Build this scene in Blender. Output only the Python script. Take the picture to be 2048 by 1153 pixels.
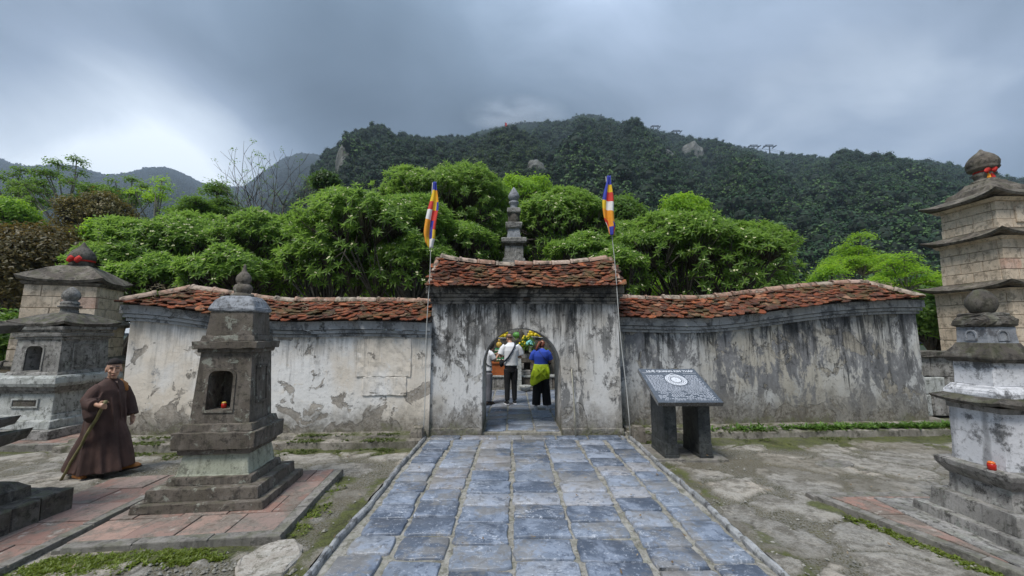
import bpy, bmesh, math, random
import numpy as np
from mathutils import Vector, Matrix, Euler

# ------------------------------------------------------------------ camera, sky, sun, exposure
for o in list(bpy.data.objects):
    bpy.data.objects.remove(o)
SC = bpy.context.scene
COL = SC.collection
PI = math.pi
PITCH = math.atan(89.5 / 770.0)
CAMH = 1.85
cam_d = bpy.data.cameras.new('camera')
cam = bpy.data.objects.new('camera', cam_d)
COL.objects.link(cam)
cam_d.sensor_width = 36.0
cam_d.lens = 770.0 / 2048.0 * 36.0
cam_d.clip_start = 0.05
cam_d.clip_end = 20000
cam.location = (0, 0, CAMH)
cam.rotation_euler = (PI / 2 + PITCH, 0, 0)
SC.camera = cam
SC.view_settings.view_transform = 'Standard'
SC.view_settings.look = 'None'
SC.view_settings.gamma = 1.0
SC.view_settings.use_curve_mapping = False
SC.view_settings.exposure = 1.15
SC.cycles.max_bounces = 8
SC.cycles.diffuse_bounces = 4
SC.cycles.glossy_bounces = 3
SC.cycles.transmission_bounces = 4
SC.cycles.transparent_max_bounces = 8
SC.cycles.volume_bounces = 1
SC.cycles.use_denoising = True

SUN_EL, SUN_AZ = math.radians(60), math.radians(-143)   # azimuth measured from +Y towards +X
sun_d = bpy.data.lights.new('sun', 'SUN')
sun = bpy.data.objects.new('sun', sun_d)
COL.objects.link(sun)
sun_d.energy = 1.5
sun_d.angle = math.radians(16)
sun_d.color = (1.0, 0.965, 0.91)
sd = Vector((math.sin(SUN_AZ) * math.cos(SUN_EL), math.cos(SUN_AZ) * math.cos(SUN_EL), math.sin(SUN_EL)))
sun.rotation_euler = sd.to_track_quat('Z', 'Y').to_euler()


class NT:
    """small wrapper for building node trees"""
    def __init__(s, tree):
        s.t = tree
        s.t.nodes.clear()

    def n(s, typ, ins=None, **kw):
        nd = s.t.nodes.new(typ)
        for k, v in kw.items():
            setattr(nd, k, v)
        if ins:
            for k, v in ins.items():
                s.put(nd.inputs[k], v)
        return nd

    def put(s, sock, v):
        if isinstance(v, bpy.types.NodeSocket):
            s.t.links.new(v, sock)
        elif v is not None:
            if hasattr(sock.default_value, '__len__') and not hasattr(v, '__len__'):
                v = [v] * len(sock.default_value)
            if hasattr(v, '__len__') and len(v) == 3 and len(sock.default_value) == 4:
                v = (*v, 1)
            sock.default_value = v

    def math(s, op, a, b=None, c=None):
        nd = s.t.nodes.new('ShaderNodeMath')
        nd.operation = op
        s.put(nd.inputs[0], a)
        if b is not None: s.put(nd.inputs[1], b)
        if c is not None: s.put(nd.inputs[2], c)
        return nd.outputs[0]

    def mul(s, a, b): return s.math('MULTIPLY', a, b)
    def add(s, a, b): return s.math('ADD', a, b)
    def sub(s, a, b): return s.math('SUBTRACT', a, b)

    def vm(s, op, a, b=None):
        nd = s.t.nodes.new('ShaderNodeVectorMath')
        nd.operation = op
        s.put(nd.inputs[0], a)
        if b is not None: s.put(nd.inputs[1], b)
        return nd.outputs[0]

    def noise(s, vec, scale, detail=5, rough=.6, dist=0.0):
        return s.n('ShaderNodeTexNoise', {'Vector': vec, 'Scale': scale, 'Detail': detail, 'Roughness': rough, 'Distortion': dist}).outputs['Fac']

    def vor(s, vec, scale, feature='F1', out='Distance', rnd=1.0):
        return s.n('ShaderNodeTexVoronoi', {'Vector': vec, 'Scale': scale, 'Randomness': rnd}, feature=feature).outputs[out]

    def mr(s, v, a, b, c=0.0, d=1.0, smooth=True):
        nd = s.n('ShaderNodeMapRange', interpolation_type='SMOOTHSTEP' if smooth else 'LINEAR')
        for i, x in enumerate((v, a, b, c, d)):
            s.put(nd.inputs[i], x)
        return nd.outputs[0]

    def mix(s, f, a, b, blend='MIX'):
        nd = s.t.nodes.new('ShaderNodeMix')
        nd.data_type = 'RGBA'
        nd.blend_type = blend
        s.put(nd.inputs[0], f)
        s.put(nd.inputs[6], a)
        s.put(nd.inputs[7], b)
        return nd.outputs[2]

    def ramp(s, f, stops):
        nd = s.t.nodes.new('ShaderNodeValToRGB')
        s.put(nd.inputs[0], f)
        e = nd.color_ramp.elements
        while len(e) < len(stops): e.new(.5)
        for x, (p, c) in zip(e, stops):
            x.position = p
            x.color = (*c, 1)
        return nd.outputs[0]

    def sep(s, v): return s.n('ShaderNodeSeparateXYZ', {0: v}).outputs
    def pos(s): return s.n('ShaderNodeNewGeometry').outputs['Position']
    def ocoord(s): return s.n('ShaderNodeTexCoord').outputs['Object']
    def rnd(s): return s.n('ShaderNodeObjectInfo').outputs['Random']
    def attr(s, name, out='Fac'): return s.n('ShaderNodeAttribute', attribute_name=name).outputs[out]

    def bump(s, h, strength=.5, dist=.02):
        return s.n('ShaderNodeBump', {'Height': h, 'Strength': strength, 'Distance': dist}).outputs[0]

    def out(s, col, rough=.8, normal=None, spec=None, metal=0.0, **extra):
        p = s.n('ShaderNodeBsdfPrincipled')
        s.put(p.inputs['Base Color'], col)
        s.put(p.inputs['Roughness'], rough)
        if normal is not None: s.put(p.inputs['Normal'], normal)
        if spec is not None: s.put(p.inputs['Specular IOR Level'], spec)
        s.put(p.inputs['Metallic'], metal)
        for k, v in extra.items():
            s.put(p.inputs[k.replace('_', ' ')], v)
        o = s.n('ShaderNodeOutputMaterial', {'Surface': p.outputs[0]})
        return p


# world: overcast cloud layer in front of a Nishita sky
W = bpy.data.worlds.new('World')
SC.world = W
W.use_nodes = True
w = NT(W.node_tree)
skyt = w.n('ShaderNodeTexSky')
skyt.sky_type = 'NISHITA'
skyt.sun_disc = False
skyt.sun_elevation = SUN_EL
skyt.sun_rotation = SUN_AZ
d = w.n('ShaderNodeTexCoord').outputs['Generated']
dx, dy, dz = w.sep(d)
zc = w.math('MAXIMUM', dz, 0.0)
den = w.add(zc, 0.45)
pl = w.n('ShaderNodeCombineXYZ', {0: w.math('DIVIDE', dx, den), 1: w.math('DIVIDE', dy, den), 2: 3.7}).outputs[0]
big = w.noise(pl, .95, 3, .5, .5)
fine = w.noise(pl, 2.6, 6, .6, .8)
cl = w.add(w.mul(big, .74), w.mul(fine, .26))
cl = w.add(w.mul(w.sub(cl, .5), 1.35), .42)


def toward(v, a, b):
    vv = Vector(v).normalized()
    return w.mr(w.n('ShaderNodeVectorMath', {0: d, 1: tuple(vv)}, operation='DOT_PRODUCT').outputs['Value'], a, b)


# thinner, brighter cloud low on the left where the far hills open, a heavy dark bank over the middle
cl = w.add(cl, w.mul(toward((-.62, .78, .08), .88, 1.0), .62))
cl = w.add(cl, w.mul(toward((-.78, .55, .32), .86, 1.0), .16))
cl = w.add(cl, w.mul(toward((.60, .70, .36), .93, 1.0), .13))
cl = w.add(cl, w.mul(toward((.25, .72, .62), .85, 1.0), .12))
cl = w.sub(cl, w.mul(toward((-.20, .90, .38), .84, 1.0), .20))
cloudc = w.ramp(cl, [(.20, (.045, .064, .090)), (.42, (.080, .108, .150)), (.64, (.165, .204, .275)), (.90, (.40, .45, .53)), (1.0, (.56, .61, .69))])
# overcast skies brighten towards the zenith
zen = w.mr(dz, .50, 1.0, 1.0, 2.7, smooth=False)
cloudc = w.mix(1.0, cloudc, w.n('ShaderNodeCombineXYZ', {0: zen, 1: zen, 2: w.mul(zen, .96)}).outputs[0], 'MULTIPLY')
# ten times brighter before the 0.1 strength of the background node
cloudc = w.mix(1.0, cloudc, (10.0, 10.0, 10.0, 1), 'MULTIPLY')
mixs = w.mix(.94, skyt.outputs[0], cloudc)
bg = w.n('ShaderNodeBackground', {'Color': mixs, 'Strength': 0.1})
w.n('ShaderNodeOutputWorld', {'Surface': bg.outputs[0]})


# ------------------------------------------------------------------ helpers
class MB:
    """collects vertices and faces of one mesh"""
    def __init__(s):
        s.v, s.f, s.m, s.cur = [], [], [], 0

    def quad(s, *idx):
        s.f.append(tuple(idx)); s.m.append(s.cur)

    def addv(s, *p):
        b = len(s.v)
        s.v.extend([tuple(q) for q in p])
        return b

    def poly(s, pts):
        b = s.addv(*pts)
        s.quad(*range(b, b + len(pts)))

    def rings(s, rings, closed=True, cap0=True, cap1=True):
        n = len(rings[0])
        bs = [s.addv(*r) for r in rings]
        for a, b in zip(bs, bs[1:]):
            for i in range(n if closed else n - 1):
                j = (i + 1) % n
                s.quad(a + i, a + j, b + j, b + i)
        if closed and cap0: s.quad(*[bs[0] + i for i in reversed(range(n))])
        if closed and cap1: s.quad(*[bs[-1] + i for i in range(n)])

    def box(s, x0, x1, y0, y1, z0, z1):
        s.rings([[(x0, y0, z), (x1, y0, z), (x1, y1, z), (x0, y1, z)] for z in (z0, z1)])

    def tier(s, levels, cx=0, cy=0, yx=1.0):
        """square stack: levels = [(z, half), ...]"""
        s.rings([[(cx - h, cy - h * yx, z), (cx + h, cy - h * yx, z), (cx + h, cy + h * yx, z), (cx - h, cy + h * yx, z)] for z, h in levels])

    def lathe(s, prof, n=16, c=(0, 0, 0)):
        s.rings([[(c[0] + r * math.cos(2 * PI * i / n), c[1] + r * math.sin(2 * PI * i / n), c[2] + z) for i in range(n)] for z, r in prof])

    def tube(s, pts, rad, n=8, flat=None):
        pts = [Vector(p) for p in pts]
        if not hasattr(rad, '__len__'): rad = [rad] * len(pts)
        rr = []
        u = None
        for i, p in enumerate(pts):
            t = (pts[min(i + 1, len(pts) - 1)] - pts[max(i - 1, 0)])
            t = t.normalized() if t.length > 1e-9 else Vector((0, 0, 1))
            if u is None:
                u = t.orthogonal().normalized()
            u = (u - t * u.dot(t))
            u = u.normalized() if u.length > 1e-6 else t.orthogonal().normalized()
            vv = t.cross(u)
            rr.append([tuple(p + (u * math.cos(2 * PI * k / n) + vv * math.sin(2 * PI * k / n)) * rad[i]) for k in range(n)])
        s.rings(rr)

    def ball(s, c, r, n=10, m=6):
        if not hasattr(r, '__len__'): r = (r, r, r)
        R = []
        for j in range(m + 1):
            a = -PI / 2 + PI * j / m
            cr = max(math.cos(a), .02)
            R.append([(c[0] + r[0] * cr * math.cos(2 * PI * i / n), c[1] + r[1] * cr * math.sin(2 * PI * i / n), c[2] + r[2] * math.sin(a)) for i in range(n)])
        s.rings(R)

    def mesh(s, name):
        me = bpy.data.meshes.new(name)
        me.from_pydata(s.v, [], s.f)
        if any(s.m): me.polygons.foreach_set('material_index', s.m)
        me.update()
        return me


def props(o, label=None, cat=None, group=None, kind=None):
    for k, v in (('label', label), ('category', cat), ('group', group), ('kind', kind)):
        if v: o[k] = v
    return o


def link(name, me, mats=None, parent=None, smooth=False, loc=(0, 0, 0), rot=(0, 0, 0)):
    o = bpy.data.objects.new(name, me)
    COL.objects.link(o)
    if mats is not None and len(me.materials) == 0:
        for m in (mats if isinstance(mats, (list, tuple)) else [mats]):
            me.materials.append(m)
    if smooth: me.polygons.foreach_set('use_smooth', [True] * len(me.polygons))
    o.location = loc
    o.rotation_euler = rot
    if parent: o.parent = parent
    return o


def obj(name, mb, mats, parent=None, smooth=False, bevel=0, jit=0, sub=0, loc=(0, 0, 0), rot=(0, 0, 0), seed=1):
    me = mb.mesh(name)
    if bevel or jit or sub:
        bm = bmesh.new()
        bm.from_mesh(me)
        bmesh.ops.recalc_face_normals(bm, faces=bm.faces)
        if bevel:
            es = [e for e in bm.edges if len(e.link_faces) == 2 and e.calc_face_angle(0) > .5]
            bmesh.ops.bevel(bm, geom=es, offset=bevel, segments=2, profile=.6, affect='EDGES', clamp_overlap=True)
        if sub:
            es = [e for e in bm.edges if e.calc_length() > sub]
            for _ in range(4):
                es = [e for e in bm.edges if e.calc_length() > sub]
                if not es: break
                bmesh.ops.subdivide_edges(bm, edges=es, cuts=1, use_grid_fill=True)
        if jit:
            r = random.Random(seed)
            for v in bm.verts:
                v.co += Vector((r.uniform(-1, 1), r.uniform(-1, 1), r.uniform(-1, 1))) * jit
        bm.to_mesh(me)
        bm.free()
    return link(name, me, mats, parent, smooth, loc, rot)


def thing(name, label, cat, loc=(0, 0, 0), rz=0, group=None):
    o = bpy.data.objects.new(name, None)
    COL.objects.link(o)
    o.location = loc
    o.rotation_euler = (0, 0, rz)
    o.empty_display_size = .2
    return props(o, label, cat, group)


def copy_tree(o, parent=None):
    c = o.copy()
    COL.objects.link(c)
    if parent: c.parent = parent
    for ch in [x for x in bpy.data.objects if x.parent == o]:
        copy_tree(ch, c)
    return c


def baked(o, mods):
    """apply modifiers given as (type, {settings}) to an object's mesh"""
    for t, kw in mods:
        md = o.modifiers.new(t.lower(), t)
        for k, v in kw.items(): setattr(md, k, v)
    bpy.context.view_layer.update()
    dg = bpy.context.evaluated_depsgraph_get()
    me = bpy.data.meshes.new_from_object(o.evaluated_get(dg))
    old = o.data
    o.modifiers.clear()
    o.data = me
    me.name = o.name
    bpy.data.meshes.remove(old)
    return o


def ray_point(px, py, Y):
    """point of the world plane y = Y seen along a direction of the survey photograph (2048 px wide)"""
    u, v = (px - 1024) / 770.0, (576.5 - py) / 770.0
    c, s = math.cos(PITCH), math.sin(PITCH)
    k = Y / (c - v * s)
    return Vector((u * k, Y, CAMH + (s + v * c) * k))


# vectorised noise
def _h(ix, iy, seed):
    n = (ix.astype(np.int64) * 374761393 + iy.astype(np.int64) * 668265263 + seed * 974711) & 0x7fffffff
    n = ((n ^ (n >> 13)) * 1274126177) & 0x7fffffff
    return ((n ^ (n >> 16)) & 0xffff) / 65535.0


def vnoise(x, y, seed=0):
    ix, iy = np.floor(x), np.floor(y)
    fx, fy = x - ix, y - iy
    fx = fx * fx * (3 - 2 * fx)
    fy = fy * fy * (3 - 2 * fy)
    a, b = _h(ix, iy, seed), _h(ix + 1, iy, seed)
    c, d_ = _h(ix, iy + 1, seed), _h(ix + 1, iy + 1, seed)
    return (a * (1 - fx) + b * fx) * (1 - fy) + (c * (1 - fx) + d_ * fx) * fy


def fbm(x, y, seed=0, oct=4):
    x, y = np.asarray(x, float), np.asarray(y, float)
    t, a, f = 0, .5, 1.0
    for i in range(oct):
        t = t + a * vnoise(x * f + i * 17.3, y * f - i * 9.1, seed + i)
        a *= .5
        f *= 2.03
    return t / (1 - .5 ** oct)


def vcells(x, y, seed=0):
    """distance to the nearest cell edge and a random value per cell"""
    ix, iy = np.floor(x), np.floor(y)
    d1 = np.full(x.shape, 9.0); d2 = np.full(x.shape, 9.0); idv = np.zeros(x.shape)
    for ox in (-1, 0, 1):
        for oy in (-1, 0, 1):
            cx, cy = ix + ox, iy + oy
            px = cx + _h(cx, cy, seed)
            py = cy + _h(cx, cy, seed + 5)
            dd = np.hypot(px - x, py - y)
            m = dd < d1
            d2 = np.where(m, d1, np.minimum(d2, dd))
            idv = np.where(m, _h(cx, cy, seed + 9), idv)
            d1 = np.where(m, dd, d1)
    return d2 - d1, idv


# ------------------------------------------------------------------ materials
def new_mat(name):
    m = bpy.data.materials.new(name)
    m.use_nodes = True
    return m, NT(m.node_tree)


def simple(name, col, rough=.7, vary=.15, nscale=8, spec=None, metal=0.0, bump=.1):
    m, t = new_mat(name)
    p = t.ocoord()
    f = t.noise(p, nscale, 4)
    c = t.mix(t.mr(f, .3, .7), tuple(x * (1 - vary) for x in col), tuple(min(1, x * (1 + vary)) for x in col))
    t.out(c, rough, t.bump(f, bump, .01) if bump else None, spec, metal)
    return m


def plaster(name, white, cream, grey, dark, streak, mold, peel, peelz, z0, z1, seed, damp=.55, moss=(.10, .11, .035), patch=.5, vs=1.0):
    """old lime plaster: patchy coats, rain streaks, mould, a damp mossy foot"""
    m, t = new_mat(name)
    P = t.vm('ADD', t.pos(), (seed * 3.1, seed * 1.7, 0))
    z = t.sep(t.pos())[2]
    zz = t.mr(z, z0, z1, smooth=False)
    big = t.noise(P, .6, 4, .55, .3)
    PV = t.vm('MULTIPLY', P, (1.0, 1.0, vs))
    mid = t.noise(PV, 2.1, 12, .74, .5)
    med = t.noise(PV, 4.6, 12, .76, .4)
    fin = t.noise(P, 19, 8, .8)
    c = t.mix(t.mr(big, .40, .60), white, cream)
    # grey weathered skin with ragged light patches left in it
    lo = patch
    g1 = t.mr(t.add(mid, t.mul(t.sub(med, .5), .45)), lo - .032, lo + .032)
    c = t.mix(g1, c, t.mix(t.mr(med, .4, .6), grey, tuple(x * .70 for x in grey)))
    wp = t.mr(t.noise(PV, 3.3, 10, .70, .8), .57, .62)
    c = t.mix(t.mul(wp, .75), c, t.mix(t.mr(fin, .4, .6), white, cream))
    # fallen coats, mostly on the lower half
    zlow = t.mr(z, peelz + .35, peelz - .35, smooth=True)
    pn = t.add(t.add(t.noise(P, 2.0, 10, .62, .9), t.mul(t.sub(fin, .5), .10)), t.mul(zlow, .12))
    pm = t.mr(pn, .60, .615)
    pc = t.mix(t.mr(med, .42, .58), peel, tuple(x * .55 for x in peel))
    c = t.mix(t.mul(pm, .85), c, t.mix(t.mul(t.mr(fin, .5, .7), .5), pc, white))
    edge = t.mul(t.mul(t.mr(pn, .58, .60), t.mr(pn, .62, .605)), t.mr(med, .40, .55))
    c = t.mix(t.mul(edge, .75), c, dark)
    # rain streaks from the cornice
    sv = t.vm('MULTIPLY', P, (3.6, 3.6, .30))
    st = t.noise(sv, 1.5, 9, .68, .2)
    sf = t.mul(t.mr(st, .47, .62), t.mr(t.add(zz, t.mul(t.sub(mid, .5), 1.1)), .25, .95))
    c = t.mix(t.mul(sf, streak), c, tuple(x * 1.6 for x in dark))
    sv2 = t.noise(t.vm('MULTIPLY', P, (11, 11, .7)), 1.2, 7, .65)
    c = t.mix(t.mul(t.mul(t.mr(sv2, .53, .66), t.mr(zz, .1, .9)), streak * .6), c, dark)
    # drips of uneven length that start under the cornice
    px_ = t.vm('MULTIPLY', P, (1.0, 1.0, .04))
    dl = t.noise(px_, 3.4, 6, .8)
    dn = t.noise(t.vm('MULTIPLY', P, (1.0, 1.0, .10)), 8.5, 8, .75)
    dr = t.mul(t.mr(t.sub(t.add(zz, t.mul(t.sub(fin, .5), .12)), t.sub(1.0, t.mul(t.mr(dl, .42, .75), .9))), .0, .12), t.mr(dn, .48, .56))
    c = t.mix(t.mul(dr, streak * .85), c, dark)
    # black mould
    mo = t.mul(t.mr(t.noise(P, 8.5, 10, .75), .52, .60), t.mr(t.noise(P, 1.5, 5, .6), .46, .60))
    c = t.mix(t.mul(mo, mold), c, dark)
    c = t.mix(t.mul(t.mr(fin, .56, .66), .75 * mold), c, dark)
    c = t.mix(t.mul(t.mr(fin, .42, .34), .45), c, white)
    # damp rising from the foot
    zb = t.add(t.sub(z, z0), t.mul(t.sub(t.noise(P, 3.0, 9, .68), .5), 1.2))
    dm = t.mr(zb, damp, damp * .2)
    wet = t.mix(t.mr(t.add(fin, t.sub(med, .5)), .40, .60), (.085, .073, .055), (.27, .25, .215))
    c = t.mix(t.mul(dm, .82), c, wet)
    c = t.mix(t.mul(t.mul(t.mr(zb, .20, .02), t.mr(fin, .40, .60)), .75), c, moss)
    top = t.mul(t.mr(t.add(zz, t.mul(t.sub(med, .5), .6)), .80, 1.0), .75)
    c = t.mix(t.mul(top, mold), c, dark)
    h = t.add(t.add(t.mul(fin, .45), t.mul(med, .9)), t.mul(t.sub(1.0, pm), 1.1))
    t.out(c, .88, t.bump(h, .6, .03), .2)
    return m


def stone(name, base, light, darkc, lich, lichen=.4, mossa=.2, scale=1.0, local=True, rough=.85, bump=.5):
    m, t = new_mat(name)
    P = t.ocoord() if local else t.pos()
    P = t.vm('ADD', P, t.vm('MULTIPLY', t.n('ShaderNodeCombineXYZ', {0: t.rnd(), 1: t.rnd(), 2: t.rnd()}).outputs[0], (13, 7, 3)))
    a = t.noise(P, 1.7 * scale, 10, .70, .3)
    b = t.noise(P, 6 * scale, 10, .76)
    f = t.noise(P, 30 * scale, 7, .8)
    c = t.mix(t.mr(a, .42, .60), base, light)
    c = t.mix(t.mul(t.mr(b, .50, .61), .85), c, darkc)
    st = t.noise(t.vm('MULTIPLY', P, (6, 6, .6)), 1.2 * scale, 6, .6)
    c = t.mix(t.mul(t.mr(st, .52, .68), .55), c, darkc)
    c = t.mix(t.mul(t.mul(t.mr(t.noise(P, 3.1 * scale, 8, .7, .4), .57, .63), t.mr(f, .3, .55)), lichen), c, lich)
    nz = t.sep(t.n('ShaderNodeNewGeometry').outputs['Normal'])[2]
    mo = t.mul(t.mr(t.noise(P, 4 * scale, 6, .65), .46, .60), t.mr(nz, .1, .9, .35, 1.0))
    c = t.mix(t.mul(mo, mossa), c, (.075, .085, .03))
    c = t.mix(t.mul(t.mr(f, .52, .64), .5), c, darkc)
    c = t.mix(t.mul(t.mr(f, .42, .34), .35), c, light)
    t.out(c, rough, t.bump(t.add(t.mul(b, .8), t.mul(f, .35)), bump, .02), .3)
    return m


M = {}
M['wall_left'] = plaster('plaster_left', (.83, .82, .80), (.74, .665, .565), (.53, .52, .50), (.05, .048, .044), .34, .30, (.43, .38, .32), .42, .05, 2.0, 2, .66, patch=.645)
M['wall_right'] = plaster('plaster_right', (.55, .55, .54), (.45, .42, .36), (.25, .25, .255), (.032, .033, .034), .95, .55, (.38, .345, .28), .40, .0, 2.15, 5, 1.0, patch=.495, vs=.5)
M['gate'] = plaster('plaster_gate', (.68, .67, .65), (.50, .465, .41), (.29, .285, .275), (.026, .025, .023), .85, .72, (.50, .48, .44), .3, .0, 2.42, 8.3, .62, patch=.525, vs=.42)
M['cornice'] = plaster('plaster_cornice', (.44, .45, .46), (.34, .34, .33), (.24, .245, .25), (.035, .035, .036), .5, .5, (.40, .39, .37), -2, 1.2, 3.0, 11, .05, patch=.52)
M['cornice_dark'] = plaster('plaster_cornice_dark', (.32, .30, .27), (.20, .18, .15), (.085, .082, .076), (.014, .014, .013), .8, .9, (.30, .27, .22), -2, 1.9, 3.2, 14, .05, patch=.48)
M['footing'] = stone('footing_stone', (.20, .18, .15), (.33, .30, .26), (.07, .065, .05), (.34, .34, .31), .3, .9, 1.0, False)
M['kerb'] = stone('kerb_stone', (.26, .265, .275), (.40, .405, .41), (.08, .08, .082), (.48, .48, .47), .2, .25, 1.6)
M['mortar'] = stone('path_mortar', (.27, .255, .22), (.36, .345, .31), (.13, .12, .10), (.4, .39, .35), .2, .35, 2.5, False)
M['dark_stone'] = stone('grey_brown_stone', (.125, .105, .085), (.18, .155, .13), (.045, .039, .033), (.42, .44, .37), .6, .25, 2.0)
M['green_stone'] = stone('green_limed_stone', (.36, .375, .29), (.45, .46, .37), (.15, .15, .12), (.46, .49, .41), .4, .2, 1.5)
M['lime_stone'] = stone('lime_capped_stone', (.24, .25, .27), (.34, .355, .38), (.09, .09, .095), (.46, .48, .49), .35, .1, 2.0)
M['old_stone'] = stone('old_grey_stone', (.21, .20, .185), (.33, .315, .295), (.045, .042, .038), (.46, .48, .43), .45, .25, 2.0)
M['old_dark'] = stone('old_black_stone', (.085, .074, .062), (.145, .13, .112), (.03, .027, .024), (.32, .32, .28), .35, .45, 2.0)
M['old_pale'] = stone('old_pale_stone', (.40, .41, .39), (.50, .51, .49), (.11, .11, .10), (.52, .55, .50), .4, .35, 1.8)
M['white_stone'] = stone('whitewashed_stone', (.64, .64, .66), (.76, .76, .78), (.055, .055, .055), (.74, .74, .75), .2, .05, .8)
M['block'] = stone('tower_block', (.60, .485, .36), (.72, .60, .46), (.27, .22, .165), (.66, .60, .50), .3, .04, 1.2)
M['block_pink'] = stone('tower_block_pink', (.58, .37, .27), (.64, .46, .36), (.25, .17, .13), (.6, .55, .47), .2, .05, 1.2)
M['tower_roof'] = stone('tower_eave_stone', (.105, .088, .072), (.20, .175, .145), (.035, .031, .026), (.36, .32, .27), .35, .3, 1.4)
M['pad_edge'] = stone('pad_edge_stone', (.20, .185, .165), (.27, .25, .225), (.09, .085, .075), (.3, .3, .27), .3, .4, 2.0)
M['gatestone'] = stone('small_grey_stone', (.20, .175, .15), (.27, .24, .20), (.08, .075, .06), (.3, .3, .26), .3, .5, 3.0)
M['cliff'] = stone('cliff_rock', (.15, .15, .138), (.23, .225, .205), (.05, .058, .045), (.28, .28, .25), .3, .5, .12)


def terra_mat():
    m, t = new_mat('terracotta_paver')
    r = t.rnd()
    P = t.vm('ADD', t.pos(), (2, 5, 0))
    c = t.ramp(r, [(.0, (.22, .135, .11)), (.35, (.32, .185, .145)), (.7, (.28, .205, .175)), (1.0, (.38, .25, .20))])
    n = t.noise(P, 3.4, 10, .74, .4)
    n2 = t.noise(P, 14, 9, .78)
    c = t.mix(t.mul(t.mr(n, .44, .58), .85), c, t.mix(t.mr(n2, .4, .6), (.115, .10, .08), (.235, .21, .18)))
    c = t.mix(t.mul(t.mr(n2, .54, .64), .6), c, (.08, .065, .05))
    c = t.mix(t.mul(t.mr(t.noise(P, 6, 8, .75), .58, .64), .6), c, (.44, .40, .35))
    t.out(c, t.mr(n, .4, .6, .55, .85), t.bump(t.add(n2, n), .45, .015), .3)
    return m


def ridge_mat():
    m, t = new_mat('ridge_tile')
    r = t.rnd()
    P = t.vm('ADD', t.pos(), (1, 2, 3))
    c = t.ramp(r, [(.0, (.30, .17, .12)), (.35, (.42, .27, .20)), (.7, (.40, .33, .26)), (1.0, (.52, .36, .29))])
    n = t.noise(P, 7, 9, .7)
    c = t.mix(t.mul(t.mr(n, .45, .62), .85), c, (.07, .06, .048))
    c = t.mix(t.mul(t.mr(t.noise(P, 16, 6, .7), .56, .66), .7), c, (.55, .50, .43))
    c = t.mix(t.mul(t.mr(t.noise(P, 3, 6, .7), .55, .66), .6), c, (.07, .075, .03))
    t.out(c, .88, t.bump(n, .5, .02), .25)
    return m


def tile_mat():
    m, t = new_mat('roof_tile')
    r = t.rnd()
    P = t.vm('ADD', t.pos(), (3, 3, 3))
    c = t.ramp(r, [(.0, (.06, .032, .022)), (.25, (.16, .048, .024)), (.5, (.25, .068, .028)), (.72, (.11, .048, .03)), (.90, (.34, .105, .04)), (1.0, (.27, .16, .10))])
    n = t.noise(P, 9, 8, .7)
    c = t.mix(t.mul(t.mr(n, .44, .62), .88), c, (.038, .028, .02))
    n2 = t.noise(P, 2.2, 6, .65)
    c = t.mix(t.mul(t.mr(n2, .50, .62), .7), c, (.075, .068, .028))
    c = t.mix(t.mul(t.mr(t.noise(P, 24, 4), .62, .7), .4), c, (.5, .42, .34))
    t.out(c, .85, t.bump(n, .5, .015), .25)
    return m


def slate_mat():
    m, t = new_mat('slate_paver')
    r = t.rnd()
    r2 = t.math('FRACT', t.mul(r, 17.3))
    P = t.vm('ADD', t.ocoord(), t.n('ShaderNodeCombineXYZ', {0: t.mul(r, 31), 1: t.mul(r2, 17), 2: r}).outputs[0])
    c = t.ramp(r, [(.0, (.072, .09, .124)), (.3, (.102, .126, .170)), (.55, (.148, .178, .23)), (.78, (.22, .25, .30)), (.88, (.34, .34, .355)), (.94, (.22, .205, .20)), (1.0, (.17, .19, .22))])
    a = t.noise(P, 3.2, 8, .65, .4)
    c = t.mix(t.mul(t.mr(a, .46, .60), .55), c, (.30, .345, .43))
    b = t.noise(P, 13, 9, .72, .6)
    c = t.mix(t.mul(t.mr(b, .5, .62), .75), c, (.055, .075, .115))
    # pale veins and scratches
    v = t.noise(t.vm('MULTIPLY', P, (2.0, 4.2, 1)), 2.1, 6, .6, 1.6)
    vein = t.mul(t.mr(t.math('ABSOLUTE', t.sub(v, .5)), .014, .0), t.mr(t.noise(P, 2.7, 3), .5, .6))
    c = t.mix(t.mul(vein, .9), c, (.66, .69, .74))
    c = t.mix(t.mul(t.mr(t.noise(P, 27, 6, .8), .56, .63), .65), c, (.46, .49, .55))
    nn = t.noise(t.pos(), 1.1, 5)
    c = t.mix(t.mul(t.mr(t.add(nn, t.mul(t.sub(b, .5), .5)), .50, .60), .55), c, (.25, .23, .20))
    t.out(c, t.mr(a, .3, .7, .30, .52), t.bump(t.add(b, t.mul(a, 1.2)), .30, .012), .5)
    return m


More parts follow.
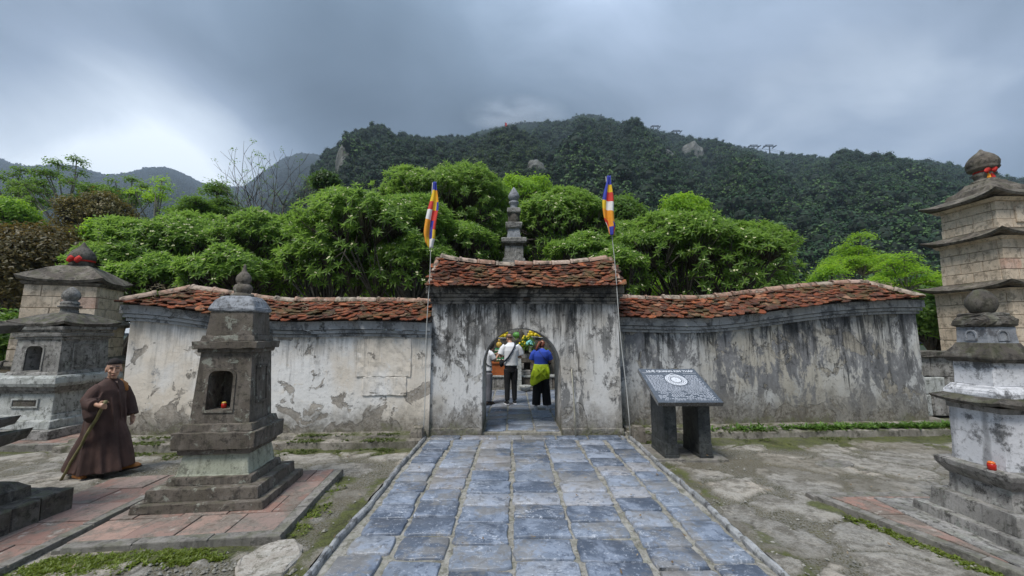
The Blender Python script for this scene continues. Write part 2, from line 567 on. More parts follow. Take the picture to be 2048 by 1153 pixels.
def ground_mat():
    m, t = new_mat('courtyard_ground')
    P = t.pos()
    plate = t.attr('plate')
    cell = t.attr('cell')
    mossy = t.attr('mossy')
    b = t.noise(P, 5, 11, .76, .3)
    f = t.noise(P, 34, 8, .82)
    g = t.vor(P, 48)
    a = t.noise(P, .8, 6, .6)
    conc = t.ramp(cell, [(.0, (.25, .235, .205)), (.35, (.34, .32, .285)), (.65, (.43, .40, .35)), (.85, (.52, .465, .39)), (1.0, (.60, .52, .43))])
    conc = t.mix(t.mul(t.mr(b, .42, .60), .75), conc, (.125, .11, .085))
    conc = t.mix(t.mul(t.mr(t.noise(P, 2.3, 9, .7, .6), .54, .60), .6), conc, (.46, .42, .36))
    conc = t.mix(t.mul(t.mr(f, .52, .64), .65), conc, (.48, .45, .40))
    conc = t.mix(t.mul(t.mr(f, .46, .36), .6), conc, (.10, .09, .07))
    soil = t.mix(t.mr(b, .40, .60), (.058, .056, .024), (.15, .13, .075))
    soil = t.mix(t.mul(t.mr(g, .30, .5), .7), soil, (.26, .245, .215))
    soil = t.mix(t.mul(t.mr(f, .50, .62), .6), soil, (.055, .05, .03))
    conc = t.mix(t.mul(t.attr('crack'), .85), conc, (.055, .048, .035))
    c = t.mix(plate, soil, conc)
    c = t.mix(t.mul(t.mr(a, .48, .60), .5), c, (.155, .135, .095))
    mo = t.mr(t.add(mossy, t.mul(t.sub(b, .5), .55)), .45, .62)
    mc = t.mix(t.mr(t.add(f, t.sub(b, .5)), .35, .65), (.045, .05, .016), (.115, .135, .03))
    c = t.mix(t.mul(mo, .82), c, mc)
    t.out(c, .9, t.bump(t.add(t.add(t.mul(f, .9), b), t.mul(g, -.4)), .85, .03), .25)
    return m


def leaf_mat(name, c0, c1, c2, trans=.35, rough=.45, spec=.35):
    m, t = new_mat(name)
    r = t.rnd()
    P = t.ocoord()
    isl = t.n('ShaderNodeNewGeometry').outputs['Random Per Island']
    k = t.add(t.mul(isl, .6), t.mul(t.noise(P, .9, 3), .55))
    c = t.ramp(k, [(.15, c0), (.55, c1), (.95, c2)])
    c = t.mix(t.mul(t.sub(r, .5), .25), c, (.10, .13, .02))
    p = t.n('ShaderNodeBsdfPrincipled', {'Base Color': c, 'Roughness': rough, 'Specular IOR Level': spec})
    tr = t.n('ShaderNodeBsdfTranslucent', {'Color': t.mix(.5, c, tuple(min(1, x * 2.2) for x in c2))})
    mx = t.n('ShaderNodeMixShader', {0: trans, 1: p.outputs[0], 2: tr.outputs[0]})
    t.n('ShaderNodeOutputMaterial', {'Surface': mx.outputs[0]})
    return m


def forest_mat(name, c0, c1, c2):
    m, t = new_mat(name)
    r = t.rnd()
    isl = t.n('ShaderNodeNewGeometry').outputs['Random Per Island']
    c = t.ramp(t.add(t.mul(r, .75), t.mul(isl, .25)), [(.05, c0), (.5, c1), (.88, c2), (1.0, tuple(x * 1.35 for x in c2))])
    P = t.pos()
    c = t.mix(t.mul(t.mr(t.noise(P, .012, 4), .4, .65), .5), c, c0)
    t.out(c, .7, None, .2)
    return m


M['terra'] = terra_mat()
M['limestone'] = stone('pale_limestone', (.40, .36, .31), (.52, .48, .43), (.17, .15, .12), (.58, .56, .52), .5, .2, 3.0, bump=.9)
M['ridge'] = ridge_mat()
M['tile'] = tile_mat()
M['tile_bed'] = simple('roof_bed', (.07, .052, .04), .95, .3)
M['slate'] = slate_mat()
M['ground'] = ground_mat()
M['frangi'] = leaf_mat('frangipani_leaf', (.044, .098, .016), (.110, .205, .030), (.215, .34, .055), .48, .4, .35)
M['bright'] = leaf_mat('bright_leaf', (.07, .16, .012), (.17, .32, .02), (.30, .46, .035), .5)
M['mid'] = leaf_mat('mid_green_leaf', (.036, .085, .014), (.09, .175, .026), (.17, .275, .04), .45)
M['deep'] = leaf_mat('deep_green_leaf', (.022, .052, .012), (.05, .10, .02), (.09, .16, .03), .4)
M['rust'] = leaf_mat('rust_leaf', (.045, .045, .014), (.095, .075, .022), (.17, .115, .03), .35)
M['olive'] = leaf_mat('olive_gold_leaf', (.05, .06, .015), (.12, .11, .025), (.20, .15, .035), .3)
M['bark'] = simple('bark', (.10, .085, .07), .9, .35, 12, bump=.4)
M['bark_pale'] = simple('pale_bark', (.24, .22, .19), .85, .3, 10, bump=.3)
M['petal'] = simple('white_petal', (.74, .72, .46), .5, .12, bump=0)
M['forest'] = forest_mat('forest_canopy', (.012, .036, .016), (.038, .090, .030), (.105, .18, .05))
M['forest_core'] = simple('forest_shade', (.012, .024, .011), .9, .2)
M['forest_far'] = forest_mat('forest_far', (.014, .030, .02), (.03, .055, .028), (.055, .085, .035))
M['forest_front'] = forest_mat('forest_front', (.018, .046, .014), (.055, .11, .026), (.14, .20, .045))
M['hill'] = simple('hill_soil', (.022, .036, .016), .9, .3, .05, bump=0)
M['moss'] = leaf_mat('moss_leaf', (.035, .048, .012), (.07, .10, .018), (.13, .175, .035), .3)
M['moss_bright'] = leaf_mat('bright_moss', (.065, .085, .012), (.13, .18, .02), (.22, .27, .04), .35)
M['weed'] = leaf_mat('weed_leaf', (.05, .10, .02), (.09, .18, .03), (.15, .26, .05), .35)
M['litter'] = leaf_mat('dead_leaf', (.10, .06, .03), (.20, .13, .07), (.34, .28, .2), .1)
M['twig'] = leaf_mat('dead_needle', (.10, .08, .04), (.17, .13, .06), (.26, .21, .11), .05)
M['bamboo'] = simple('bamboo_stick', (.17, .15, .06), .5, .25, 14)
M['bamboo_pale'] = simple('bamboo_pole', (.36, .34, .26), .5, .2, 10)
M['steel'] = simple('painted_steel', (.035, .038, .042), .6, .1)
M['pole'] = simple('flag_pole_paint', (.50, .50, .47), .45, .1)
for k, c_ in dict(blue=(.035, .05, .36), yellow=(.80, .52, .02), red=(.62, .045, .03), white=(.78, .76, .74), orange=(.82, .33, .02)).items():
    M['f_' + k] = simple('flag_' + k, c_, .75, .06, 20, bump=0)
M['red_cloth'] = simple('red_cloth', (.55, .025, .015), .75, .2)
M['skin'] = simple('skin', (.50, .285, .19), .5, .08, 14, bump=.05)
M['eye_brow'] = simple('eye_and_brow', (.025, .015, .012), .5, .1, bump=0)  # own dark colour of the eyes and eyebrows
M['lip'] = simple('lip', (.30, .11, .085), .5, .1, bump=0)
M['robe'] = simple('brown_robe', (.068, .036, .029), .85, .3, 5, bump=.4)
M['hatcloth'] = simple('dark_cap_cloth', (.018, .013, .012), .9, .2, 12)
M['tan'] = simple('tan_leather', (.38, .15, .035), .6, .2, 10)
M['sole'] = simple('dark_sole', (.035, .022, .015), .7, .2)
M['bluegrey'] = simple('blue_grey_cloth', (.16, .19, .25), .85, .2)
M['tshirt'] = simple('white_tshirt', (.80, .80, .82), .85, .04, 6, bump=.2)
M['black'] = simple('black_cloth', (.010, .010, .012), .85, .2)
M['navy'] = simple('navy_strap', (.02, .024, .04), .7, .2)
M['blueshirt'] = simple('blue_tshirt', (.03, .075, .46), .85, .1, 6, bump=.2)
M['lime'] = simple('lime_jacket', (.50, .64, .016), .7, .12, 6, bump=.3)
M['greycloth'] = simple('grey_trousers', (.15, .15, .17), .85, .15, 8, bump=.2)
M['hair'] = simple('black_hair', (.015, .012, .01), .6, .3, 30)
M['hair_red'] = simple('reddish_hair', (.16, .045, .02), .55, .3, 30)
M['hair_short'] = simple('cropped_hair', (.09, .055, .038), .8, .3, 40)
M['mint'] = simple('mint_cloth', (.25, .62, .60), .8, .3, 25)
M['wood'] = simple('red_brown_wood', (.36, .105, .03), .4, .2, 6)
M['fruit'] = simple('yellow_fruit', (.72, .55, .02), .4, .15, 6)
M['fruit_green'] = simple('green_fruit', (.10, .30, .06), .45, .2, 6)
M['can'] = simple('green_can', (.02, .22, .08), .35, .3, 20)
M['paperwhite'] = simple('cream_paper', (.72, .68, .58), .7, .1)
M['porcelain'] = simple('white_porcelain', (.68, .70, .74), .25, .06, bump=0)
M['porc_blue'] = simple('porcelain_blue', (.05, .08, .32), .25, .2, bump=0)
M['gold'] = simple('gilded_paint', (.62, .40, .07), .35, .2)
M['candle'] = simple('orange_glass', (.75, .16, .015), .25, .15, bump=0)
M['candle_red'] = simple('red_glass', (.50, .02, .012), .25, .15, bump=0)
M['etch'] = simple('engraved_pale_line', (.62, .64, .68), .6, .12, 40, bump=0)


M['etch_dim'] = simple('engraved_grey_line', (.47, .49, .54), .55, .2, 40, bump=0)


def granite():
    m, t = new_mat('black_granite')
    P = t.ocoord()
    n = t.noise(P, 60, 4, .7)
    c = t.mix(t.mr(n, .4, .65), (.018, .020, .024), (.055, .06, .068))
    v = t.noise(P, 2.2, 5, .55, 1.4)
    c = t.mix(t.mul(t.mr(t.math('ABSOLUTE', t.sub(v, .5)), .006, 0), .5), c, (.35, .36, .36))
    t.out(c, t.mr(t.noise(P, 5, 5), .3, .7, .16, .34), None, .9, Coat_Weight=.8, Coat_Roughness=.12)
    return m


M['granite'] = granite()
M['granite_leg'] = stone('rough_dark_granite', (.045, .048, .05), (.085, .09, .09), (.018, .02, .02), (.25, .26, .24), .25, .2, 3.0, rough=.5, bump=.25)


# ------------------------------------------------------------------ terrain and mountains
def struct(name, mb, mats, **kw):
    return props(obj(name, mb, mats, **kw), kind='structure')


mb = MB()
mb.poly([(-2600, -60, -.4), (2600, -60, -.4), (2600, 3200, -.4), (-2600, 3200, -.4)])
struct('terrain', mb, M['hill'])


def interp(pts, x):
    return float(np.interp(x, [p[0] for p in pts], [p[1] for p in pts]))


from mathutils.bvhtree import BVHTree
MOUNT_PTS, BVH = [], []


def slope_point(px, py):
    """point of the nearest mountain slope met in a direction of the survey photograph"""
    o_ = Vector((0, 0, CAMH))
    d_ = (ray_point(px, py, 100) - o_).normalized()
    hits = [h for h in (b.ray_cast(o_, d_) for b in BVH) if h[0] is not None]
    return min(hits, key=lambda h: h[3])[0] if hits else ray_point(px, py, 500)


def mountain(name, crest, dist, base_r, base_z, x0, x1, step, seed, rows=26, bulge=1.0, amp=.10, spacing=7.0, mat='hill', crown=(7, 11), far=False, dens=1.0):
    """a wooded slope rising from base_r metres away to a crest line at the given distances"""
    mbm = MB()
    r = random.Random(seed)
    cols = int((x1 - x0) / step) + 1
    grid = []
    for i in range(cols):
        px = x0 + i * step
        D = interp(dist, px)
        C = ray_point(px, interp(crest, px), D)
        B = Vector((C.x * base_r / D, base_r, base_z))
        side = Vector((-C.y, C.x, 0)).normalized()
        colv = []
        for j in range(rows + 5):
            t = j / (rows - 1)
            tt = min(t, 1.0)
            p = B.lerp(C, tt)
            p.z = base_z + (C.z - base_z) * (tt ** bulge)
            if t > 1:
                p += Vector((C.x, C.y, 0)).normalized() * (t - 1) * D * 1.2
                p.z = C.z * (1 - (t - 1) * 2.2)
            n1 = float(fbm(np.array([i * step / 95.0 + seed]), np.array([t * 2.6]), seed, 4)[0]) - .5
            n2 = float(fbm(np.array([i * step / 40.0 + 7]), np.array([t * 7.0 + seed]), seed + 3, 3)[0]) - .5
            w_ = math.sin(PI * min(1, max(0, tt))) ** .8 * (1 - .75 * min(1, max(0, (tt - .72) / .28)))
            p.z += (n1 * amp * 1.6 + n2 * amp * .5) * (C.z - base_z) * w_
            p += side * (n2 * D * .03 * w_) + Vector((0, 1, 0)) * (n1 * D * .12 * w_)
            colv.append(p)
        grid.append(colv)
    for colv in grid: mbm.v.extend([tuple(p) for p in colv])
    R = rows + 5
    for i in range(cols - 1):
        for j in range(R - 1):
            mbm.quad(i * R + j, (i + 1) * R + j, (i + 1) * R + j + 1, i * R + j + 1)
    o = struct(name, mbm, M[mat], smooth=True)
    pts = []
    for i in range(cols - 1):
        for j in range(rows):
            a, b, c, d_ = grid[i][j], grid[i + 1][j], grid[i + 1][j + 1], grid[i][j + 1]
            ar = ((b - a).cross(d_ - a)).length
            want = dens * ar / (spacing * spacing)
            k = int(want) + (1 if r.random() < want - int(want) else 0)
            for _ in range(k):
                u, v = r.random(), r.random()
                p = a * (1 - u) * (1 - v) + b * u * (1 - v) + c * u * v + d_ * (1 - u) * v
                pts.append((p, r.uniform(*crown) * (1.35 if r.random() < .08 else 1)))
    MOUNT_PTS.append((name, pts, far))
    BVH.append(BVHTree.FromPolygons([tuple(v) for v in mbm.v], mbm.f))
    return o


mountain('mountain', [(820, 330), (900, 300), (960, 268), (1000, 258), (1050, 250), (1130, 250), (1150, 238), (1180, 235), (1212, 242), (1260, 256), (1310, 268), (1400, 288), (1500, 305), (1560, 320), (1640, 324), (1700, 326), (1760, 322), (1830, 328), (1900, 340), (1960, 352), (2048, 374), (2300, 420)],
         [(820, 980), (1180, 900), (1560, 700), (1800, 560), (2300, 420)], 70, 3, 820, 2300, 10, 11, rows=34, bulge=1.02, amp=.21, spacing=7.2, crown=(6, 14))
mountain('mountain', [(560, 430), (620, 380), (650, 338), (672, 312), (692, 298), (705, 280), (725, 271), (745, 268), (772, 272), (800, 284), (850, 287), (900, 281), (945, 284), (1000, 300), (1060, 330), (1120, 380)],
         [(560, 520), (740, 540), (1120, 560)], 80, 5, 560, 1120, 8, 23, rows=26, bulge=.92, amp=.19, spacing=6.4, crown=(5, 12))
mountain('mountain', [(840, 420), (880, 372), (915, 330), (950, 298), (985, 276), (1010, 266), (1040, 272), (1070, 290), (1110, 330), (1150, 375), (1200, 425), (1260, 480)],
         [(840, 330), (1010, 340), (1260, 300)], 75, 5, 840, 1260, 8, 37, rows=22, bulge=.95, amp=.15, spacing=5.4, crown=(4.5, 10))
mountain('mountain', [(-700, 360), (-420, 335), (-200, 350), (-120, 330), (0, 322), (20, 330), (60, 338), (105, 333), (150, 335), (200, 352), (240, 352), (270, 346), (300, 338), (335, 338), (365, 350), (400, 368), (440, 378), (490, 376), (530, 345), (565, 322), (600, 310), (630, 312), (660, 324), (720, 350), (800, 390)],
         [(-700, 1100), (-120, 1500), (300, 1700), (440, 2100), (600, 1750), (800, 1800)], 300, 10, -700, 800, 10, 51, rows=20, bulge=1.0, spacing=13, crown=(12, 19), far=True, amp=.06)


def crown_proto(name, seed, mat, n=120):
    r = random.Random(seed)
    mbm = MB()
    lobes = [(Vector((r.uniform(-.36, .36), r.uniform(-.36, .36), r.uniform(.05, .62))), r.uniform(.12, .32)) for _ in range(10)]
    for _ in range(n):
        c, rad = r.choice(lobes)
        dd = Vector((r.gauss(0, 1), r.gauss(0, 1), r.gauss(.35, 1))).normalized()
        p = c + dd * rad * r.uniform(.75, 1.05)
        a = (dd + Vector((r.uniform(-.7, .7), r.uniform(-.7, .7), r.uniform(-.2, .8)))).normalized()
        u = a.orthogonal().normalized()
        v = a.cross(u)
        s_ = r.uniform(.018, .052) if n > 200 else r.uniform(.03, .08)
        ang = r.uniform(0, PI)
        u, v = u * math.cos(ang) + v * math.sin(ang), v * math.cos(ang) - u * math.sin(ang)
        mbm.poly([p + u * s_, p + v * s_ * .7, p - u * s_, p - v * s_ * .7])
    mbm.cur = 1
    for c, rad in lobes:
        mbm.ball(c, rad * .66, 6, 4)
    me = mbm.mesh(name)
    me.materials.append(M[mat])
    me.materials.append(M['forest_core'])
    return bpy.data.objects.new(name, me)


def proto_collection(name, objs):
    c = bpy.data.collections.new(name)
    for o in objs: c.objects.link(o)
    return c


def scatter(name, pts, coll, scale_attr=True, seed=1, tilt=.15):
    """pts = [(position, scale)]; one object whose geometry nodes set an instance at each point"""
    r = random.Random(seed)
    me = bpy.data.meshes.new(name)
    me.from_pydata([tuple(p) for p, s_ in pts], [], [])
    a = me.attributes.new('sc', 'FLOAT', 'POINT')
    a.data.foreach_set('value', [s_ for p, s_ in pts])
    a = me.attributes.new('rt', 'FLOAT_VECTOR', 'POINT')
    rots = []
    for _ in pts: rots += [r.uniform(-tilt, tilt), r.uniform(-tilt, tilt), r.uniform(0, 6.28)]
    a.data.foreach_set('vector', rots)
    a = me.attributes.new('ix', 'INT', 'POINT')
    n = len(coll.objects)
    a.data.foreach_set('value', [r.randrange(n) for _ in pts])
    o = link(name, me)
    ng = bpy.data.node_groups.new(name + '_nodes', 'GeometryNodeTree')
    ng.interface.new_socket('Geometry', in_out='INPUT', socket_type='NodeSocketGeometry')
    ng.interface.new_socket('Geometry', in_out='OUTPUT', socket_type='NodeSocketGeometry')
    gi, go = ng.nodes.new('NodeGroupInput'), ng.nodes.new('NodeGroupOutput')
    iop = ng.nodes.new('GeometryNodeInstanceOnPoints')
    ci = ng.nodes.new('GeometryNodeCollectionInfo')
    ci.inputs['Collection'].default_value = coll
    ci.inputs['Separate Children'].default_value = True
    ci.inputs['Reset Children'].default_value = True

    def na(nm, ty):
        x = ng.nodes.new('GeometryNodeInputNamedAttribute')
        x.data_type = ty
        x.inputs['Name'].default_value = nm
        return [s_ for s_ in x.outputs if s_.enabled and s_.name == 'Attribute'][0]
    L = ng.links.new
    L(gi.outputs[0], iop.inputs['Points'])
    L(ci.outputs[0], iop.inputs['Instance'])
    iop.inputs['Pick Instance'].default_value = True
    L(na('ix', 'INT'), iop.inputs['Instance Index'])
    L(na('rt', 'FLOAT_VECTOR'), iop.inputs['Rotation'])
    L(na('sc', 'FLOAT'), iop.inputs['Scale'])
    L(iop.outputs[0], go.inputs[0])
    md = o.modifiers.new('scatter', 'NODES')
    md.node_group = ng
    return props(o, kind='stuff')


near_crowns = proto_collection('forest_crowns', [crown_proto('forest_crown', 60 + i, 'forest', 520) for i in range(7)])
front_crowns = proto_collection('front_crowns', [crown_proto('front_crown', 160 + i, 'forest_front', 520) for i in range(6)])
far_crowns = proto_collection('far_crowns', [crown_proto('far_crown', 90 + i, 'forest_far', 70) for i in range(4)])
for k, (nm, pts, far) in enumerate(MOUNT_PTS):
    pts = [(p + Vector((0, 0, -.12 * s_)), s_) for p, s_ in pts]
    o = scatter('forest', pts, far_crowns if far else (front_crowns if k == 2 else near_crowns), seed=k)
    o['label'] = ['dense dark forest covering the long ridge with the cable car', 'dense forest on the rugged hill on the left of the flag peak', 'dense forest on the small front peak with the red flag', 'blue hazy forest on the far low hills'][k]


def rock(name, loc, r3, mat, seed, parent=None, amp=.35):
    mbm = MB()
    mbm.ball((0, 0, 0), (1, 1, 1), 18, 12)
    q = np.array(mbm.v)
    n = fbm(q[:, 0] * 1.7 + seed, q[:, 1] * 1.7 + q[:, 2] * 2.3, seed, 4) - .5
    q = q * (1 + amp * 2 * n)[:, None]
    mbm.v = [tuple(v * np.array(r3)) for v in q]
    return obj(name, mbm, M[mat], parent, loc=loc, rot=(0, 0, seed))


for (px, py, r3, lab) in [(1070, 350, (5, 5, 6), 'pale rock outcrop on the slope right of the small front peak'),
                         (1386, 316, (12, 9, 15), 'large pale cliff patch below the cable car ridge'),
                         (1330, 322, (14, 9, 8), 'pale cliff patch in the dark forest left of the larger cliff'),
                         (694, 352, (7, 6, 15), 'grey rock face on the steep left end of the rugged hill'),
                         (1150, 280, (11, 8, 6), 'small pale rock just under the highest summit')]:
    q_ = slope_point(px, py)
    toward_cam = (Vector((0, 0, CAMH)) - q_).normalized()
    props(rock('rock_outcrop', q_ + toward_cam * r3[1] * .15 + Vector((0, 0, r3[2] * .2)), r3, 'cliff', int(px) % 17), lab, 'rock', 'rock outcrops on the mountain')

# low cloud brushing the summit
mm, t = new_mat('mist_air')
pp_ = t.ocoord()
ln = t.n('ShaderNodeVectorMath', {0: pp_}, operation='LENGTH').outputs['Value']
dn = t.mul(t.mr(ln, 1.0, .25), t.mr(t.noise(pp_, 2.2, 3, .55), .32, .70))
vol = t.n('ShaderNodeVolumePrincipled', {'Color': (.86, .92, 1.0, 1), 'Density': t.mul(dn, .030), 'Anisotropy': .1})
t.n('ShaderNodeOutputMaterial', {'Volume': vol.outputs[0]})
mb = MB()
mb.ball((0, 0, 0), (1, 1, 1), 24, 14)
mist = props(obj('mist', mb, mm, smooth=True, loc=tuple(ray_point(1035, 236, 900))), kind='stuff')
mist.scale = (150, 90, 42)

# haze between the camera and the mountains
mh, t = new_mat('haze_air')
vol = t.n('ShaderNodeVolumePrincipled', {'Color': (.72, .84, 1.0, 1), 'Density': .00024, 'Anisotropy': .2})
t.n('ShaderNodeOutputMaterial', {'Volume': vol.outputs[0]})
mb = MB()
mb.box(-2700, 2700, -80, 3300, -1.5, 760)
props(obj('haze', mb, mh), kind='stuff')


# ------------------------------------------------------------------ courtyard ground
def gz(x, y):
    """height of the yard beside the path: it falls a little towards the wall footing"""
    return -.065 * min(max((y - 4.6) / 2.0, 0), 1) if y > 4.6 else 0.0


def ground_sheet(name, x0, x1, y0, y1, dx_, seed):
    nx, ny = int((x1 - x0) / dx_) + 1, int((y1 - y0) / dx_) + 1
    xs, ys = np.meshgrid(np.linspace(x0, x1, nx), np.linspace(y0, y1, ny))
    wx = xs + .35 * (fbm(xs * 1.3, ys * 1.3, seed, 4) - .5) * 2
    wy = ys + .35 * (fbm(xs * 1.3 + 40, ys * 1.3, seed + 1, 4) - .5) * 2
    e1, id1 = vcells(wx * 1.0, wy * 1.35, seed)
    e2, id2 = vcells(wx * 2.4 + 5, wy * 2.9, seed + 30)
    erode = fbm(xs * 2.2, ys * 2.2, seed + 2, 5)
    big_ = fbm(xs * .55 + 3, ys * .55, seed + 8, 3)
    plate = np.clip((e1 - .06 - 1.5 * np.clip(erode - .50, 0, 1)) / .05, 0, 1) * np.clip((big_ + .25 * (erode - .5) - .31) / .05, 0, 1)
    plate = plate * np.where(id1 < .12, 0, 1)
    crack = np.clip(e2 / .05, 0, 1)
    hgt = plate * (.016 + .014 * id1) * (.75 + .25 * crack) + .030 * (fbm(xs * 3.5, ys * 3.5, seed + 5, 5) - .5) + .010 * (fbm(xs * 14, ys * 14, seed + 6, 3) - .5) * (1 - plate * .6)
    base = -.065 * np.clip((ys - 4.6) / 2.0, 0, 1)
    zz_ = base + hgt - .012
    moss_ = .335 + .44 * (fbm(xs * .8, ys * .8, seed + 12, 4) - .5) + .26 * np.clip((ys - 6.1) / .8, 0, 1) * np.clip((7.6 - ys) / .3, 0, 1) - .12 * plate
    # moss along the edges of the raised pads and the kerbs
    for (ax, ay, bx, by, w_, st) in MOSS_LINES:
        L2 = (bx - ax) ** 2 + (by - ay) ** 2
        tt = np.clip(((xs - ax) * (bx - ax) + (ys - ay) * (by - ay)) / L2, 0, 1)
        dd = np.hypot(xs - ax - tt * (bx - ax), ys - ay - tt * (by - ay))
        moss_ = moss_ + st * np.clip(1 - dd / w_, 0, 1)
    me = bpy.data.meshes.new(name)
    vv = np.stack([xs.ravel(), ys.ravel(), zz_.ravel()], 1)
    idx = np.arange(nx * ny).reshape(ny, nx)
    q = np.stack([idx[:-1, :-1].ravel(), idx[:-1, 1:].ravel(), idx[1:, 1:].ravel(), idx[1:, :-1].ravel()], 1)
    me.vertices.add(len(vv)); me.vertices.foreach_set('co', vv.ravel())
    me.loops.add(q.size); me.loops.foreach_set('vertex_index', q.ravel())
    me.polygons.add(len(q)); me.polygons.foreach_set('loop_start', np.arange(0, q.size, 4)); me.polygons.foreach_set('loop_total', np.full(len(q), 4))
    me.update(calc_edges=True)
    for nm, arr in (('plate', plate), ('cell', (id1 * .7 + id2 * .3)), ('mossy', moss_), ('crack', (1 - np.clip(e2 / .045, 0, 1)) * np.clip((fbm(xs * 1.9, ys * 1.9, seed + 21, 3) - .42) / .1, 0, 1))):
        a = me.attributes.new(nm, 'FLOAT', 'POINT')
        a.data.foreach_set('value', arr.ravel().astype(np.float32))
    return props(link(name, me, M['ground'], smooth=True), kind='structure')


MOSS_LINES = [(-3.75, 3.35, -2.35, 3.52, .22, .55), (-2.0, 3.75, -2.15, 5.2, .25, .35), (-1.7, 2.2, -1.65, 5.2, .22, .35),
              (3.3, 4.4, 3.85, 2.9, .20, .55), (2.3, 2.3, 2.25, 6.0, .3, .22), (-7, 6.75, -1.7, 6.75, .5, .5), (2.2, 7.1, 8.8, 7.4, .45, .45), (-4.4, 5.0, -2.4, 5.6, .5, .2)]
ground_sheet('ground', -9.6, -1.60, 1.2, 7.3, .034, 3)
ground_sheet('ground', 2.13, 10.4, 1.2, 7.9, .034, 19)
mb = MB()
mb.poly([(-40, -8, -.11), (40, -8, -.11), (40, 60, -.11), (-40, 60, -.11)])
og = struct('ground', mb, M['footing'])


# ------------------------------------------------------------------ slate path
def wall_y(x):
    return 7.40 + .06 * x


PATH_XL, PATH_XR = -1.50, 2.04
path = thing('path', None, None)
path['kind'] = 'structure'
mb = MB()
mb.box(PATH_XL - .06, PATH_XR + .06, .8, 7.36, -.09, -.012)
obj('mortar_bed', mb, M['mortar'], path, sub=.3, jit=.004)


def paver_mesh(w_, l_, seed, th=.045):
    """irregular slate slab with a worn, rounded rim"""
    r = random.Random(seed)
    pts = []
    ch = min(w_, l_) * .055
    for (sx, sy) in ((-1, -1), (1, -1), (1, 1), (-1, 1)):
        cxx, cyy = sx * w_ / 2, sy * l_ / 2
        a = (cxx, cyy - sy * ch * r.uniform(.6, 1.6))
        b = (cxx - sx * ch * r.uniform(.6, 1.8), cyy)
        pts += [a, b] if sx * sy > 0 else [b, a]
        mid = (0, sy * l_ / 2) if sx == sy * -1 or False else None
    out = []
    for i in range(len(pts)):
        p, q = pts[i], pts[(i + 1) % len(pts)]
        out.append(p)
        if math.hypot(p[0] - q[0], p[1] - q[1]) > .15:
            for f_ in (.33, .67):
                out.append((p[0] + (q[0] - p[0]) * f_, p[1] + (q[1] - p[1]) * f_))
    out = [(x + r.uniform(-.012, .012), y + r.uniform(-.012, .012)) for x, y in out]
    mbm = MB()
    tilt = (r.uniform(-.008, .008), r.uniform(-.008, .008))
    def zt(x, y): return tilt[0] * x + tilt[1] * y + r.uniform(-.0015, .0015)
    def sc_(k): return [(x - math.copysign(min(k, abs(x)), x), y - math.copysign(min(k, abs(y)), y)) for x, y in out]
    r0 = [(x, y, -th) for x, y in out]
    r1 = [(x, y, -.006 + zt(x, y)) for x, y in out]
    r2 = [(x, y, zt(x, y)) for x, y in sc_(.010)]
    mbm.rings([r0, r1, r2], cap0=False)
    return mbm.mesh('paver')


rng = random.Random(5)
colx = [-1.46, -1.03, -.545, .0, .56, 1.13, 1.60, 2.0]
for ci in range(7):
    x0_, x1_ = colx[ci], colx[ci + 1]
    y = 1.9 + rng.uniform(0, .15)
    while y < 6.78:
        l_ = rng.uniform(.31, .39) * (1.0 if ci in (2, 3, 4) else .98)
        if y + l_ > 6.72: l_ = 6.95 - y
        g_ = rng.uniform(.024, .045)
        wd = x1_ - x0_ - rng.uniform(.04, .075)
        o = link('paver', paver_mesh(wd, l_ - g_, rng.random()), M['slate'], path, True,
                 ((x0_ + x1_) / 2 + rng.uniform(-.012, .012) + .012 * math.sin(y * 2 + ci), y + l_ / 2, .010 + rng.uniform(0, .008)), (0, 0, rng.uniform(-.02, .02)))
        y += l_
        if l_ > .6 or y > 6.9: break
# a narrow course of slabs in front of the threshold
x = -1.46
while x < 1.95:
    l_ = min(rng.uniform(.45, .65), 2.02 - x)
    link('paver', paver_mesh(l_ - .04, .22, rng.random()), M['slate'], path, True, (x + l_ / 2, 7.09, .014 + rng.uniform(0, .006)))
    x += l_
# the paved floor of the gateway and the court behind it
mb = MB()
mb.box(-3.2, 3.4, 7.30, 13.2, -.09, .028)
obj('mortar_bed', mb, M['mortar'], path, sub=.5, jit=.003)
for ci, (x0_, x1_) in enumerate([(-1.75, -1.15), (-1.15, -.52), (-.52, -.10), (-.10, .43), (.43, .90), (.90, 1.5), (1.5, 2.1)]):
    y = 7.36
    inside = ci in (2, 3, 4)
    if not inside: y = 8.52
    y += rng.uniform(0, .12)
    while y < 12.4:
        l_ = rng.uniform(.38, .55)
        link('paver', paver_mesh(x1_ - x0_ - .04, l_ - .035, rng.random()), M['slate'], path, True,
             ((x0_ + x1_) / 2, y + l_ / 2, .044 + rng.uniform(0, .006)), (0, 0, rng.uniform(-.01, .01)))
        y += l_


# kerbs beside the path: worn bars of stone laid end to end
def kerb(xk, lean, label):
    k = thing('path_kerb', label, 'kerb', (xk, 0, 0), 0, 'stone kerbs along the path')
    y = .9
    while y < 7.05:
        l_ = min(rng.uniform(.55, 1.15), 7.10 - y)
        mbm = MB()
        n = 6
        R = []
        r_ = random.Random(int(y * 100))
        for i in range(n + 1):
            yy = y + .006 + (l_ - .012) * i / n
            ox = .012 * math.sin(yy * 3.1) + r_.uniform(-.008, .008)
            hh = .040 + r_.uniform(-.010, .010)
            ww = .029 + r_.uniform(-.007, .007)
            R.append([(ox - ww, yy, -.10), (ox + ww, yy, -.10), (ox + ww, yy, hh - .022), (ox + ww * .5, yy, hh), (ox - ww * .5, yy, hh + .003), (ox - ww, yy, hh - .02)])
        mbm.rings(R)
        obj('kerb_stone', mbm, M['kerb'], k, smooth=False, bevel=.005)
        y += l_
    return k


kerb(-1.545, 1, 'stone kerb along the path edge on the square pedestal shrine side')
kerb(2.085, 1, 'stone kerb along the path edge on the black information stand side')


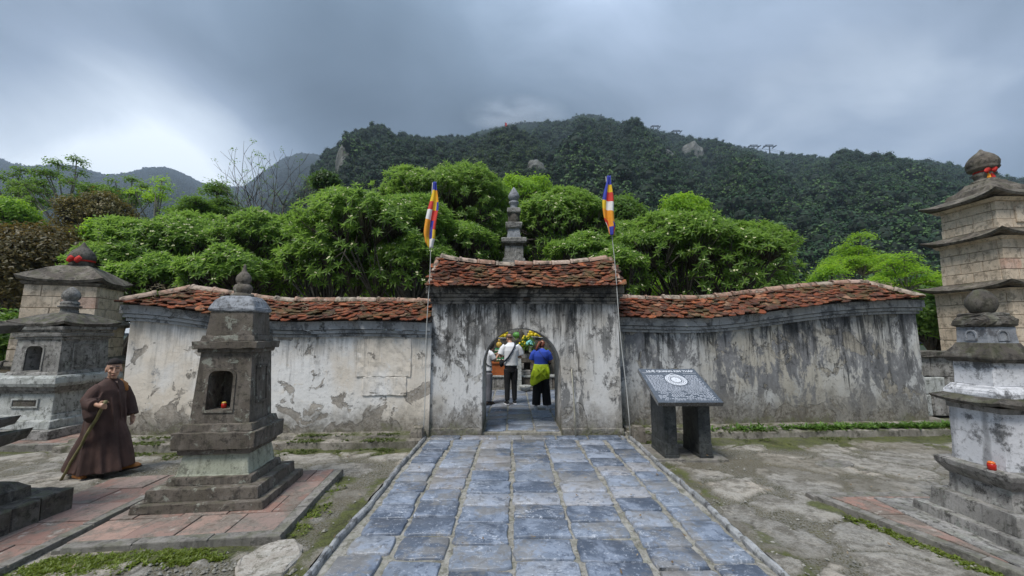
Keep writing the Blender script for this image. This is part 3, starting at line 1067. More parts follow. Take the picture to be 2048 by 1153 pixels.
# ------------------------------------------------------------------ precinct walls
def smooth01(t):
    t = min(max(t, 0), 1)
    return t * t * (3 - 2 * t)


def eave_z(x):
    if x < 0:
        return 2.05 + .29 * smooth01((-x - 3.6) / 3.6) + .02 * math.sin(x * 1.7)
    return 2.15 + .40 * smooth01((x - 3.4) / 5.0) + .02 * math.sin(x * 1.3)


def ridge_z(x):
    return eave_z(x) + .42


def sweep(mbm, xs, prof, yoff=0):
    """prof(x) -> list of (y, z) points round the section"""
    mbm.rings([[(x, y, z) for (y, z) in prof(x)] for x in xs])


TILE_MESHES = []
for i in range(5):
    r_ = random.Random(i)
    mbm = MB()
    wv, lv, th = .084, .115, .017
    tip = [(-wv, -lv * .35), (-wv * .62, -lv * .8), (0, -lv * (1.02 + r_.uniform(-.05, .1))), (wv * .62, -lv * .8), (wv, -lv * .35), (wv, lv), (-wv, lv)]
    tip = [(a + r_.uniform(-.008, .008), b + r_.uniform(-.008, .008)) for a, b in tip]
    cam_ = lambda a: .012 * (1 - (a / wv) ** 2)
    mbm.rings([[(a, b, cam_(a) - th) for a, b in tip], [(a, b, cam_(a)) for a, b in tip]])
    TILE_MESHES.append(mbm.mesh('roof_tile'))
    TILE_MESHES[-1].materials.append(M['tile'])


def lay_tiles(parent, xa, xb, eave, ridge, rows, pitchx, seed, clip=None, limit=300):
    """fish-scale tiles: eave(x), ridge(x) -> (y, z) of the slope's foot and head"""
    r_ = random.Random(seed)
    cells = []
    for k in range(rows):
        t = (k + .25) / rows
        x = xa + (pitchx / 2 if k % 2 else 0) + r_.uniform(0, .03)
        while x < xb:
            if clip is None or clip(x, t): cells.append((x + r_.uniform(-.02, .02), min(t + r_.uniform(-.025, .025), .97)))
            x += pitchx
    r_.shuffle(cells)
    extra = MB()
    for n, (x, t) in enumerate(cells):
        e, g = eave(x), ridge(x)
        y, z = e[0] + (g[0] - e[0]) * t, e[1] + (g[1] - e[1]) * t
        ang = math.atan2(g[1] - e[1], g[0] - e[0])
        sl = (eave(x + .1)[1] - eave(x - .1)[1]) / .2
        ex, rz = ang - .13 + r_.uniform(-.20, .13), r_.uniform(-.20, .20)
        me = TILE_MESHES[r_.randrange(5)]
        mat4 = Matrix.Translation((x, y - .02, z + .036 + r_.uniform(-.014, .026))) @ Euler((ex, -math.atan(sl) + r_.uniform(-.16, .16), rz)).to_matrix().to_4x4()
        if n < limit:
            o = bpy.data.objects.new('roof_tile', me)
            COL.objects.link(o)
            o.parent = parent
            o.matrix_local = mat4
        else:
            b0 = len(extra.v)
            extra.v.extend([tuple(mat4 @ v.co) for v in me.vertices])
            for p in me.polygons:
                extra.quad(*[b0 + i for i in p.vertices])
    if extra.f:
        props(obj('roof_tiles', extra, M['tile'], parent), kind='stuff')


def ridge_caps(parent, pts, rad, seed, seg=.36):
    """half-round ridge tiles end to end along a polyline"""
    r_ = random.Random(seed)
    for a, b in pts:
        a, b = Vector(a), Vector(b)
        dirv = (b - a).normalized()
        side = Vector((-dirv.y, dirv.x, 0)).normalized()
        up = dirv.cross(side) * -1
        if up.z < 0: up = -up
        R = []
        jz = r_.uniform(-.014, .012)
        for (tt, rr) in ((.0, rad * 1.08), (.11, rad * 1.10), (.14, rad * .97), (.9, rad * .93), (.985, rad * .82)):
            p = a.lerp(b, .01 + tt * .98) + Vector((0, 0, jz))
            R.append([tuple(p + side * math.cos(PI * k / 7) * rr + up * (math.sin(PI * k / 7) * rr * .95 - .02)) for k in range(8)])
        mbm = MB()
        mbm.rings(R)
        obj('ridge_tile', mbm, M['ridge'], parent, jit=.004, seed=r_.random())


def build_wall(xa, xb, outer, label, mat, seed):
    """outer = -1: the free end is at xa, +1: at xb"""
    wl = thing('precinct_wall', label, 'wall', (0, 0, 0), 0, 'precinct walls beside the gate')
    n = 44
    xs = [xa + (xb - xa) * i / n for i in range(n + 1)]
    TH = .95
    fr = lambda x: wall_y(x) + (-.10 if x < 0 else .12)
    # body as a fine sheet front so the plaster can swell a little
    mbm = MB()
    nz_ = 16
    X, Z = np.meshgrid(np.array(xs), np.linspace(0, 1, nz_ + 1))
    sw = (fbm(X * 1.3 + seed, Z * 2.5, seed, 4) - .5) * .035
    R = []
    for i, x in enumerate(xs):
        zt = eave_z(x) - .20
        z0_ = -.12
        colf = [(x, fr(x) + float(sw[j, i]) + .02 * (1 - j / nz_) * -1, z0_ + (zt - z0_) * j / nz_) for j in range(nz_ + 1)]
        R.append(colf + [(x, fr(x) + TH, zt), (x, fr(x) + TH, z0_)])
    mbm.rings(R)
    obj('plaster_face', mbm, M[mat], wl)
    # stepped cornice of three bands
    e0, e1 = (xa - .02, xb) if outer < 0 else (xa, xb + .02)
    for (dz0, dz1, pr, nm) in ((-.285, -.235, .035, 'cornice_band'), (-.225, -.165, .070, 'cornice_band'), (-.155, -.005, .10, 'cornice_fascia')):
        mbm = MB()
        xx = [e0 - (pr if outer < 0 else 0) + (e1 - e0 + pr) * i / n for i in range(n + 1)]
        sweep(mbm, xx, lambda x: [(fr(x) - pr, eave_z(x) + dz0), (fr(x) - pr, eave_z(x) + dz1), (fr(x) + TH + pr, eave_z(x) + dz1), (fr(x) + TH + pr, eave_z(x) + dz0)])
        obj(nm, mbm, M['cornice'], wl)
    # roof bed
    ev = lambda x: (fr(x) - .15, eave_z(x) + .005)
    hip = .62
    def rg(x):
        dd = (x - xa) if outer < 0 else (xb - x)
        k = smooth01(dd / hip) if dd < hip else 1.0
        k2 = min(max((dd + .12) / (hip + .12), 0), 1)
        return (fr(x) + TH / 2, eave_z(x) + .03 + (.35 if x < 0 else .38) * k2)
    mbm = MB()
    xo0, xo1 = (xa - .12, xb) if outer < 0 else (xa, xb + .12)
    xx = [xo0 + (xo1 - xo0) * i / n for i in range(n + 1)]
    sweep(mbm, xx, lambda x: [(ev(x)[0], ev(x)[1]), rg(x), (fr(x) + TH + .15, ev(x)[1]), (fr(x) + TH / 2, ev(x)[1] - .004)])
    obj('roof_bed', mbm, M['tile_bed'], wl)
    lay_tiles(wl, xo0 + .06, xo1 - .05, ev, rg, 7, .148, seed)
    # ridge and hip caps
    pts = []
    ra, rb = (xa + hip, xb) if outer < 0 else (xa, xb - hip)
    m_ = int((rb - ra) / .37)
    P_ = [(ra + (rb - ra) * i / m_) for i in range(m_ + 1)]
    q = [(x, rg(x)[0], rg(x)[1] + .035) for x in P_]
    pts += list(zip(q, q[1:]))
    ex = xo0 if outer < 0 else xo1
    hx = ra if outer < 0 else rb
    h0 = Vector((hx, rg(hx)[0], rg(hx)[1] + .03))
    for yy in (fr(ex) - .12, fr(ex) + TH + .12):
        h1 = Vector((ex, yy, eave_z(ex) + .05))
        pts += [(h0.lerp(h1, .02), h0.lerp(h1, .5)), (h0.lerp(h1, .5), h0.lerp(h1, 1.0))]
    ridge_caps(wl, pts, .095, seed)
    return wl


wl = build_wall(-6.80, -1.50, -1, 'long white plastered wall with tiled roof behind the square pedestal shrine', 'wall_left', 3)
wr = build_wall(2.05, 8.40, 1, 'long dark stained wall with tiled roof behind the black information stand', 'wall_right', 9)

# repaired plaster patches standing slightly proud on the left wall
for (ax, bx, za, zb_) in ((-2.82, -1.86, 1.06, 1.74), (-2.70, -1.93, .73, 1.05)):
    mbm = MB()
    yf = wall_y((ax + bx) / 2) - .10
    mbm.rings([[(ax, yf - .028 + .06 * (ax - (ax + bx) / 2), za), (bx, yf - .028 + .06 * (bx - (ax + bx) / 2), za), (bx, yf - .028 + .06 * (bx - (ax + bx) / 2), zb_), (ax, yf - .028 + .06 * (ax - (ax + bx) / 2), zb_)],
               [(ax - .02, yf + .04, za - .02), (bx + .02, yf + .04, za - .02), (bx + .02, yf + .04, zb_ + .02), (ax - .02, yf + .04, zb_ + .02)]])
    obj('plaster_patch', mbm, M['patch'] if 'patch' in M else M['wall_left'], wl, bevel=.008, sub=.09, jit=.006)


# stepped mossy footing below the walls
def footing(xa, xb, label, dy):
    ft = thing('wall_footing', label, 'footing', (0, 0, 0), 0, 'stepped footings of the precinct walls')
    n = 40
    for (f0, z0_, z1_, nm, mt) in ((-.50, -.2, .045, 'lower_step', 'footing'), (-.28, .03, .095, 'upper_step', 'footing')):
        mbm = MB()
        xs = [xa + (xb - xa) * i / n for i in range(n + 1)]
        sweep(mbm, xs, lambda x: [(wall_y(x) + dy + f0, z0_), (wall_y(x) + dy + f0 + .01, z1_ - .012), (wall_y(x) + dy + f0 + .02, z1_), (wall_y(x) + dy + .3, z1_), (wall_y(x) + dy + .3, z0_)])
        obj(nm, mbm, M[mt], ft, jit=.009, seed=int(f0 * 100))
    return ft


footing(-7.3, -1.56, 'low mossy stone step running along the foot of the white wall', -.10)
footing(2.12, 8.8, 'low mossy stone step running along the foot of the dark stained wall', .12)

# ------------------------------------------------------------------ gate
GX0, GX1, GY, GD = -1.53, 2.02, 7.26, 1.12
GC = (GX0 + GX1) / 2
AX0, AX1 = -.545, .905
AC, AR = (AX0 + AX1) / 2, (AX1 - AX0) / 2
ASP = 1.93 - AR
gate = thing('gateway', 'weathered grey plaster gateway with round arch and red tiled roof', 'gate', (0, 0, 0))
out = [(GX0, -.05), (AX0, -.05)]
for i in range(19):
    a = PI - PI * i / 18
    out.append((AC + AR * math.cos(a), ASP + AR * math.sin(a)))
out += [(AX1, -.05), (GX1, -.05), (GX1 - .02, 2.42), (GX0 + .02, 2.42)]
mb = MB()
mb.rings([[(x, GY, z) for x, z in out], [(x, GY + GD, z) for x, z in out]])
og = obj('archway_wall', mb, M['gate'], gate, bevel=.012)
for (x0_, x1_) in ((GX0 - .015, AX0 + .0), (AX1 - .0, GX1 + .02)):
    mb = MB()
    mb.box(x0_, x1_, GY - .028, GY + .35, -.06, .12)
    obj('base_plinth', mb, M['gate'], gate, bevel=.01, sub=.12, jit=.006)


def geave(x):
    k = abs(x - GC) / 1.8
    return 2.665 + .055 * k ** 2.2


for (z0_, z1_, pr, nm) in ((2.395, 2.435, .03, 'cornice_band'), (2.445, 2.515, .012, 'cornice_band'), (2.525, 2.575, .06, 'cornice_band'), (2.585, 2.685, .085, 'cornice_fascia')):
    mb = MB()
    xs = [GX0 - pr + (GX1 - GX0 + 2 * pr) * i / 24 for i in range(25)]
    top = (z1_ > 2.6)
    sweep(mb, xs, lambda x: [(GY - pr, z0_), (GY - pr, (geave(x) if top else z1_)), (GY + GD + pr, (geave(x) if top else z1_)), (GY + GD + pr, z0_)])
    obj(nm, mb, M['cornice_dark'], gate, jit=.003)
# small blocks left in the frieze
for i in range(21):
    mb = MB()
    x = GX0 + .06 + i * .168
    mb.box(x, x + .13, GY - .030, GY - .008, 2.452, 2.508)
    obj('frieze_block', mb, M['cornice_dark' if i not in (10, ) else 'tile_bed'], gate, bevel=.006)
gev = lambda x: (GY - .17, geave(x) + .01)


def grg(x):
    k = abs(x - GC) / 1.6
    return (GY + .60, 3.20 + .13 * k ** 2.4)


mb = MB()
xs = [GX0 - .04 + (GX1 - GX0 + .08) * i / 24 for i in range(25)]
sweep(mb, xs, lambda x: [gev(x), grg(x), (GY + GD + .17, gev(x)[1]), (GY + .6, gev(x)[1] - .005)])
obj('roof_bed', mb, M['tile_bed'], gate)
lay_tiles(gate, GX0 - .02, GX1 + .03, gev, grg, 10, .142, 77, clip=lambda x, t: GX0 + .06 * t - .05 < x < GX1 - .06 * t + .05)
q = [(x, grg(x)[0], grg(x)[1] + .045) for x in [GX0 + .05 + (GX1 - GX0 - .10) * i / 9 for i in range(10)]]
ridge_caps(gate, list(zip(q, q[1:])), .10, 5)
for sx, xg in ((-1, GX0 + .0), (1, GX1 - .0)):
    q = [Vector((xg, *grg(xg))).lerp(Vector((xg, *gev(xg))), t_) + Vector((0, 0, .05)) for t_ in (0.05, .36, .67, 1.0)]
    ridge_caps(gate, list(zip(q, q[1:])), .05, 8 + sx)
# thin mortar course under the ridge
mb = MB()
sweep(mb, xs[1:-1], lambda x: [(grg(x)[0] - .09, grg(x)[1] - .06), (grg(x)[0] - .07, grg(x)[1] + .03), (grg(x)[0] + .07, grg(x)[1] + .03), (grg(x)[0] + .09, grg(x)[1] - .06)])
obj('ridge_course', mb, M['cornice_dark'], gate)

for (bx, by, lab) in ((-1.66, 7.00, 'small worn stone block at the foot of the gate beside the white wall'), (2.23, 7.05, 'small worn stone block at the foot of the gate beside the dark wall')):
    mb = MB()
    mb.tier([(-.08, .105), (.12, .10), (.19, .085), (.20, .05)])
    o = obj('stone_block', mb, M['gatestone'], bevel=.015, jit=.006, loc=(bx, by, .02))
    props(o, lab, 'stone block', 'stone blocks at the foot of the gate')


# ------------------------------------------------------------------ stupas and towers
def tier(parent, name, levels, mat, bevel=.012, jit=.004, sub=.16, yx=1.0, seed=1):
    mbm = MB()
    mbm.tier(levels, yx=yx)
    return obj(name, mbm, M[mat], parent, bevel=bevel, sub=sub, jit=jit, seed=seed)


def curved_roof(parent, name, he, ht, ze, zt, th, lift, mat, n=8, conc=1.7, steps=6, hin=None, jit=.004):
    """four-sided roof slab with upturned corners"""
    def ring(h, z, lf):
        pts = []
        for (ax, ay, bx, by) in ((-1, -1, 1, -1), (1, -1, 1, 1), (1, 1, -1, 1), (-1, 1, -1, -1)):
            for i in range(n):
                t_ = i / n
                x, y = ax + (bx - ax) * t_, ay + (by - ay) * t_
                k = abs(2 * t_ - 1) ** 3
                pts.append((x * h * (1 + .04 * k * (lf > 0)), y * h * (1 + .04 * k * (lf > 0)), z + lf * k))
        return pts
    R = [ring(hin or ht, ze - th * .6, 0), ring(he * .97, ze - th, lift), ring(he, ze, lift)]
    for i in range(1, steps + 1):
        t_ = i / steps
        R.append(ring(he + (ht - he) * t_, ze + (zt - ze) * (t_ ** conc if conc > 1 else 1 - (1 - t_) ** (1 / conc)), lift * (1 - t_) ** 2))
    mbm = MB()
    mbm.rings(R)
    return obj(name, mbm, M[mat], parent, jit=jit)


def finial(parent, prof, mat, name='finial', n=18):
    mbm = MB()
    mbm.lathe(prof, n)
    return obj(name, mbm, M[mat], parent, smooth=True)


def niche_body(parent, name, z0, z1, h0, h1, nx0, nx1, nz0, nz1, mat, depth=.3, mat_in=None):
    """square tapered body with a recessed arched-corner niche in its front face (local -Y)"""
    def hf(z): return h0 + (h1 - h0) * (z - z0) / (z1 - z0)
    mbm = MB()
    r = (nx1 - nx0) * .28
    hole = [(nx0, nz0), (nx1, nz0), (nx1, nz1 - r)]
    for i in range(1, 6):
        a = PI / 2 * i / 6
        hole.append((nx1 - r + r * math.cos(a), nz1 - r + r * math.sin(a)))
    hole += [(nx1 - r, nz1), (nx0 + r, nz1)]
    for i in range(1, 6):
        a = PI / 2 + PI / 2 * i / 6
        hole.append((nx0 + r + r * math.cos(a), nz1 - r + r * math.sin(a)))
    hole.append((nx0, nz1 - r))
    m_ = len(hole)
    outer = []
    cx, cz = (nx0 + nx1) / 2, (nz0 + nz1) / 2
    for (x, z) in hole:       # project each hole point out to the border
        dx_, dz_ = x - cx, z - cz
        k = 1e9
        if dz_ > 0: k = min(k, (z1 - cz) / dz_)
        if dz_ < 0: k = min(k, (z0 - cz) / dz_)
        hm = (h0 + h1) / 2
        if dx_ > 0: k = min(k, (hm - cx) / dx_)
        if dx_ < 0: k = min(k, (-hm - cx) / dx_)
        ox, oz = cx + dx_ * k, cz + dz_ * k
        if abs(abs(ox) - hm) < 1e-6: ox = math.copysign(hf(oz), ox)
        outer.append([ox, oz])
    for (tx, tz) in ((-h0, z0), (h0, z0), (h1, z1), (-h1, z1)):      # snap nearest points to the corners
        i = min(range(m_), key=lambda q: (outer[q][0] - tx) ** 2 + (outer[q][1] - tz) ** 2)
        outer[i] = [tx, tz]
    f = lambda x, z, d=0: (x, -hf(z) + d, z)
    b0 = mbm.addv(*[f(x, z) for x, z in outer])
    b1 = mbm.addv(*[f(x, z) for x, z in hole])
    b2 = mbm.addv(*[f(x, z, depth) for x, z in hole])
    for i in range(m_):
        j = (i + 1) % m_
        mbm.quad(b0 + i, b0 + j, b1 + j, b1 + i)
        mbm.quad(b1 + i, b1 + j, b2 + j, b2 + i)
    mbm.quad(*[b2 + i for i in range(m_)])
    A_ = [(-h0, -h0, z0), (h0, -h0, z0), (h0, h0, z0), (-h0, h0, z0)]
    B_ = [(-h1, -h1, z1), (h1, -h1, z1), (h1, h1, z1), (-h1, h1, z1)]
    for i in (1, 2, 3):
        j = (i + 1) % 4
        mbm.poly([A_[i], A_[j], B_[j], B_[i]])
    mbm.poly(B_)
    o = obj(name, mbm, M[mat], parent)
    # raised frame round the niche
    fr_ = MB()
    e = .028
    big_ = [(cx + (x - cx) * (1 + 2 * e / (nx1 - nx0)), cz + (z - cz) * (1 + 2 * e / (nz1 - nz0))) for x, z in hole]
    c0 = fr_.addv(*[f(x, z, .004) for x, z in big_]); c1 = fr_.addv(*[f(x, z, -.014) for x, z in big_])
    c2 = fr_.addv(*[f(x, z, -.014) for x, z in hole]); c3 = fr_.addv(*[f(x, z, .01) for x, z in hole])
    for i in range(m_):
        j = (i + 1) % m_
        for a, b in ((c0, c1), (c1, c2), (c2, c3)):
            fr_.quad(a + i, a + j, b + j, b + i)
    obj('niche_frame', fr_, M[mat], parent)
    return o


def side_panel(parent, hx, y0, y1, z0, z1, mat, slope=0.0, sign=1, arch=False):
    """thin raised frame of a blind panel on the local +X face (sign 1) or -X face"""
    mbm = MB()
    e, p = .022, .012
    for (a, b, c, d_) in ((y0, y1, z0, z0 + e), (y0, y1, z1 - e, z1), (y0, y0 + e, z0 + e, z1 - e), (y1 - e, y1, z0 + e, z1 - e)):
        xs_ = lambda z: sign * (hx - slope * (z - z0))
        mbm.rings([[(xs_(z) - sign * .01, a, z), (xs_(z) + sign * p, a, z), (xs_(z) + sign * p, b, z), (xs_(z) - sign * .01, b, z)] for z in (c, d_)])
    return obj('panel_frame', mbm, M[mat], parent)


# --- square pedestal shrine with a niche
sh = thing('pedestal_shrine', 'dark square pedestal shrine with open niche and onion finial on the red tiled platform', 'shrine', (-3.22, 4.58, .055), math.radians(6))
sh.scale = (1.0, .78, 1.0)      # shallower than it is wide
tier(sh, 'base_slab', [(0, .625), (.085, .62)], 'dark_stone')
tier(sh, 'base_step', [(.08, .545), (.205, .535)], 'dark_stone', seed=2)
tier(sh, 'base_step', [(.20, .42), (.285, .41)], 'dark_stone', seed=3)
tier(sh, 'green_pedestal', [(.28, .372), (.30, .36), (.50, .325)], 'green_stone', seed=4)
tier(sh, 'neck_band', [(.50, .365), (.565, .372)], 'dark_stone', seed=5)
tier(sh, 'wide_slab', [(.56, .415), (.735, .42)], 'lichen' if 'lichen' in M else 'dark_stone', seed=6)
tier(sh, 'upper_step', [(.73, .372), (.815, .352)], 'dark_stone', seed=7)
niche_body(sh, 'niche_body', .81, 1.58, .305, .268, -.155, .10, .955, 1.375, 'dark_stone', .36)
side_panel(sh, .300, -.16, .14, 1.0, 1.42, 'dark_stone', .048)
tier(sh, 'cornice', [(1.575, .295), (1.62, .30)], 'dark_stone', seed=8)
tier(sh, 'cornice', [(1.618, .335), (1.70, .34)], 'dark_stone', seed=9)
tier(sh, 'cornice', [(1.698, .285), (1.765, .27)], 'dark_stone', seed=10)
tier(sh, 'upper_block', [(1.76, .248), (2.035, .228)], 'dark_stone', seed=11)
tier(sh, 'roof_cap', [(2.033, .222), (2.045, .25), (2.075, .25), (2.10, .235), (2.165, .205), (2.21, .165), (2.225, .12)], 'lime_stone', seed=12)
finial(sh, [(2.215, .13), (2.25, .12), (2.262, .085), (2.275, .088), (2.30, .103), (2.335, .104), (2.365, .085), (2.375, .06), (2.395, .076), (2.43, .086), (2.47, .076), (2.505, .05), (2.53, .026), (2.56, .019), (2.60, .014), (2.62, .0)], 'dark_stone')


def candle_jar(loc, lab, hi, grp, s_=1.0, gold=False):
    r = thing('candle_jar', lab, 'candle jar', loc, 0, grp)
    mbm = MB()
    mbm.lathe([(0, .0), (.001, .030 * s_), (.012 * s_, .040 * s_), (.07 * s_, .044 * s_), (.085 * s_, .036 * s_)], 14)
    obj('jar', mbm, M['candle_red'], r, smooth=True)
    mbm = MB()
    mbm.lathe([(.085 * s_, .038 * s_), (.098 * s_, .038 * s_), (.112 * s_, .022 * s_), (.114 * s_, .0)], 14)
    obj('lid', mbm, M['gold' if gold else 'candle'], r, smooth=True)
    return r


candle_jar((-3.23, 4.44, 1.012), 'small red candle jar with gilt lid inside the dark niche', 0, 'red candle jars on shrines', .62, True)
st = thing('figurine', 'small dim gilded figurine standing at the back of the dark niche', 'figurine', (-3.18, 4.54, 1.012))
mb = MB(); mb.lathe([(0, .03), (.02, .03), (.03, .022), (.09, .028), (.13, .032), (.155, .016)], 10); obj('robe', mb, M['gold'], st, smooth=True)
mb = MB(); mb.ball((0, 0, .172), .018, 8, 6); obj('head', mb, M['gold'], st, smooth=True)


# --- platforms of red pavers with stone edges
def platform(label, corners, rows, loc_z, edge_sides, seed, edge=.11, tile_len=.42):
    """corners: quad A,B,C,D on the ground (A-B the near side); pavers laid in rows from A-B to D-C"""
    pf = thing('tiled_platform', label, 'platform', (0, 0, 0), 0, 'red tiled platforms')
    A_, B_, C_, D_ = [Vector((x, y, 0)) for x, y in corners]
    mbm = MB()
    mbm.rings([[(p.x, p.y, z) for p in (A_, B_, C_, D_)] for z in (-.12, loc_z - .014)])
    obj('bed', mbm, M['pad_edge'], pf)
    sides = [(A_, B_), (B_, C_), (C_, D_), (D_, A_)]
    r_ = random.Random(seed)
    cen = (A_ + B_ + C_ + D_) / 4
    for i in edge_sides:
        p, q = sides[i]
        L_ = (q - p).length
        n_ = max(1, round(L_ / .62))
        nrm = Vector((-(q - p).y, (q - p).x, 0)).normalized()
        if nrm.dot(cen - p) < 0: nrm = -nrm
        for k in range(n_):
            a, b = p.lerp(q, (k + .006) / n_), p.lerp(q, (k + .994) / n_)
            if k == 0: a = p + (q - p).normalized() * (edge * .55)
            mbm = MB()
            zt = loc_z + .006 + r_.uniform(-.004, .004)
            mbm.rings([[(a.x, a.y, z), (b.x, b.y, z), (b.x + nrm.x * edge, b.y + nrm.y * edge, z), (a.x + nrm.x * edge, a.y + nrm.y * edge, z)] for z in (-.1, zt)])
            obj('edge_stone', mbm, M['pad_edge'], pf, bevel=.007, jit=.002)
    def uv(u, v): return A_ * (1 - u) * (1 - v) + B_ * u * (1 - v) + C_ * u * v + D_ * (1 - u) * v
    Lu, Lv = (B_ - A_).length, (D_ - A_).length
    mu0 = (edge if 3 in edge_sides else 0) / Lu; mu1 = 1 - (edge if 1 in edge_sides else 0) / Lu
    mv0 = (edge if 0 in edge_sides else 0) / Lv; mv1 = 1 - (edge if 2 in edge_sides else 0) / Lv
    nr = max(1, round(Lv * (mv1 - mv0) / rows))
    for j in range(nr):
        v0, v1 = mv0 + (mv1 - mv0) * j / nr, mv0 + (mv1 - mv0) * (j + 1) / nr
        nc = max(1, round(Lu * (mu1 - mu0) / tile_len))
        off = .5 / nc if j % 2 else 0
        k = -1
        us = sorted({mu0, mu1} | {min(max(mu0 + (mu1 - mu0) * (i / nc + off), mu0), mu1) for i in range(nc + 1)})
        for u0, u1 in zip(us, us[1:]):
            if (u1 - u0) * Lu < .05: continue
            gu, gv = .006 / Lu, .006 / Lv
            q = [uv(u0 + gu, v0 + gv), uv(u1 - gu, v0 + gv), uv(u1 - gu, v1 - gv), uv(u0 + gu, v1 - gv)]
            mbm = MB()
            zt = loc_z + r_.uniform(-.005, .004)
            c_ = (q[0] + q[1] + q[2] + q[3]) / 4
            mbm.rings([[(p.x - c_.x, p.y - c_.y, -.03) for p in q], [(p.x - c_.x, p.y - c_.y, -.004) for p in q], [((p.x - c_.x) * .985, (p.y - c_.y) * .985, 0) for p in q]], cap0=False)
            obj('paver', mbm, M['terra'], pf, loc=(c_.x, c_.y, zt))
    return pf


platform('red tiled platform with grey stone edge under the square pedestal shrine', [(-3.84, 3.44), (-2.06, 3.66), (-2.24, 5.36), (-4.02, 5.14)], .40, .055, (0, 1), 3)
platform('strip of large red pavers running along the dark cut off base on the left', [(-4.72, 1.9), (-3.80, 1.9), (-4.03, 5.16), (-4.95, 5.05)], .40, .060, (1,), 8, .10, .46)
platform('red tiled platform with mossy edge under the whitewashed stupa', [(4.15, 2.0), (6.6, 2.0), (6.6, 4.62), (3.32, 4.60)], .42, .055, (2, 3), 12, .12, .42)
platform('low tiled platform under the niche stupa behind the monk', [(-10.2, 6.42), (-7.15, 6.55), (-7.1, 8.4), (-10.2, 8.4)], .42, .03, (0, 1), 15)

# --- niche stupa behind the monk
sa = thing('niche_stupa', 'grey two storey stupa with a curved roof and a niche behind the walking monk', 'stupa', (-8.62, 7.50, .03), 0)
tier(sa, 'base_step', [(0, .70), (.15, .69)], 'old_stone', seed=1)
tier(sa, 'base_step', [(.15, .60), (.28, .585), (.30, .55)], 'old_pale', seed=2)
tier(sa, 'base_step', [(.29, .54), (.38, .52)], 'old_pale', seed=3)
tier(sa, 'lower_body', [(.37, .50), (.75, .475)], 'old_pale', seed=4)
for (a, b, c, d_) in ((-.24, .24, .50, .525), (-.24, .24, .635, .66), (-.24, -.215, .525, .635), (.215, .24, .525, .635)):
    mb = MB(); mb.box(a, b, -.512, -.482, c, d_); obj('vent_frame', mb, M['old_pale'], sa)
mb = MB(); mb.box(-.215, .215, -.499, -.484, .525, .635); obj('vent_panel', mb, M['old_dark'], sa)
tier(sa, 'cornice', [(.75, .50), (.80, .515)], 'old_stone', seed=5)
tier(sa, 'cornice', [(.80, .535), (.87, .55)], 'old_stone', seed=15)
tier(sa, 'wide_slab', [(.87, .58), (.93, .60), (1.02, .59), (1.06, .56)], 'old_pale', seed=6)
tier(sa, 'upper_step', [(1.06, .48), (1.12, .46)], 'old_stone', seed=7)
niche_body(sa, 'niche_body', 1.11, 1.70, .43, .405, -.20, .10, 1.14, 1.58, 'old_stone', .30)
side_panel(sa, .425, -.22, .22, 1.18, 1.62, 'old_stone', .042)
for i, (z0_, z1_, h) in enumerate(((1.70, 1.745, .425), (1.755, 1.82, .455), (1.83, 1.875, .44), (1.875, 1.94, .48))):
    tier(sa, 'cornice', [(z0_, h), (z1_, h + .008)], 'old_stone', seed=20 + i)
curved_roof(sa, 'curved_roof', .505, .14, 1.985, 2.20, .05, .055, 'old_dark', conc=.75)
finial(sa, [(2.17, .15), (2.22, .13), (2.30, .12), (2.31, .165), (2.335, .17), (2.345, .12), (2.38, .14), (2.42, .12), (2.44, .09), (2.48, .125), (2.55, .135), (2.62, .11), (2.68, .06), (2.71, .02), (2.715, 0)], 'old_stone')
va = thing('vase', 'small blue and white porcelain vase in the niche behind the monk', 'vase', (-8.60, 7.20, 1.175))
mb = MB(); mb.lathe([(0, .0), (.001, .035), (.03, .045), (.10, .050), (.15, .035), (.17, .038), (.175, .03)], 14); obj('body', mb, M['porcelain'], va, smooth=True)
for z_ in (.035, .075, .115):
    mb = MB(); mb.lathe([(z_, .050), (z_ + .008, .0535), (z_ + .016, .050)], 14); obj('painted_band', mb, M['porc_blue'], va, smooth=True)
bd = thing('bird_figurine', 'small dark bird figurine on the mossy ledge left of the niche stupa', 'figurine', (-9.36, 7.05, 1.07), .4)
mb = MB()
mb.tube([(-.17, 0, .06), (-.08, 0, .09), (.02, 0, .12), (.08, 0, .15), (.11, 0, .20), (.12, 0, .25), (.15, 0, .27), (.20, 0, .265)], [.01, .035, .06, .045, .025, .018, .022, .006], 8)
obj('body', mb, M['old_dark'], bd, smooth=True)
mb = MB(); mb.tube([(0, .02, 0), (.01, .02, .08)], .008, 5); obj('leg', mb, M['old_dark'], bd)
mb = MB(); mb.tube([(0, -.02, 0), (.01, -.02, .08)], .008, 5); obj('leg', mb, M['old_dark'], bd)
sb = thing('stone_ledge', 'low mossy stone ledge carrying the bird figurine left of the niche stupa', 'ledge', (-9.75, 7.2, 0))
tier(sb, 'stone_block', [(0, .42), (1.02, .40), (1.06, .43), (1.07, .43)], 'old_pale', seed=4)


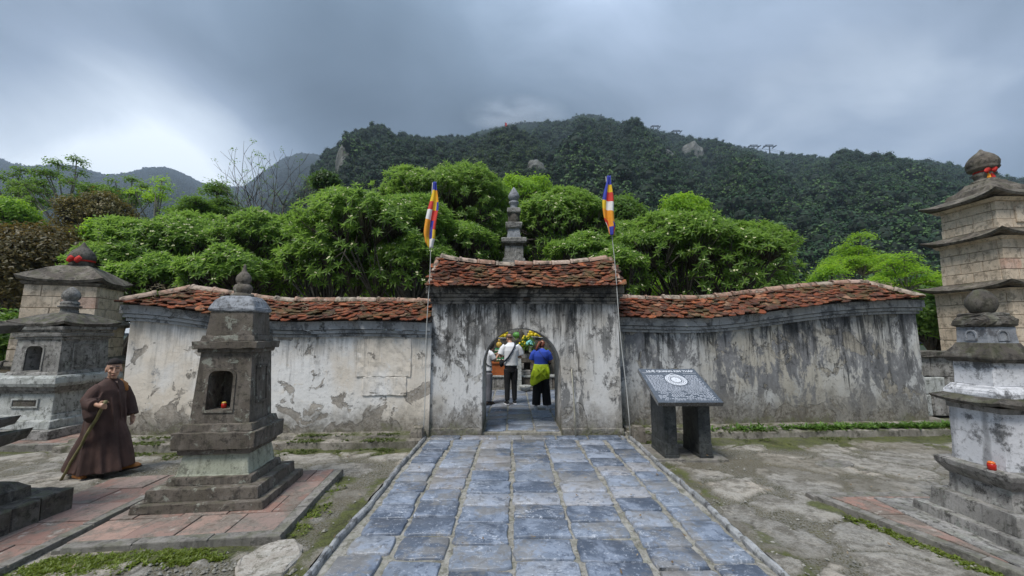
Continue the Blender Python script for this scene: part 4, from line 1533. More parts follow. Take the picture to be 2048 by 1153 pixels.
# --- block towers
def block_tower(name, label, loc, rz, storeys, seed, pink=.06):
    """storeys = [(z0, z1, half, courses)]; dressed blocks round a core, four sides"""
    tw = thing(name, label, 'tower', loc, rz)
    r_ = random.Random(seed)
    for (z0_, z1_, h, nc) in storeys:
        tier(tw, 'core', [(z0_, h - .06), (z1_, h - .06)], 'tower_roof', 0, 0, 0)
        ch = (z1_ - z0_) / nc
        for k in range(nc):
            a, b = z0_ + k * ch + .006, z0_ + (k + 1) * ch - .006
            hh = h - .012 * (k / max(nc - 1, 1))
            for side in range(4):
                full = (side % 2 == 0)
                lo, hi = (-hh, hh) if full else (-hh + .10, hh - .10)
                cuts = [lo]
                while cuts[-1] < hi - .05:
                    nx_ = cuts[-1] + r_.uniform(.28, .68)
                    if hi - nx_ < .2: nx_ = hi
                    cuts.append(nx_)
                for c0, c1 in zip(cuts, cuts[1:]):
                    mbm = MB()
                    out_ = -hh - r_.uniform(-.004, .007)
                    mbm.rings([[(c0 + .005, out_, z), (c1 - .005, out_, z), (c1 - .005, -hh + .098, z), (c0 + .005, -hh + .098, z)] for z in (a, b)])
                    obj('stone_block', mbm, M['block_pink' if r_.random() < pink else 'block'], tw, bevel=.009, jit=.003, rot=(0, 0, side * PI / 2), seed=r_.random())
    return tw


td = block_tower('block_tower', 'tall tower of pale stone blocks with dark flared eaves at the right edge', (13.35, 10.45, 0), math.radians(0),
                 [(0, 2.95, .88, 9), (3.20, 4.30, .74, 4), (4.58, 5.30, .66, 3)], 4, .05)
for (ze, he, ht, zt) in ((3.02, 1.10, .74, 3.22), (4.38, .97, .66, 4.60)):
    tier(td, 'cornice', [(ze - .12, ht + .10), (ze - .04, ht + .16)], 'block', .01, .004, .3)
    curved_roof(td, 'eave', he, ht - .05, ze, zt, .062, .15, 'tower_roof', conc=.9, hin=ht)
tier(td, 'cornice', [(5.30, .70), (5.38, .78)], 'block', .01, .004, .3)
curved_roof(td, 'eave', .93, .55, 5.44, 5.66, .062, .14, 'tower_roof', conc=.9, hin=.66)
tier(td, 'roof_block', [(5.6, .60), (5.80, .52), (5.86, .42), (6.0, .30), (6.06, .26)], 'tower_roof', .02, .006, .2)
finial(td, [(6.0, .28), (6.10, .27), (6.14, .18), (6.20, .20), (6.28, .25), (6.33, .20), (6.36, .17), (6.41, .29), (6.46, .325), (6.50, .305), (6.53, .325), (6.62, .335), (6.72, .30), (6.82, .235), (6.90, .15), (6.96, .07), (7.03, .025), (7.04, 0)], 'tower_roof')
# carved niche on the front of the top storey
mb = MB()
mb.rings([[(-.02 + .17 * math.cos(PI * k / 8), y, 5.05 + .14 * math.sin(PI * k / 8)) for k in range(9)] + [(-.19, y, 4.72), (.15, y, 4.72)] for y in (-.70, -.64)])
obj('carved_niche', mb, M['block'], td, bevel=.01)

tb = block_tower('block_tower', 'old tower of pale stone blocks with a dark curved roof behind the niche stupa', (-11.03, 9.73, 0), math.radians(23.8),
                 [(0, 1.05, .82, 4), (1.22, 1.98, .72, 3), (2.16, 2.98, .65, 3)], 9, .02)
curved_roof(tb, 'eave', .92, .70, 1.10, 1.24, .08, .05, 'tower_roof', conc=.9, hin=.78)
curved_roof(tb, 'eave', .84, .62, 2.04, 2.18, .08, .05, 'tower_roof', conc=.9, hin=.70)
tier(tb, 'cornice', [(2.98, .67), (3.05, .70)], 'tower_roof', .01, .004, .3)
curved_roof(tb, 'curved_roof', .735, .22, 3.10, 3.53, .07, .09, 'tower_roof', conc=.80, hin=.62)
finial(tb, [(3.52, .24), (3.60, .22), (3.66, .22), (3.70, .26), (3.78, .26), (3.90, .21), (4.00, .12), (4.08, .055), (4.16, .02), (4.18, 0)], 'old_dark')


def ribbon(loc, rz, lab, rad, tails):
    r = thing('red_ribbon', lab, 'ribbon', loc, rz, 'red ribbons tied round finials')
    mbm = MB()
    mbm.rings([[((rad + e) * math.cos(2 * PI * i / 20), (rad + e) * math.sin(2 * PI * i / 20), z) for i in range(20)] for e, z in ((.006, -.03), (.016, 0), (.006, .035), (-.004, .035), (-.004, -.03), (.006, -.03))], cap0=False, cap1=False)
    obj('band', mbm, M['red_cloth'], r, smooth=True)
    for k in (-1, 1):
        mbm = MB()
        mbm.rings([[(k * (.01 + .13 * t_) + .012 * math.sin(a), -rad - .05 - .05 * math.cos(a) * math.sin(PI * max(t_, .12)), .10 * math.sin(a) * math.sin(PI * min(max(t_, .15), .88))) for a in [2 * PI * i / 10 for i in range(10)]] for t_ in (0, .25, .5, .75, 1)])
        obj('bow_loop', mbm, M['red_cloth'], r, smooth=True)
    if tails:
        for k in (-1, 1):
            mbm = MB()
            n_ = 6
            mbm.rings([[(k * (.02 + .03 * t_) - .035, -rad - .03 - .02 * math.sin(5 * t_), -.02 - .20 * t_), (k * (.02 + .03 * t_) + .035, -rad - .03 + .02 * math.sin(4 * t_), -.02 - .20 * t_), (k * (.02 + .03 * t_) + .035, -rad - .02, -.02 - .20 * t_), (k * (.02 + .03 * t_) - .035, -rad - .02, -.02 - .20 * t_)] for t_ in [i / n_ for i in range(n_ + 1)]])
            obj('ribbon_tail', mbm, M['f_orange' if k < 0 else 'red_cloth'], r)
    return r


ribbon((13.35, 10.45, 6.35), -.30, 'red ribbon with orange tail tied round the finial of the tall right tower', .19, True)
ribbon((-11.03, 9.73, 3.68), .35, 'red ribbon tied round the finial of the old tower behind the niche stupa', .235, False)

# --- whitewashed stupa on the right
sc_ = thing('white_stupa', 'slender whitewashed stupa streaked black on red tiles at the right edge', 'stupa', (4.58, 3.75, .055), math.radians(-2))
tier(sc_, 'base_edge', [(-.05, .67), (.012, .665)], 'old_stone', .01, .005, .16, seed=1)
tier(sc_, 'base_step', [(.0, .455), (.10, .445)], 'old_stone', seed=2)
tier(sc_, 'base_step', [(.095, .365), (.265, .345)], 'old_stone', seed=3)
tier(sc_, 'pedestal', [(.26, .27), (.33, .255), (.44, .252)], 'old_stone', seed=4)
tier(sc_, 'wide_slab', [(.43, .255), (.47, .285), (.52, .315), (.57, .32), (.58, .305)], 'old_stone', .006, .003, .16, seed=5)
tier(sc_, 'white_body', [(.57, .228), (1.10, .212)], 'white_stone', seed=6)
tier(sc_, 'corner_band', [(1.07, .222), (1.12, .225)], 'old_stone', .004, .002, .2, seed=16)
curved_roof(sc_, 'eave', .292, .205, 1.155, 1.22, .03, .028, 'old_dark', conc=.8, hin=.215, jit=.003)
tier(sc_, 'white_moulding', [(1.20, .235), (1.25, .228), (1.285, .20), (1.305, .19)], 'white_stone', seed=7)
tier(sc_, 'white_body', [(1.30, .172), (1.525, .166)], 'white_stone', seed=8)
tier(sc_, 'eave', [(1.52, .195), (1.555, .212), (1.57, .212), (1.60, .20), (1.66, .16), (1.70, .142)], 'old_dark', .006, .003, .12, seed=9)
tier(sc_, 'arched_body', [(1.69, .138), (1.735, .134), (1.85, .130)], 'lime_stone', .006, .003, .1, seed=10)
for s_, sx in ((0, -1), (1, 1)):
    for side in (0, 3):
        mb = MB()
        mb.rings([[(.05 * math.cos(PI * k / 8) * q, -.1335 - dd, 1.775 + .05 * math.sin(PI * k / 8) * q) for k in range(9)] + [(-.05 * q, -.136 - dd, 1.72), (.05 * q, -.136 - dd, 1.72)] for q, dd in ((1, -.006), (1, .008), (.72, .008), (.72, -.006))], cap0=False, cap1=False)
        if s_ == 0: obj('arch_panel', mb, M['lime_stone'], sc_, rot=(0, 0, -PI / 2 if side == 3 else 0))
tier(sc_, 'cap_block', [(1.85, .125), (1.865, .15), (1.92, .148), (1.95, .12), (1.985, .115)], 'old_dark', .012, .008, .06, seed=11)
finial(sc_, [(1.97, .06), (2.0, .085), (2.06, .112), (2.12, .105), (2.17, .08), (2.21, .04), (2.22, 0)], 'old_dark')
candle_jar((4.285, 3.60, .632), 'orange and red candle jar on the ledge of the whitewashed stupa', 1, 'red candle jars on shrines', .68)

# --- cut off stupa on the left
se = thing('lotus_stupa', 'dark stone stupa base with flared lotus slabs cut off by the left edge', 'stupa', (-5.52, 3.2, 0), math.radians(0))
for i in range(4):
    for k in range(4):
        mb = MB()
        a = -1.0 + .5 * k + .004
        mb.rings([[(a, -1.0, z), (a + .492, -1.0, z), (a + .492, -.72, z), (a, -.72, z)] if i % 2 == 0 or True else [] for z in (-.05, .265)])
        if (i % 2 == 1) and k in (0, 3):
            a0 = -1.0 + .285 if k == 0 else .504
            mb = MB()
            mb.rings([[(a0, -1.0, z), (a0 + .21, -1.0, z), (a0 + .21, -.72, z), (a0, -.72, z)] for z in (-.05, .265)])
        obj('base_block', mb, M['old_dark'], se, bevel=.018, sub=.15, jit=.006, rot=(0, 0, i * PI / 2), seed=i * 4 + k)
tier(se, 'base_fill', [(-.05, .73), (.255, .73)], 'old_dark', 0, 0, 0)
tier(se, 'base_step', [(.25, .80), (.36, .79), (.42, .72), (.445, .60)], 'old_dark', seed=2)
tier(se, 'pedestal', [(.44, .50), (.74, .46)], 'old_dark', seed=3)
curved_roof(se, 'lotus_slab', .73, .50, .86, .90, .10, .06, 'old_dark', conc=1.0, hin=.46, jit=.008)
curved_roof(se, 'lotus_slab', .67, .42, 1.0, 1.03, .08, .05, 'old_dark', conc=1.0, hin=.44, jit=.008)
tier(se, 'body', [(1.02, .42), (1.82, .38)], 'old_dark', seed=4)
curved_roof(se, 'eave', .635, .40, 1.90, 2.02, .075, .03, 'old_dark', conc=.9, hin=.40, jit=.006)
tier(se, 'upper_body', [(2.0, .36), (2.6, .30)], 'old_dark', seed=5)

# --- slender stupa behind the gate
sk = thing('slender_stupa', 'slender grey stone stupa rising above the middle of the gate roof', 'stupa', (.07, 14.0, 0), math.radians(0))
tier(sk, 'base_step', [(0, 1.1), (.55, 1.08)], 'old_stone', .02, .01, .4)
tier(sk, 'base_step', [(.55, .85), (1.2, .83)], 'old_stone', .02, .01, .4)
tier(sk, 'body', [(1.2, .62), (3.1, .56)], 'old_stone', .02, .01, .4)
curved_roof(sk, 'eave', .78, .45, 3.2, 3.4, .09, .08, 'old_dark', conc=.9, hin=.56)
tier(sk, 'body', [(3.35, .44), (4.52, .40)], 'old_stone', .02, .008, .3)
tier(sk, 'body', [(4.5, .345), (4.97, .335)], 'old_stone', .02, .008, .2, seed=4)
tier(sk, 'neck_band', [(4.96, .33), (5.03, .33), (5.07, .39)], 'old_dark', .01, .005, .2)
tier(sk, 'eave', [(5.07, .40), (5.12, .45), (5.25, .455), (5.28, .40)], 'old_stone', .015, .006, .2, seed=6)
tier(sk, 'body', [(5.27, .255), (5.66, .215)], 'lime_stone', .015, .006, .2, seed=7)
tier(sk, 'eave', [(5.65, .24), (5.70, .29), (5.86, .31), (5.89, .27)], 'old_stone', .02, .008, .15, seed=8)
mb = MB(); mb.lathe([(5.88, .215), (5.92, .225), (6.24, .22), (6.27, .20)], 14); obj('dark_drum', mb, M['old_dark'], sk, smooth=True)
tier(sk, 'eave', [(6.25, .22), (6.29, .25), (6.42, .25), (6.45, .20)], 'old_stone', .015, .006, .15, seed=9)
finial(sk, [(6.43, .17), (6.50, .13), (6.60, .14), (6.66, .19), (6.72, .19), (6.76, .12), (6.80, .16), (6.86, .20), (6.95, .215), (7.05, .18), (7.16, .11), (7.25, .055), (7.32, 0)], 'lime_stone')

# --- low stone wall beside the right wall end
lw = thing('low_stone_wall', 'low mossy stone wall between the dark stained wall and the block tower', 'wall', (0, 0, 0))
r_ = random.Random(2)
for k, (z0_, z1_) in enumerate(((-.05, .42), (.44, .82), (.84, 1.28))):
    x = 8.95 - .12 * k
    while x < 12.5:
        l_ = r_.uniform(.4, .8)
        mb = MB(); mb.rings([[(x + .01, 9.15 + .01 * k, z), (x + l_ - .01, 9.15 + .01 * k, z), (x + l_ - .01, 9.6, z), (x + .01, 9.6, z)] for z in (z0_, z1_)])
        obj('stone_block', mb, M['old_stone' if r_.random() < .6 else 'old_pale'], lw, bevel=.02, jit=.01, seed=x)
        x += l_
mb = MB(); mb.rings([[(8.7, 9.08, z), (12.6, 9.08, z), (12.6, 9.68, z), (8.7, 9.68, z)] for z in (1.29, 1.42)])
obj('coping', mb, M['old_dark'], lw, bevel=.03, sub=.25, jit=.012)


# ------------------------------------------------------------------ trees and plants
def leaf_strip(L, wd, fold=.25, droop=.2):
    """six-vertex leaf along +X with a folded midrib, as vertices and faces"""
    v = [(0, 0, 0), (L * .45, -wd / 2, fold * wd - droop * L * .2), (L * .5, 0, -droop * L * .22), (L * .45, wd / 2, fold * wd - droop * L * .2), (L, 0, -droop * L)]
    f = [(0, 1, 2), (0, 2, 3), (1, 4, 2), (2, 4, 3)]
    return v, f


def template(kind, seed):
    r = random.Random(seed)
    V, F = [], []

    def put(v, f, m4):
        b = len(V)
        V.extend([tuple(m4 @ Vector(p)) for p in v])
        F.extend([tuple(b + i for i in q) for q in f])
    if kind == 'frangi':
        n = 11
        for i in range(n):
            el = math.radians(62 - 80 * (i / (n - 1)) + r.uniform(-8, 8))
            az = i * 2.4 + r.uniform(-.2, .2)
            L, b_ = r.uniform(.24, .34), r.uniform(.070, .095)
            dr = r.uniform(.1, .35) * L
            v, f = [(0, 0, 0), (L * .52, -b_ / 2, .25 * b_ - dr * .2), (L, 0, -dr), (L * .52, b_ / 2, .25 * b_ - dr * .2)], [(0, 1, 2), (0, 2, 3)]
            put(v, f, Euler((0, -el, az)).to_matrix().to_4x4())
    elif kind == 'leafy':
        for i in range(16):
            d_ = Vector((r.gauss(0, 1), r.gauss(0, 1), r.gauss(.2, .8))).normalized() * r.uniform(.08, .30)
            v, f = leaf_strip(r.uniform(.10, .16), r.uniform(.05, .08), .2, r.uniform(.0, .4))
            put(v, f, Matrix.Translation(d_) @ Euler((r.uniform(-.6, .6), r.uniform(-.5, .7), r.uniform(0, 6.3))).to_matrix().to_4x4())
    elif kind == 'fine':
        for i in range(30):
            d_ = Vector((r.uniform(-.38, .38), r.uniform(-.38, .38), r.uniform(-.07, .09)))
            v, f = leaf_strip(r.uniform(.08, .14), r.uniform(.035, .055), .1, r.uniform(0, .3))
            put(v, f, Matrix.Translation(d_) @ Euler((r.uniform(-.4, .4), r.uniform(-.3, .5), r.uniform(0, 6.3))).to_matrix().to_4x4())
    elif kind == 'frond':
        for i in range(7):
            az = i * .9 + r.uniform(-.3, .3)
            L = r.uniform(.55, .85)
            for k in range(1, 8):
                t_ = k / 7
                for s_ in (-1, 1):
                    v, f = leaf_strip(.17 * (1.1 - .5 * t_), .045, .1, .25)
                    m4 = Euler((0, 0, az)).to_matrix().to_4x4() @ Matrix.Translation((L * t_, 0, .22 * t_ - .42 * t_ * t_)) @ Euler((0, .2, s_ * 1.0)).to_matrix().to_4x4()
                    put(v, f, m4)
    elif kind == 'tuft':
        for i in range(9):
            v, f = leaf_strip(r.uniform(.03, .06), r.uniform(.012, .022), .2, .3)
            put(v, f, Euler((0, -r.uniform(.2, 1.3), r.uniform(0, 6.3))).to_matrix().to_4x4())
    elif kind == 'flower':
        for c_ in range(3):
            o_ = Vector((r.uniform(-.06, .06), r.uniform(-.06, .06), .10 + r.uniform(0, .05)))
            for i in range(5):
                v, f = [(0, 0, 0), (.03, -.017, .004), (.046, 0, .012), (.03, .017, .004)], [(0, 1, 2), (0, 2, 3)]
                put(v, f, Matrix.Translation(o_) @ Euler((0, -.45, i * 1.257)).to_matrix().to_4x4())
    return np.array(V, float), F


TEMPL = {k: [template(k, 10 + i) for i in range(4)] for k in ('frangi', 'leafy', 'fine', 'frond', 'tuft', 'flower')}


def place_templates(kind, pos_, nrm, scale, rng_):
    """stamp leaf templates at points with their Z axis along the normals (vectorised)"""
    allv, allf, off = [], [], 0
    which = rng_.integers(0, 4, len(pos_))
    for k in range(4):
        m_ = which == k
        if not m_.any(): continue
        V, F = TEMPL[kind][k]
        P, N, S = pos_[m_], nrm[m_], scale[m_]
        N = N / np.linalg.norm(N, axis=1, keepdims=True)
        h = np.where(np.abs(N[:, :1]) < .8, np.array([[1., 0, 0]]), np.array([[0., 1, 0]]))
        U = np.cross(h, N); U /= np.linalg.norm(U, axis=1, keepdims=True)
        T = np.cross(N, U)
        a = rng_.uniform(0, 6.283, len(P))[:, None]
        U, T = U * np.cos(a) + T * np.sin(a), T * np.cos(a) - U * np.sin(a)
        W_ = P[:, None, :] + S[:, None, None] * (V[None, :, 0:1] * U[:, None, :] + V[None, :, 1:2] * T[:, None, :] + V[None, :, 2:3] * N[:, None, :])
        n, nv = len(P), len(V)
        F_ = np.array(F)
        ff = F_[None] + (np.arange(n) * nv)[:, None, None] + off
        allv.append(W_.reshape(-1, 3)); allf.append(ff.reshape(-1, F_.shape[1]))
        off += n * nv
    return np.concatenate(allv), np.concatenate(allf)


def np_mesh(name, V, F):
    me = bpy.data.meshes.new(name)
    k = F.shape[1]
    me.vertices.add(len(V)); me.vertices.foreach_set('co', V.astype(np.float32).ravel())
    me.loops.add(F.size); me.loops.foreach_set('vertex_index', F.astype(np.int32).ravel())
    me.polygons.add(len(F)); me.polygons.foreach_set('loop_start', np.arange(0, F.size, k)); me.polygons.foreach_set('loop_total', np.full(len(F), k))
    me.update(calc_edges=True)
    return me


def tree(name, label, loc, H, R, z0, kind, leafm, barkm, ntips, seed, group=None, cat='tree', flowers=0, pads=0, trunk_r=.12, sc=1.0, sides=5, lean=0, inner=.62, dome=1.0, padr=.30):
    """trunk, limbs and branches towards tips spread in a dome of radius R between z0 and H"""
    g = np.random.default_rng(seed)
    t_ = thing(name, label, cat, loc, 0, group)
    cz = max(H - R * dome, z0 + .2)
    hu, hd = H - cz, (cz - z0)
    if pads:
        pc = []
        for _ in range(pads):
            d_ = g.normal(size=3); d_[2] = abs(d_[2]) * .9 - .15; d_ /= np.linalg.norm(d_)
            pc.append(np.array([d_[0] * R * g.uniform(.25, 1.15), d_[1] * R * g.uniform(.25, 1.15), cz + (hu if d_[2] > 0 else hd) * d_[2] * g.uniform(.3, 1.0)]))
        pc.append(np.array([g.uniform(-.2, .2) * R, g.uniform(-.2, .2) * R, H]))
        pc = np.array(pc)
        which = g.integers(0, len(pc), ntips)
        pr = R * padr
        a, rr = g.uniform(0, 6.283, ntips), np.sqrt(g.uniform(0, 1, ntips)) * pr
        tips = pc[which] + np.stack([np.cos(a) * rr, np.sin(a) * rr, -.25 * rr ** 2 / pr + g.uniform(-.12, .12, ntips) * pr], 1)
        nrm = np.stack([np.cos(a) * .4, np.sin(a) * .4, np.ones(ntips)], 1)
        l1 = pc * np.array([.55, .55, 1]) ; l1[:, 2] = z0 * .5 + (pc[:, 2] - z0 * .5) * .62
        l2 = pc - np.array([0, 0, .10 * pr])
    else:
        d_ = g.normal(size=(ntips, 3)); d_ /= np.linalg.norm(d_, axis=1, keepdims=True)
        d_[:, 2] = np.where(d_[:, 2] < -.35, -d_[:, 2], d_[:, 2])
        lump = 1 + (.09 if dome < 1 else .16) * np.sin(d_[:, 0] * 4.3 + seed) * np.sin(d_[:, 1] * 3.9 + seed * 2) + .10 * np.sin(d_[:, 2] * 7 + d_[:, 0] * 6 + seed)
        low = (d_[:, 2] < .3) & (g.uniform(0, 1, ntips) < .66) & (dome < 1)
        d_[low, 2] = g.uniform(.35, .95, low.sum())
        d_ /= np.linalg.norm(d_, axis=1, keepdims=True)
        rad = (inner + (1 - inner) * g.uniform(0, 1, ntips) ** .6) * lump
        tips = np.stack([d_[:, 0] * R * rad, d_[:, 1] * R * rad, cz + np.where(d_[:, 2] > 0, hu, hd) * d_[:, 2] * rad], 1)
        nrm = d_ * np.array([.9, .9, .6]) + np.array([0, 0, .55])
        c0 = np.array([0, 0, z0 * .55])
        l1 = c0 + (tips[g.integers(0, ntips, 7)] - c0) * .42
        l2 = c0 + (tips[g.integers(0, ntips, 46)] - c0) * np.array([.74, .74, .78])
    tips[:, 0] += lean * tips[:, 2]; l1[:, 0] += lean * l1[:, 2]; l2[:, 0] += lean * l2[:, 2]
    # wood
    mbm = MB()
    fork = Vector((lean * z0 * .45, 0, max(z0 * .45, .35)))
    tr = trunk_r
    mbm.tube([(0, 0, -.3), (tr * .2, 0, fork.z * .5), fork], [tr * 1.25, tr, tr * .9], 8)
    for p in l1:
        mid = fork.lerp(Vector(p), .5) + Vector((g.uniform(-.1, .1), g.uniform(-.1, .1), g.uniform(.0, .12)))
        mbm.tube([fork, mid, p], [tr * .62, tr * .5, tr * .42], 6)
    par = [int(np.argmin(((l1 - p) ** 2).sum(1))) for p in l2]
    for p, k in zip(l2, par):
        a_ = Vector(l1[k]); b_ = Vector(p)
        mid = a_.lerp(b_, .55) + Vector((g.uniform(-.08, .08), g.uniform(-.08, .08), g.uniform(-.06, .06)))
        mbm.tube([a_, mid, b_], [tr * .38, tr * .26, tr * .2], 5)
    for p in tips[:620]:
        k = int(np.argmin(((l2 - p) ** 2).sum(1)))
        a_ = Vector(l2[k]); b_ = Vector(p)
        mid = a_.lerp(b_, .5) + Vector((0, 0, -.03)) * (b_ - a_).length
        mbm.tube([a_, mid, b_], [tr * .16, tr * .12, tr * .075], 3)
    obj('trunk', mbm, barkm, t_, smooth=True)
    V, F = place_templates(kind, tips, nrm, g.uniform(.8, 1.2, len(tips)) * sc, g)
    props(link('crown', np_mesh('crown', V, F), leafm, t_), kind='stuff')
    if flowers:
        m_ = g.uniform(0, 1, len(tips)) < flowers
        if m_.any():
            V, F = place_templates('flower', tips[m_], nrm[m_], g.uniform(.5, .85, m_.sum()), g)
            props(link('blossoms', np_mesh('blossoms', V, F), M['petal'], t_), kind='stuff')
    return t_


def tree_at(px, top, hw, Y, zbase, **kw):
    p = ray_point(px, top, Y)
    R = hw / 770.0 * Y
    return p, R


FR = [  # px of the crown centre, px of its top, half width, distance, label
    (262, 488, 62, 13.2, 'frangipani tree with loose crown directly behind the old tower on the left'),
    (385, 440, 92, 14.8, 'broad frangipani tree behind the left part of the white wall, near the yellow green shrub'),
    (470, 505, 66, 12.2, 'low frangipani tree behind the white wall, straight above the pedestal shrine'),
    (556, 434, 84, 15.2, 'rounded frangipani tree with many blossoms behind the white wall, under the bare tree'),
    (655, 478, 62, 12.8, 'small frangipani tree filling the gap left of the large domed frangipani'),
    (762, 392, 112, 13.2, 'large domed frangipani tree beside the left flag'),
    (893, 346, 104, 17.6, 'tallest frangipani tree, its dome rising right behind the left flag'),
    (922, 452, 52, 14.0, 'dense frangipani tree between the left flag and the slender stupa'),
    (1122, 394, 76, 15.8, 'domed frangipani tree just right of the slender stupa'),
    (1165, 474, 52, 13.2, 'low frangipani tree behind the gate roof, left of the right flag'),
    (1262, 450, 68, 15.6, 'frangipani tree right behind the right flag'),
    (1352, 436, 92, 13.8, 'broad frangipani tree behind the dark wall, above the information stand'),
    (1448, 452, 84, 13.4, 'large frangipani tree with white blossoms at the right end of the frangipani row'),
    (1010, 452, 60, 18.5, 'frangipani tree directly behind the slender stupa'),
    (330, 520, 60, 12.4, 'low frangipani tree above the left end of the white wall, beside the old tower'),
    (835, 480, 62, 12.4, 'leafy frangipani tree close behind the foot of the left flag'),
    (1225, 500, 50, 12.6, 'leafy frangipani tree close behind the foot of the right flag'),
]
for i, (px, top, hw, Y, lab) in enumerate(FR):
    p, R = tree_at(px, top, hw, Y, 0)
    H = p.z
    R *= 1.42
    z0 = max(.9, H - 2.1 * R)
    tree('frangipani_tree', lab, (p.x, Y, -.1), H + .1, R, min(z0, H * .45), 'frangi', M['frangi'], M['bark'], int(540 + 225 * R * R), 100 + i, 'frangipani trees behind the walls', flowers=.20, trunk_r=.12, sc=.64, dome=.74, inner=.74)

OT = [  # name, label, px, top, half width, distance, z0 as part of height, kind, leaf, bark, tips, flags
    ('shrub_tree', 'bright green rounded tree behind the slender stupa, below the rock outcrop', 1048, 358, 56, 24, .35, 'leafy', 'bright', 'bark', 900, {}),
    ('broadleaf_tree', 'pointed bright green tree rising behind the frangipanis over the dark wall', 1362, 398, 50, 21, .3, 'leafy', 'bright', 'bark', 800, {}),
    ('broadleaf_tree', 'rounded green tree behind the right flag, left of the pointed tree', 1243, 402, 44, 20, .35, 'leafy', 'mid', 'bark', 520, {}),
    ('broadleaf_tree', 'green tree sloping down at the right end of the frangipani row', 1516, 520, 60, 17, .25, 'leafy', 'mid', 'bark', 750, {}),
    ('layered_tree', 'lime green tree with flat layered foliage behind the right wall end', 1715, 474, 62, 24, .35, 'fine', 'bright', 'bark_pale', 520, dict(pads=24, padr=.24)),
    ('layered_tree', 'spreading lime green tree between the dark wall and the tall tower', 1800, 515, 66, 20, .3, 'fine', 'bright', 'bark_pale', 520, dict(pads=24, padr=.24)),
    ('layered_tree', 'low lime green tree above the roof of the dark wall', 1665, 535, 50, 18, .3, 'fine', 'bright', 'bark', 430, dict(pads=20, padr=.22)),
    ('shrub_tree', 'green shrubby tree seen between the dark wall end and the tall tower', 1862, 590, 40, 12.5, .05, 'leafy', 'mid', 'bark', 760, {}),
    ('feathery_tree', 'tall feathery tree standing against the sky left of the far domed hill', 145, 320, 78, 26, .35, 'leafy', 'mid', 'bark_pale', 420, dict(pads=26, padr=.22)),
    ('feathery_tree', 'thin feathery tree at the left edge in front of the far hills', 30, 338, 62, 28, .35, 'leafy', 'mid', 'bark_pale', 300, dict(pads=20, padr=.22)),
    ('feathery_tree', 'slender tree with small leaf tufts in front of the far domed hill', 252, 356, 54, 25, .40, 'leafy', 'mid', 'bark_pale', 190, dict(pads=16, padr=.2)),
    ('feathery_tree', 'slender pale limbed tree with one high leaf tuft right of the other tufted trees', 318, 362, 42, 24, .45, 'fine', 'bright', 'bark_pale', 80, dict(pads=8, padr=.22)),
    ('layered_tree', 'green tree with flat layered crown left of the bare tree', 440, 374, 76, 22, .40, 'fine', 'mid', 'bark', 900, dict(pads=24, padr=.24)),
    ('broadleaf_tree', 'bright green bush at the left edge behind the rust coloured bush', 15, 405, 58, 20, .25, 'leafy', 'bright', 'bark', 900, {}),
    ('rust_bush', 'large rust brown bush on the left above the old tower', 85, 462, 92, 15, .10, 'leafy', 'rust', 'bark', 2300, {}),
    ('olive_tree', 'olive gold tinged tree rising behind the rust coloured bush', 205, 396, 56, 21, .40, 'leafy', 'olive', 'bark', 620, {}),
    ('broadleaf_tree', 'vivid green bush between the old tower and the frangipanis', 225, 452, 48, 16.5, .25, 'leafy', 'bright', 'bark', 820, {}),
    ('broadleaf_tree', 'mid green tree filling the gap behind the olive gold tree', 300, 445, 70, 22, .3, 'leafy', 'mid', 'bark', 820, {}),
    ('creeper_tree', 'dark creeper clad trunk between the bare tree and the domed frangipani', 652, 352, 20, 20, .15, 'leafy', 'deep', 'bark', 420, {}),
    ('broadleaf_tree', 'small sparse tree with light tufts right of the creeper clad trunk', 700, 405, 40, 23, .45, 'leafy', 'mid', 'bark_pale', 260, {}),
    ('shrub_tree', 'green undergrowth shrub left of the niche stupa at the left edge', 12, 640, 60, 10.5, .0, 'leafy', 'mid', 'bark', 900, {}),
    ('shrub_tree', 'low undergrowth tree glimpsed beneath the frangipanis right of the old tower', 330, 505, 105, 20, .05, 'leafy', 'mid', 'bark', 620, {}),
    ('shrub_tree', 'low undergrowth tree glimpsed beneath the frangipanis above the pedestal shrine', 540, 500, 110, 21, .05, 'leafy', 'bright', 'bark', 620, {}),
    ('shrub_tree', 'low undergrowth tree glimpsed beneath the large domed frangipani', 740, 495, 110, 21, .05, 'leafy', 'bright', 'bark', 620, {}),
    ('shrub_tree', 'low undergrowth tree glimpsed beneath the frangipanis left of the slender stupa', 930, 480, 90, 22, .05, 'leafy', 'mid', 'bark', 560, {}),
    ('shrub_tree', 'low undergrowth tree glimpsed beneath the frangipanis left of the right flag', 1140, 480, 90, 22, .05, 'leafy', 'bright', 'bark', 560, {}),
    ('shrub_tree', 'low undergrowth tree glimpsed beneath the frangipanis above the information stand', 1370, 500, 120, 20, .05, 'leafy', 'bright', 'bark', 660, {}),
    ('broadleaf_tree', 'dark tree behind the old tower filling the lower left corner of the wood', 60, 530, 90, 17, .1, 'leafy', 'deep', 'bark', 1300, {}),
]
for i, (nm, lab, px, top, hw, Y, zf, kind, lm, bmn, nt, kw) in enumerate(OT):
    p, R = tree_at(px, top, hw, Y, 0)
    tree(nm, lab, (p.x, Y, -.1), p.z + .1, R, (p.z + .1) * zf, kind, M[lm], M[bmn], nt, 300 + i, 'trees behind the frangipanis', trunk_r=.16, sc=1.0 + .012 * Y, **kw)


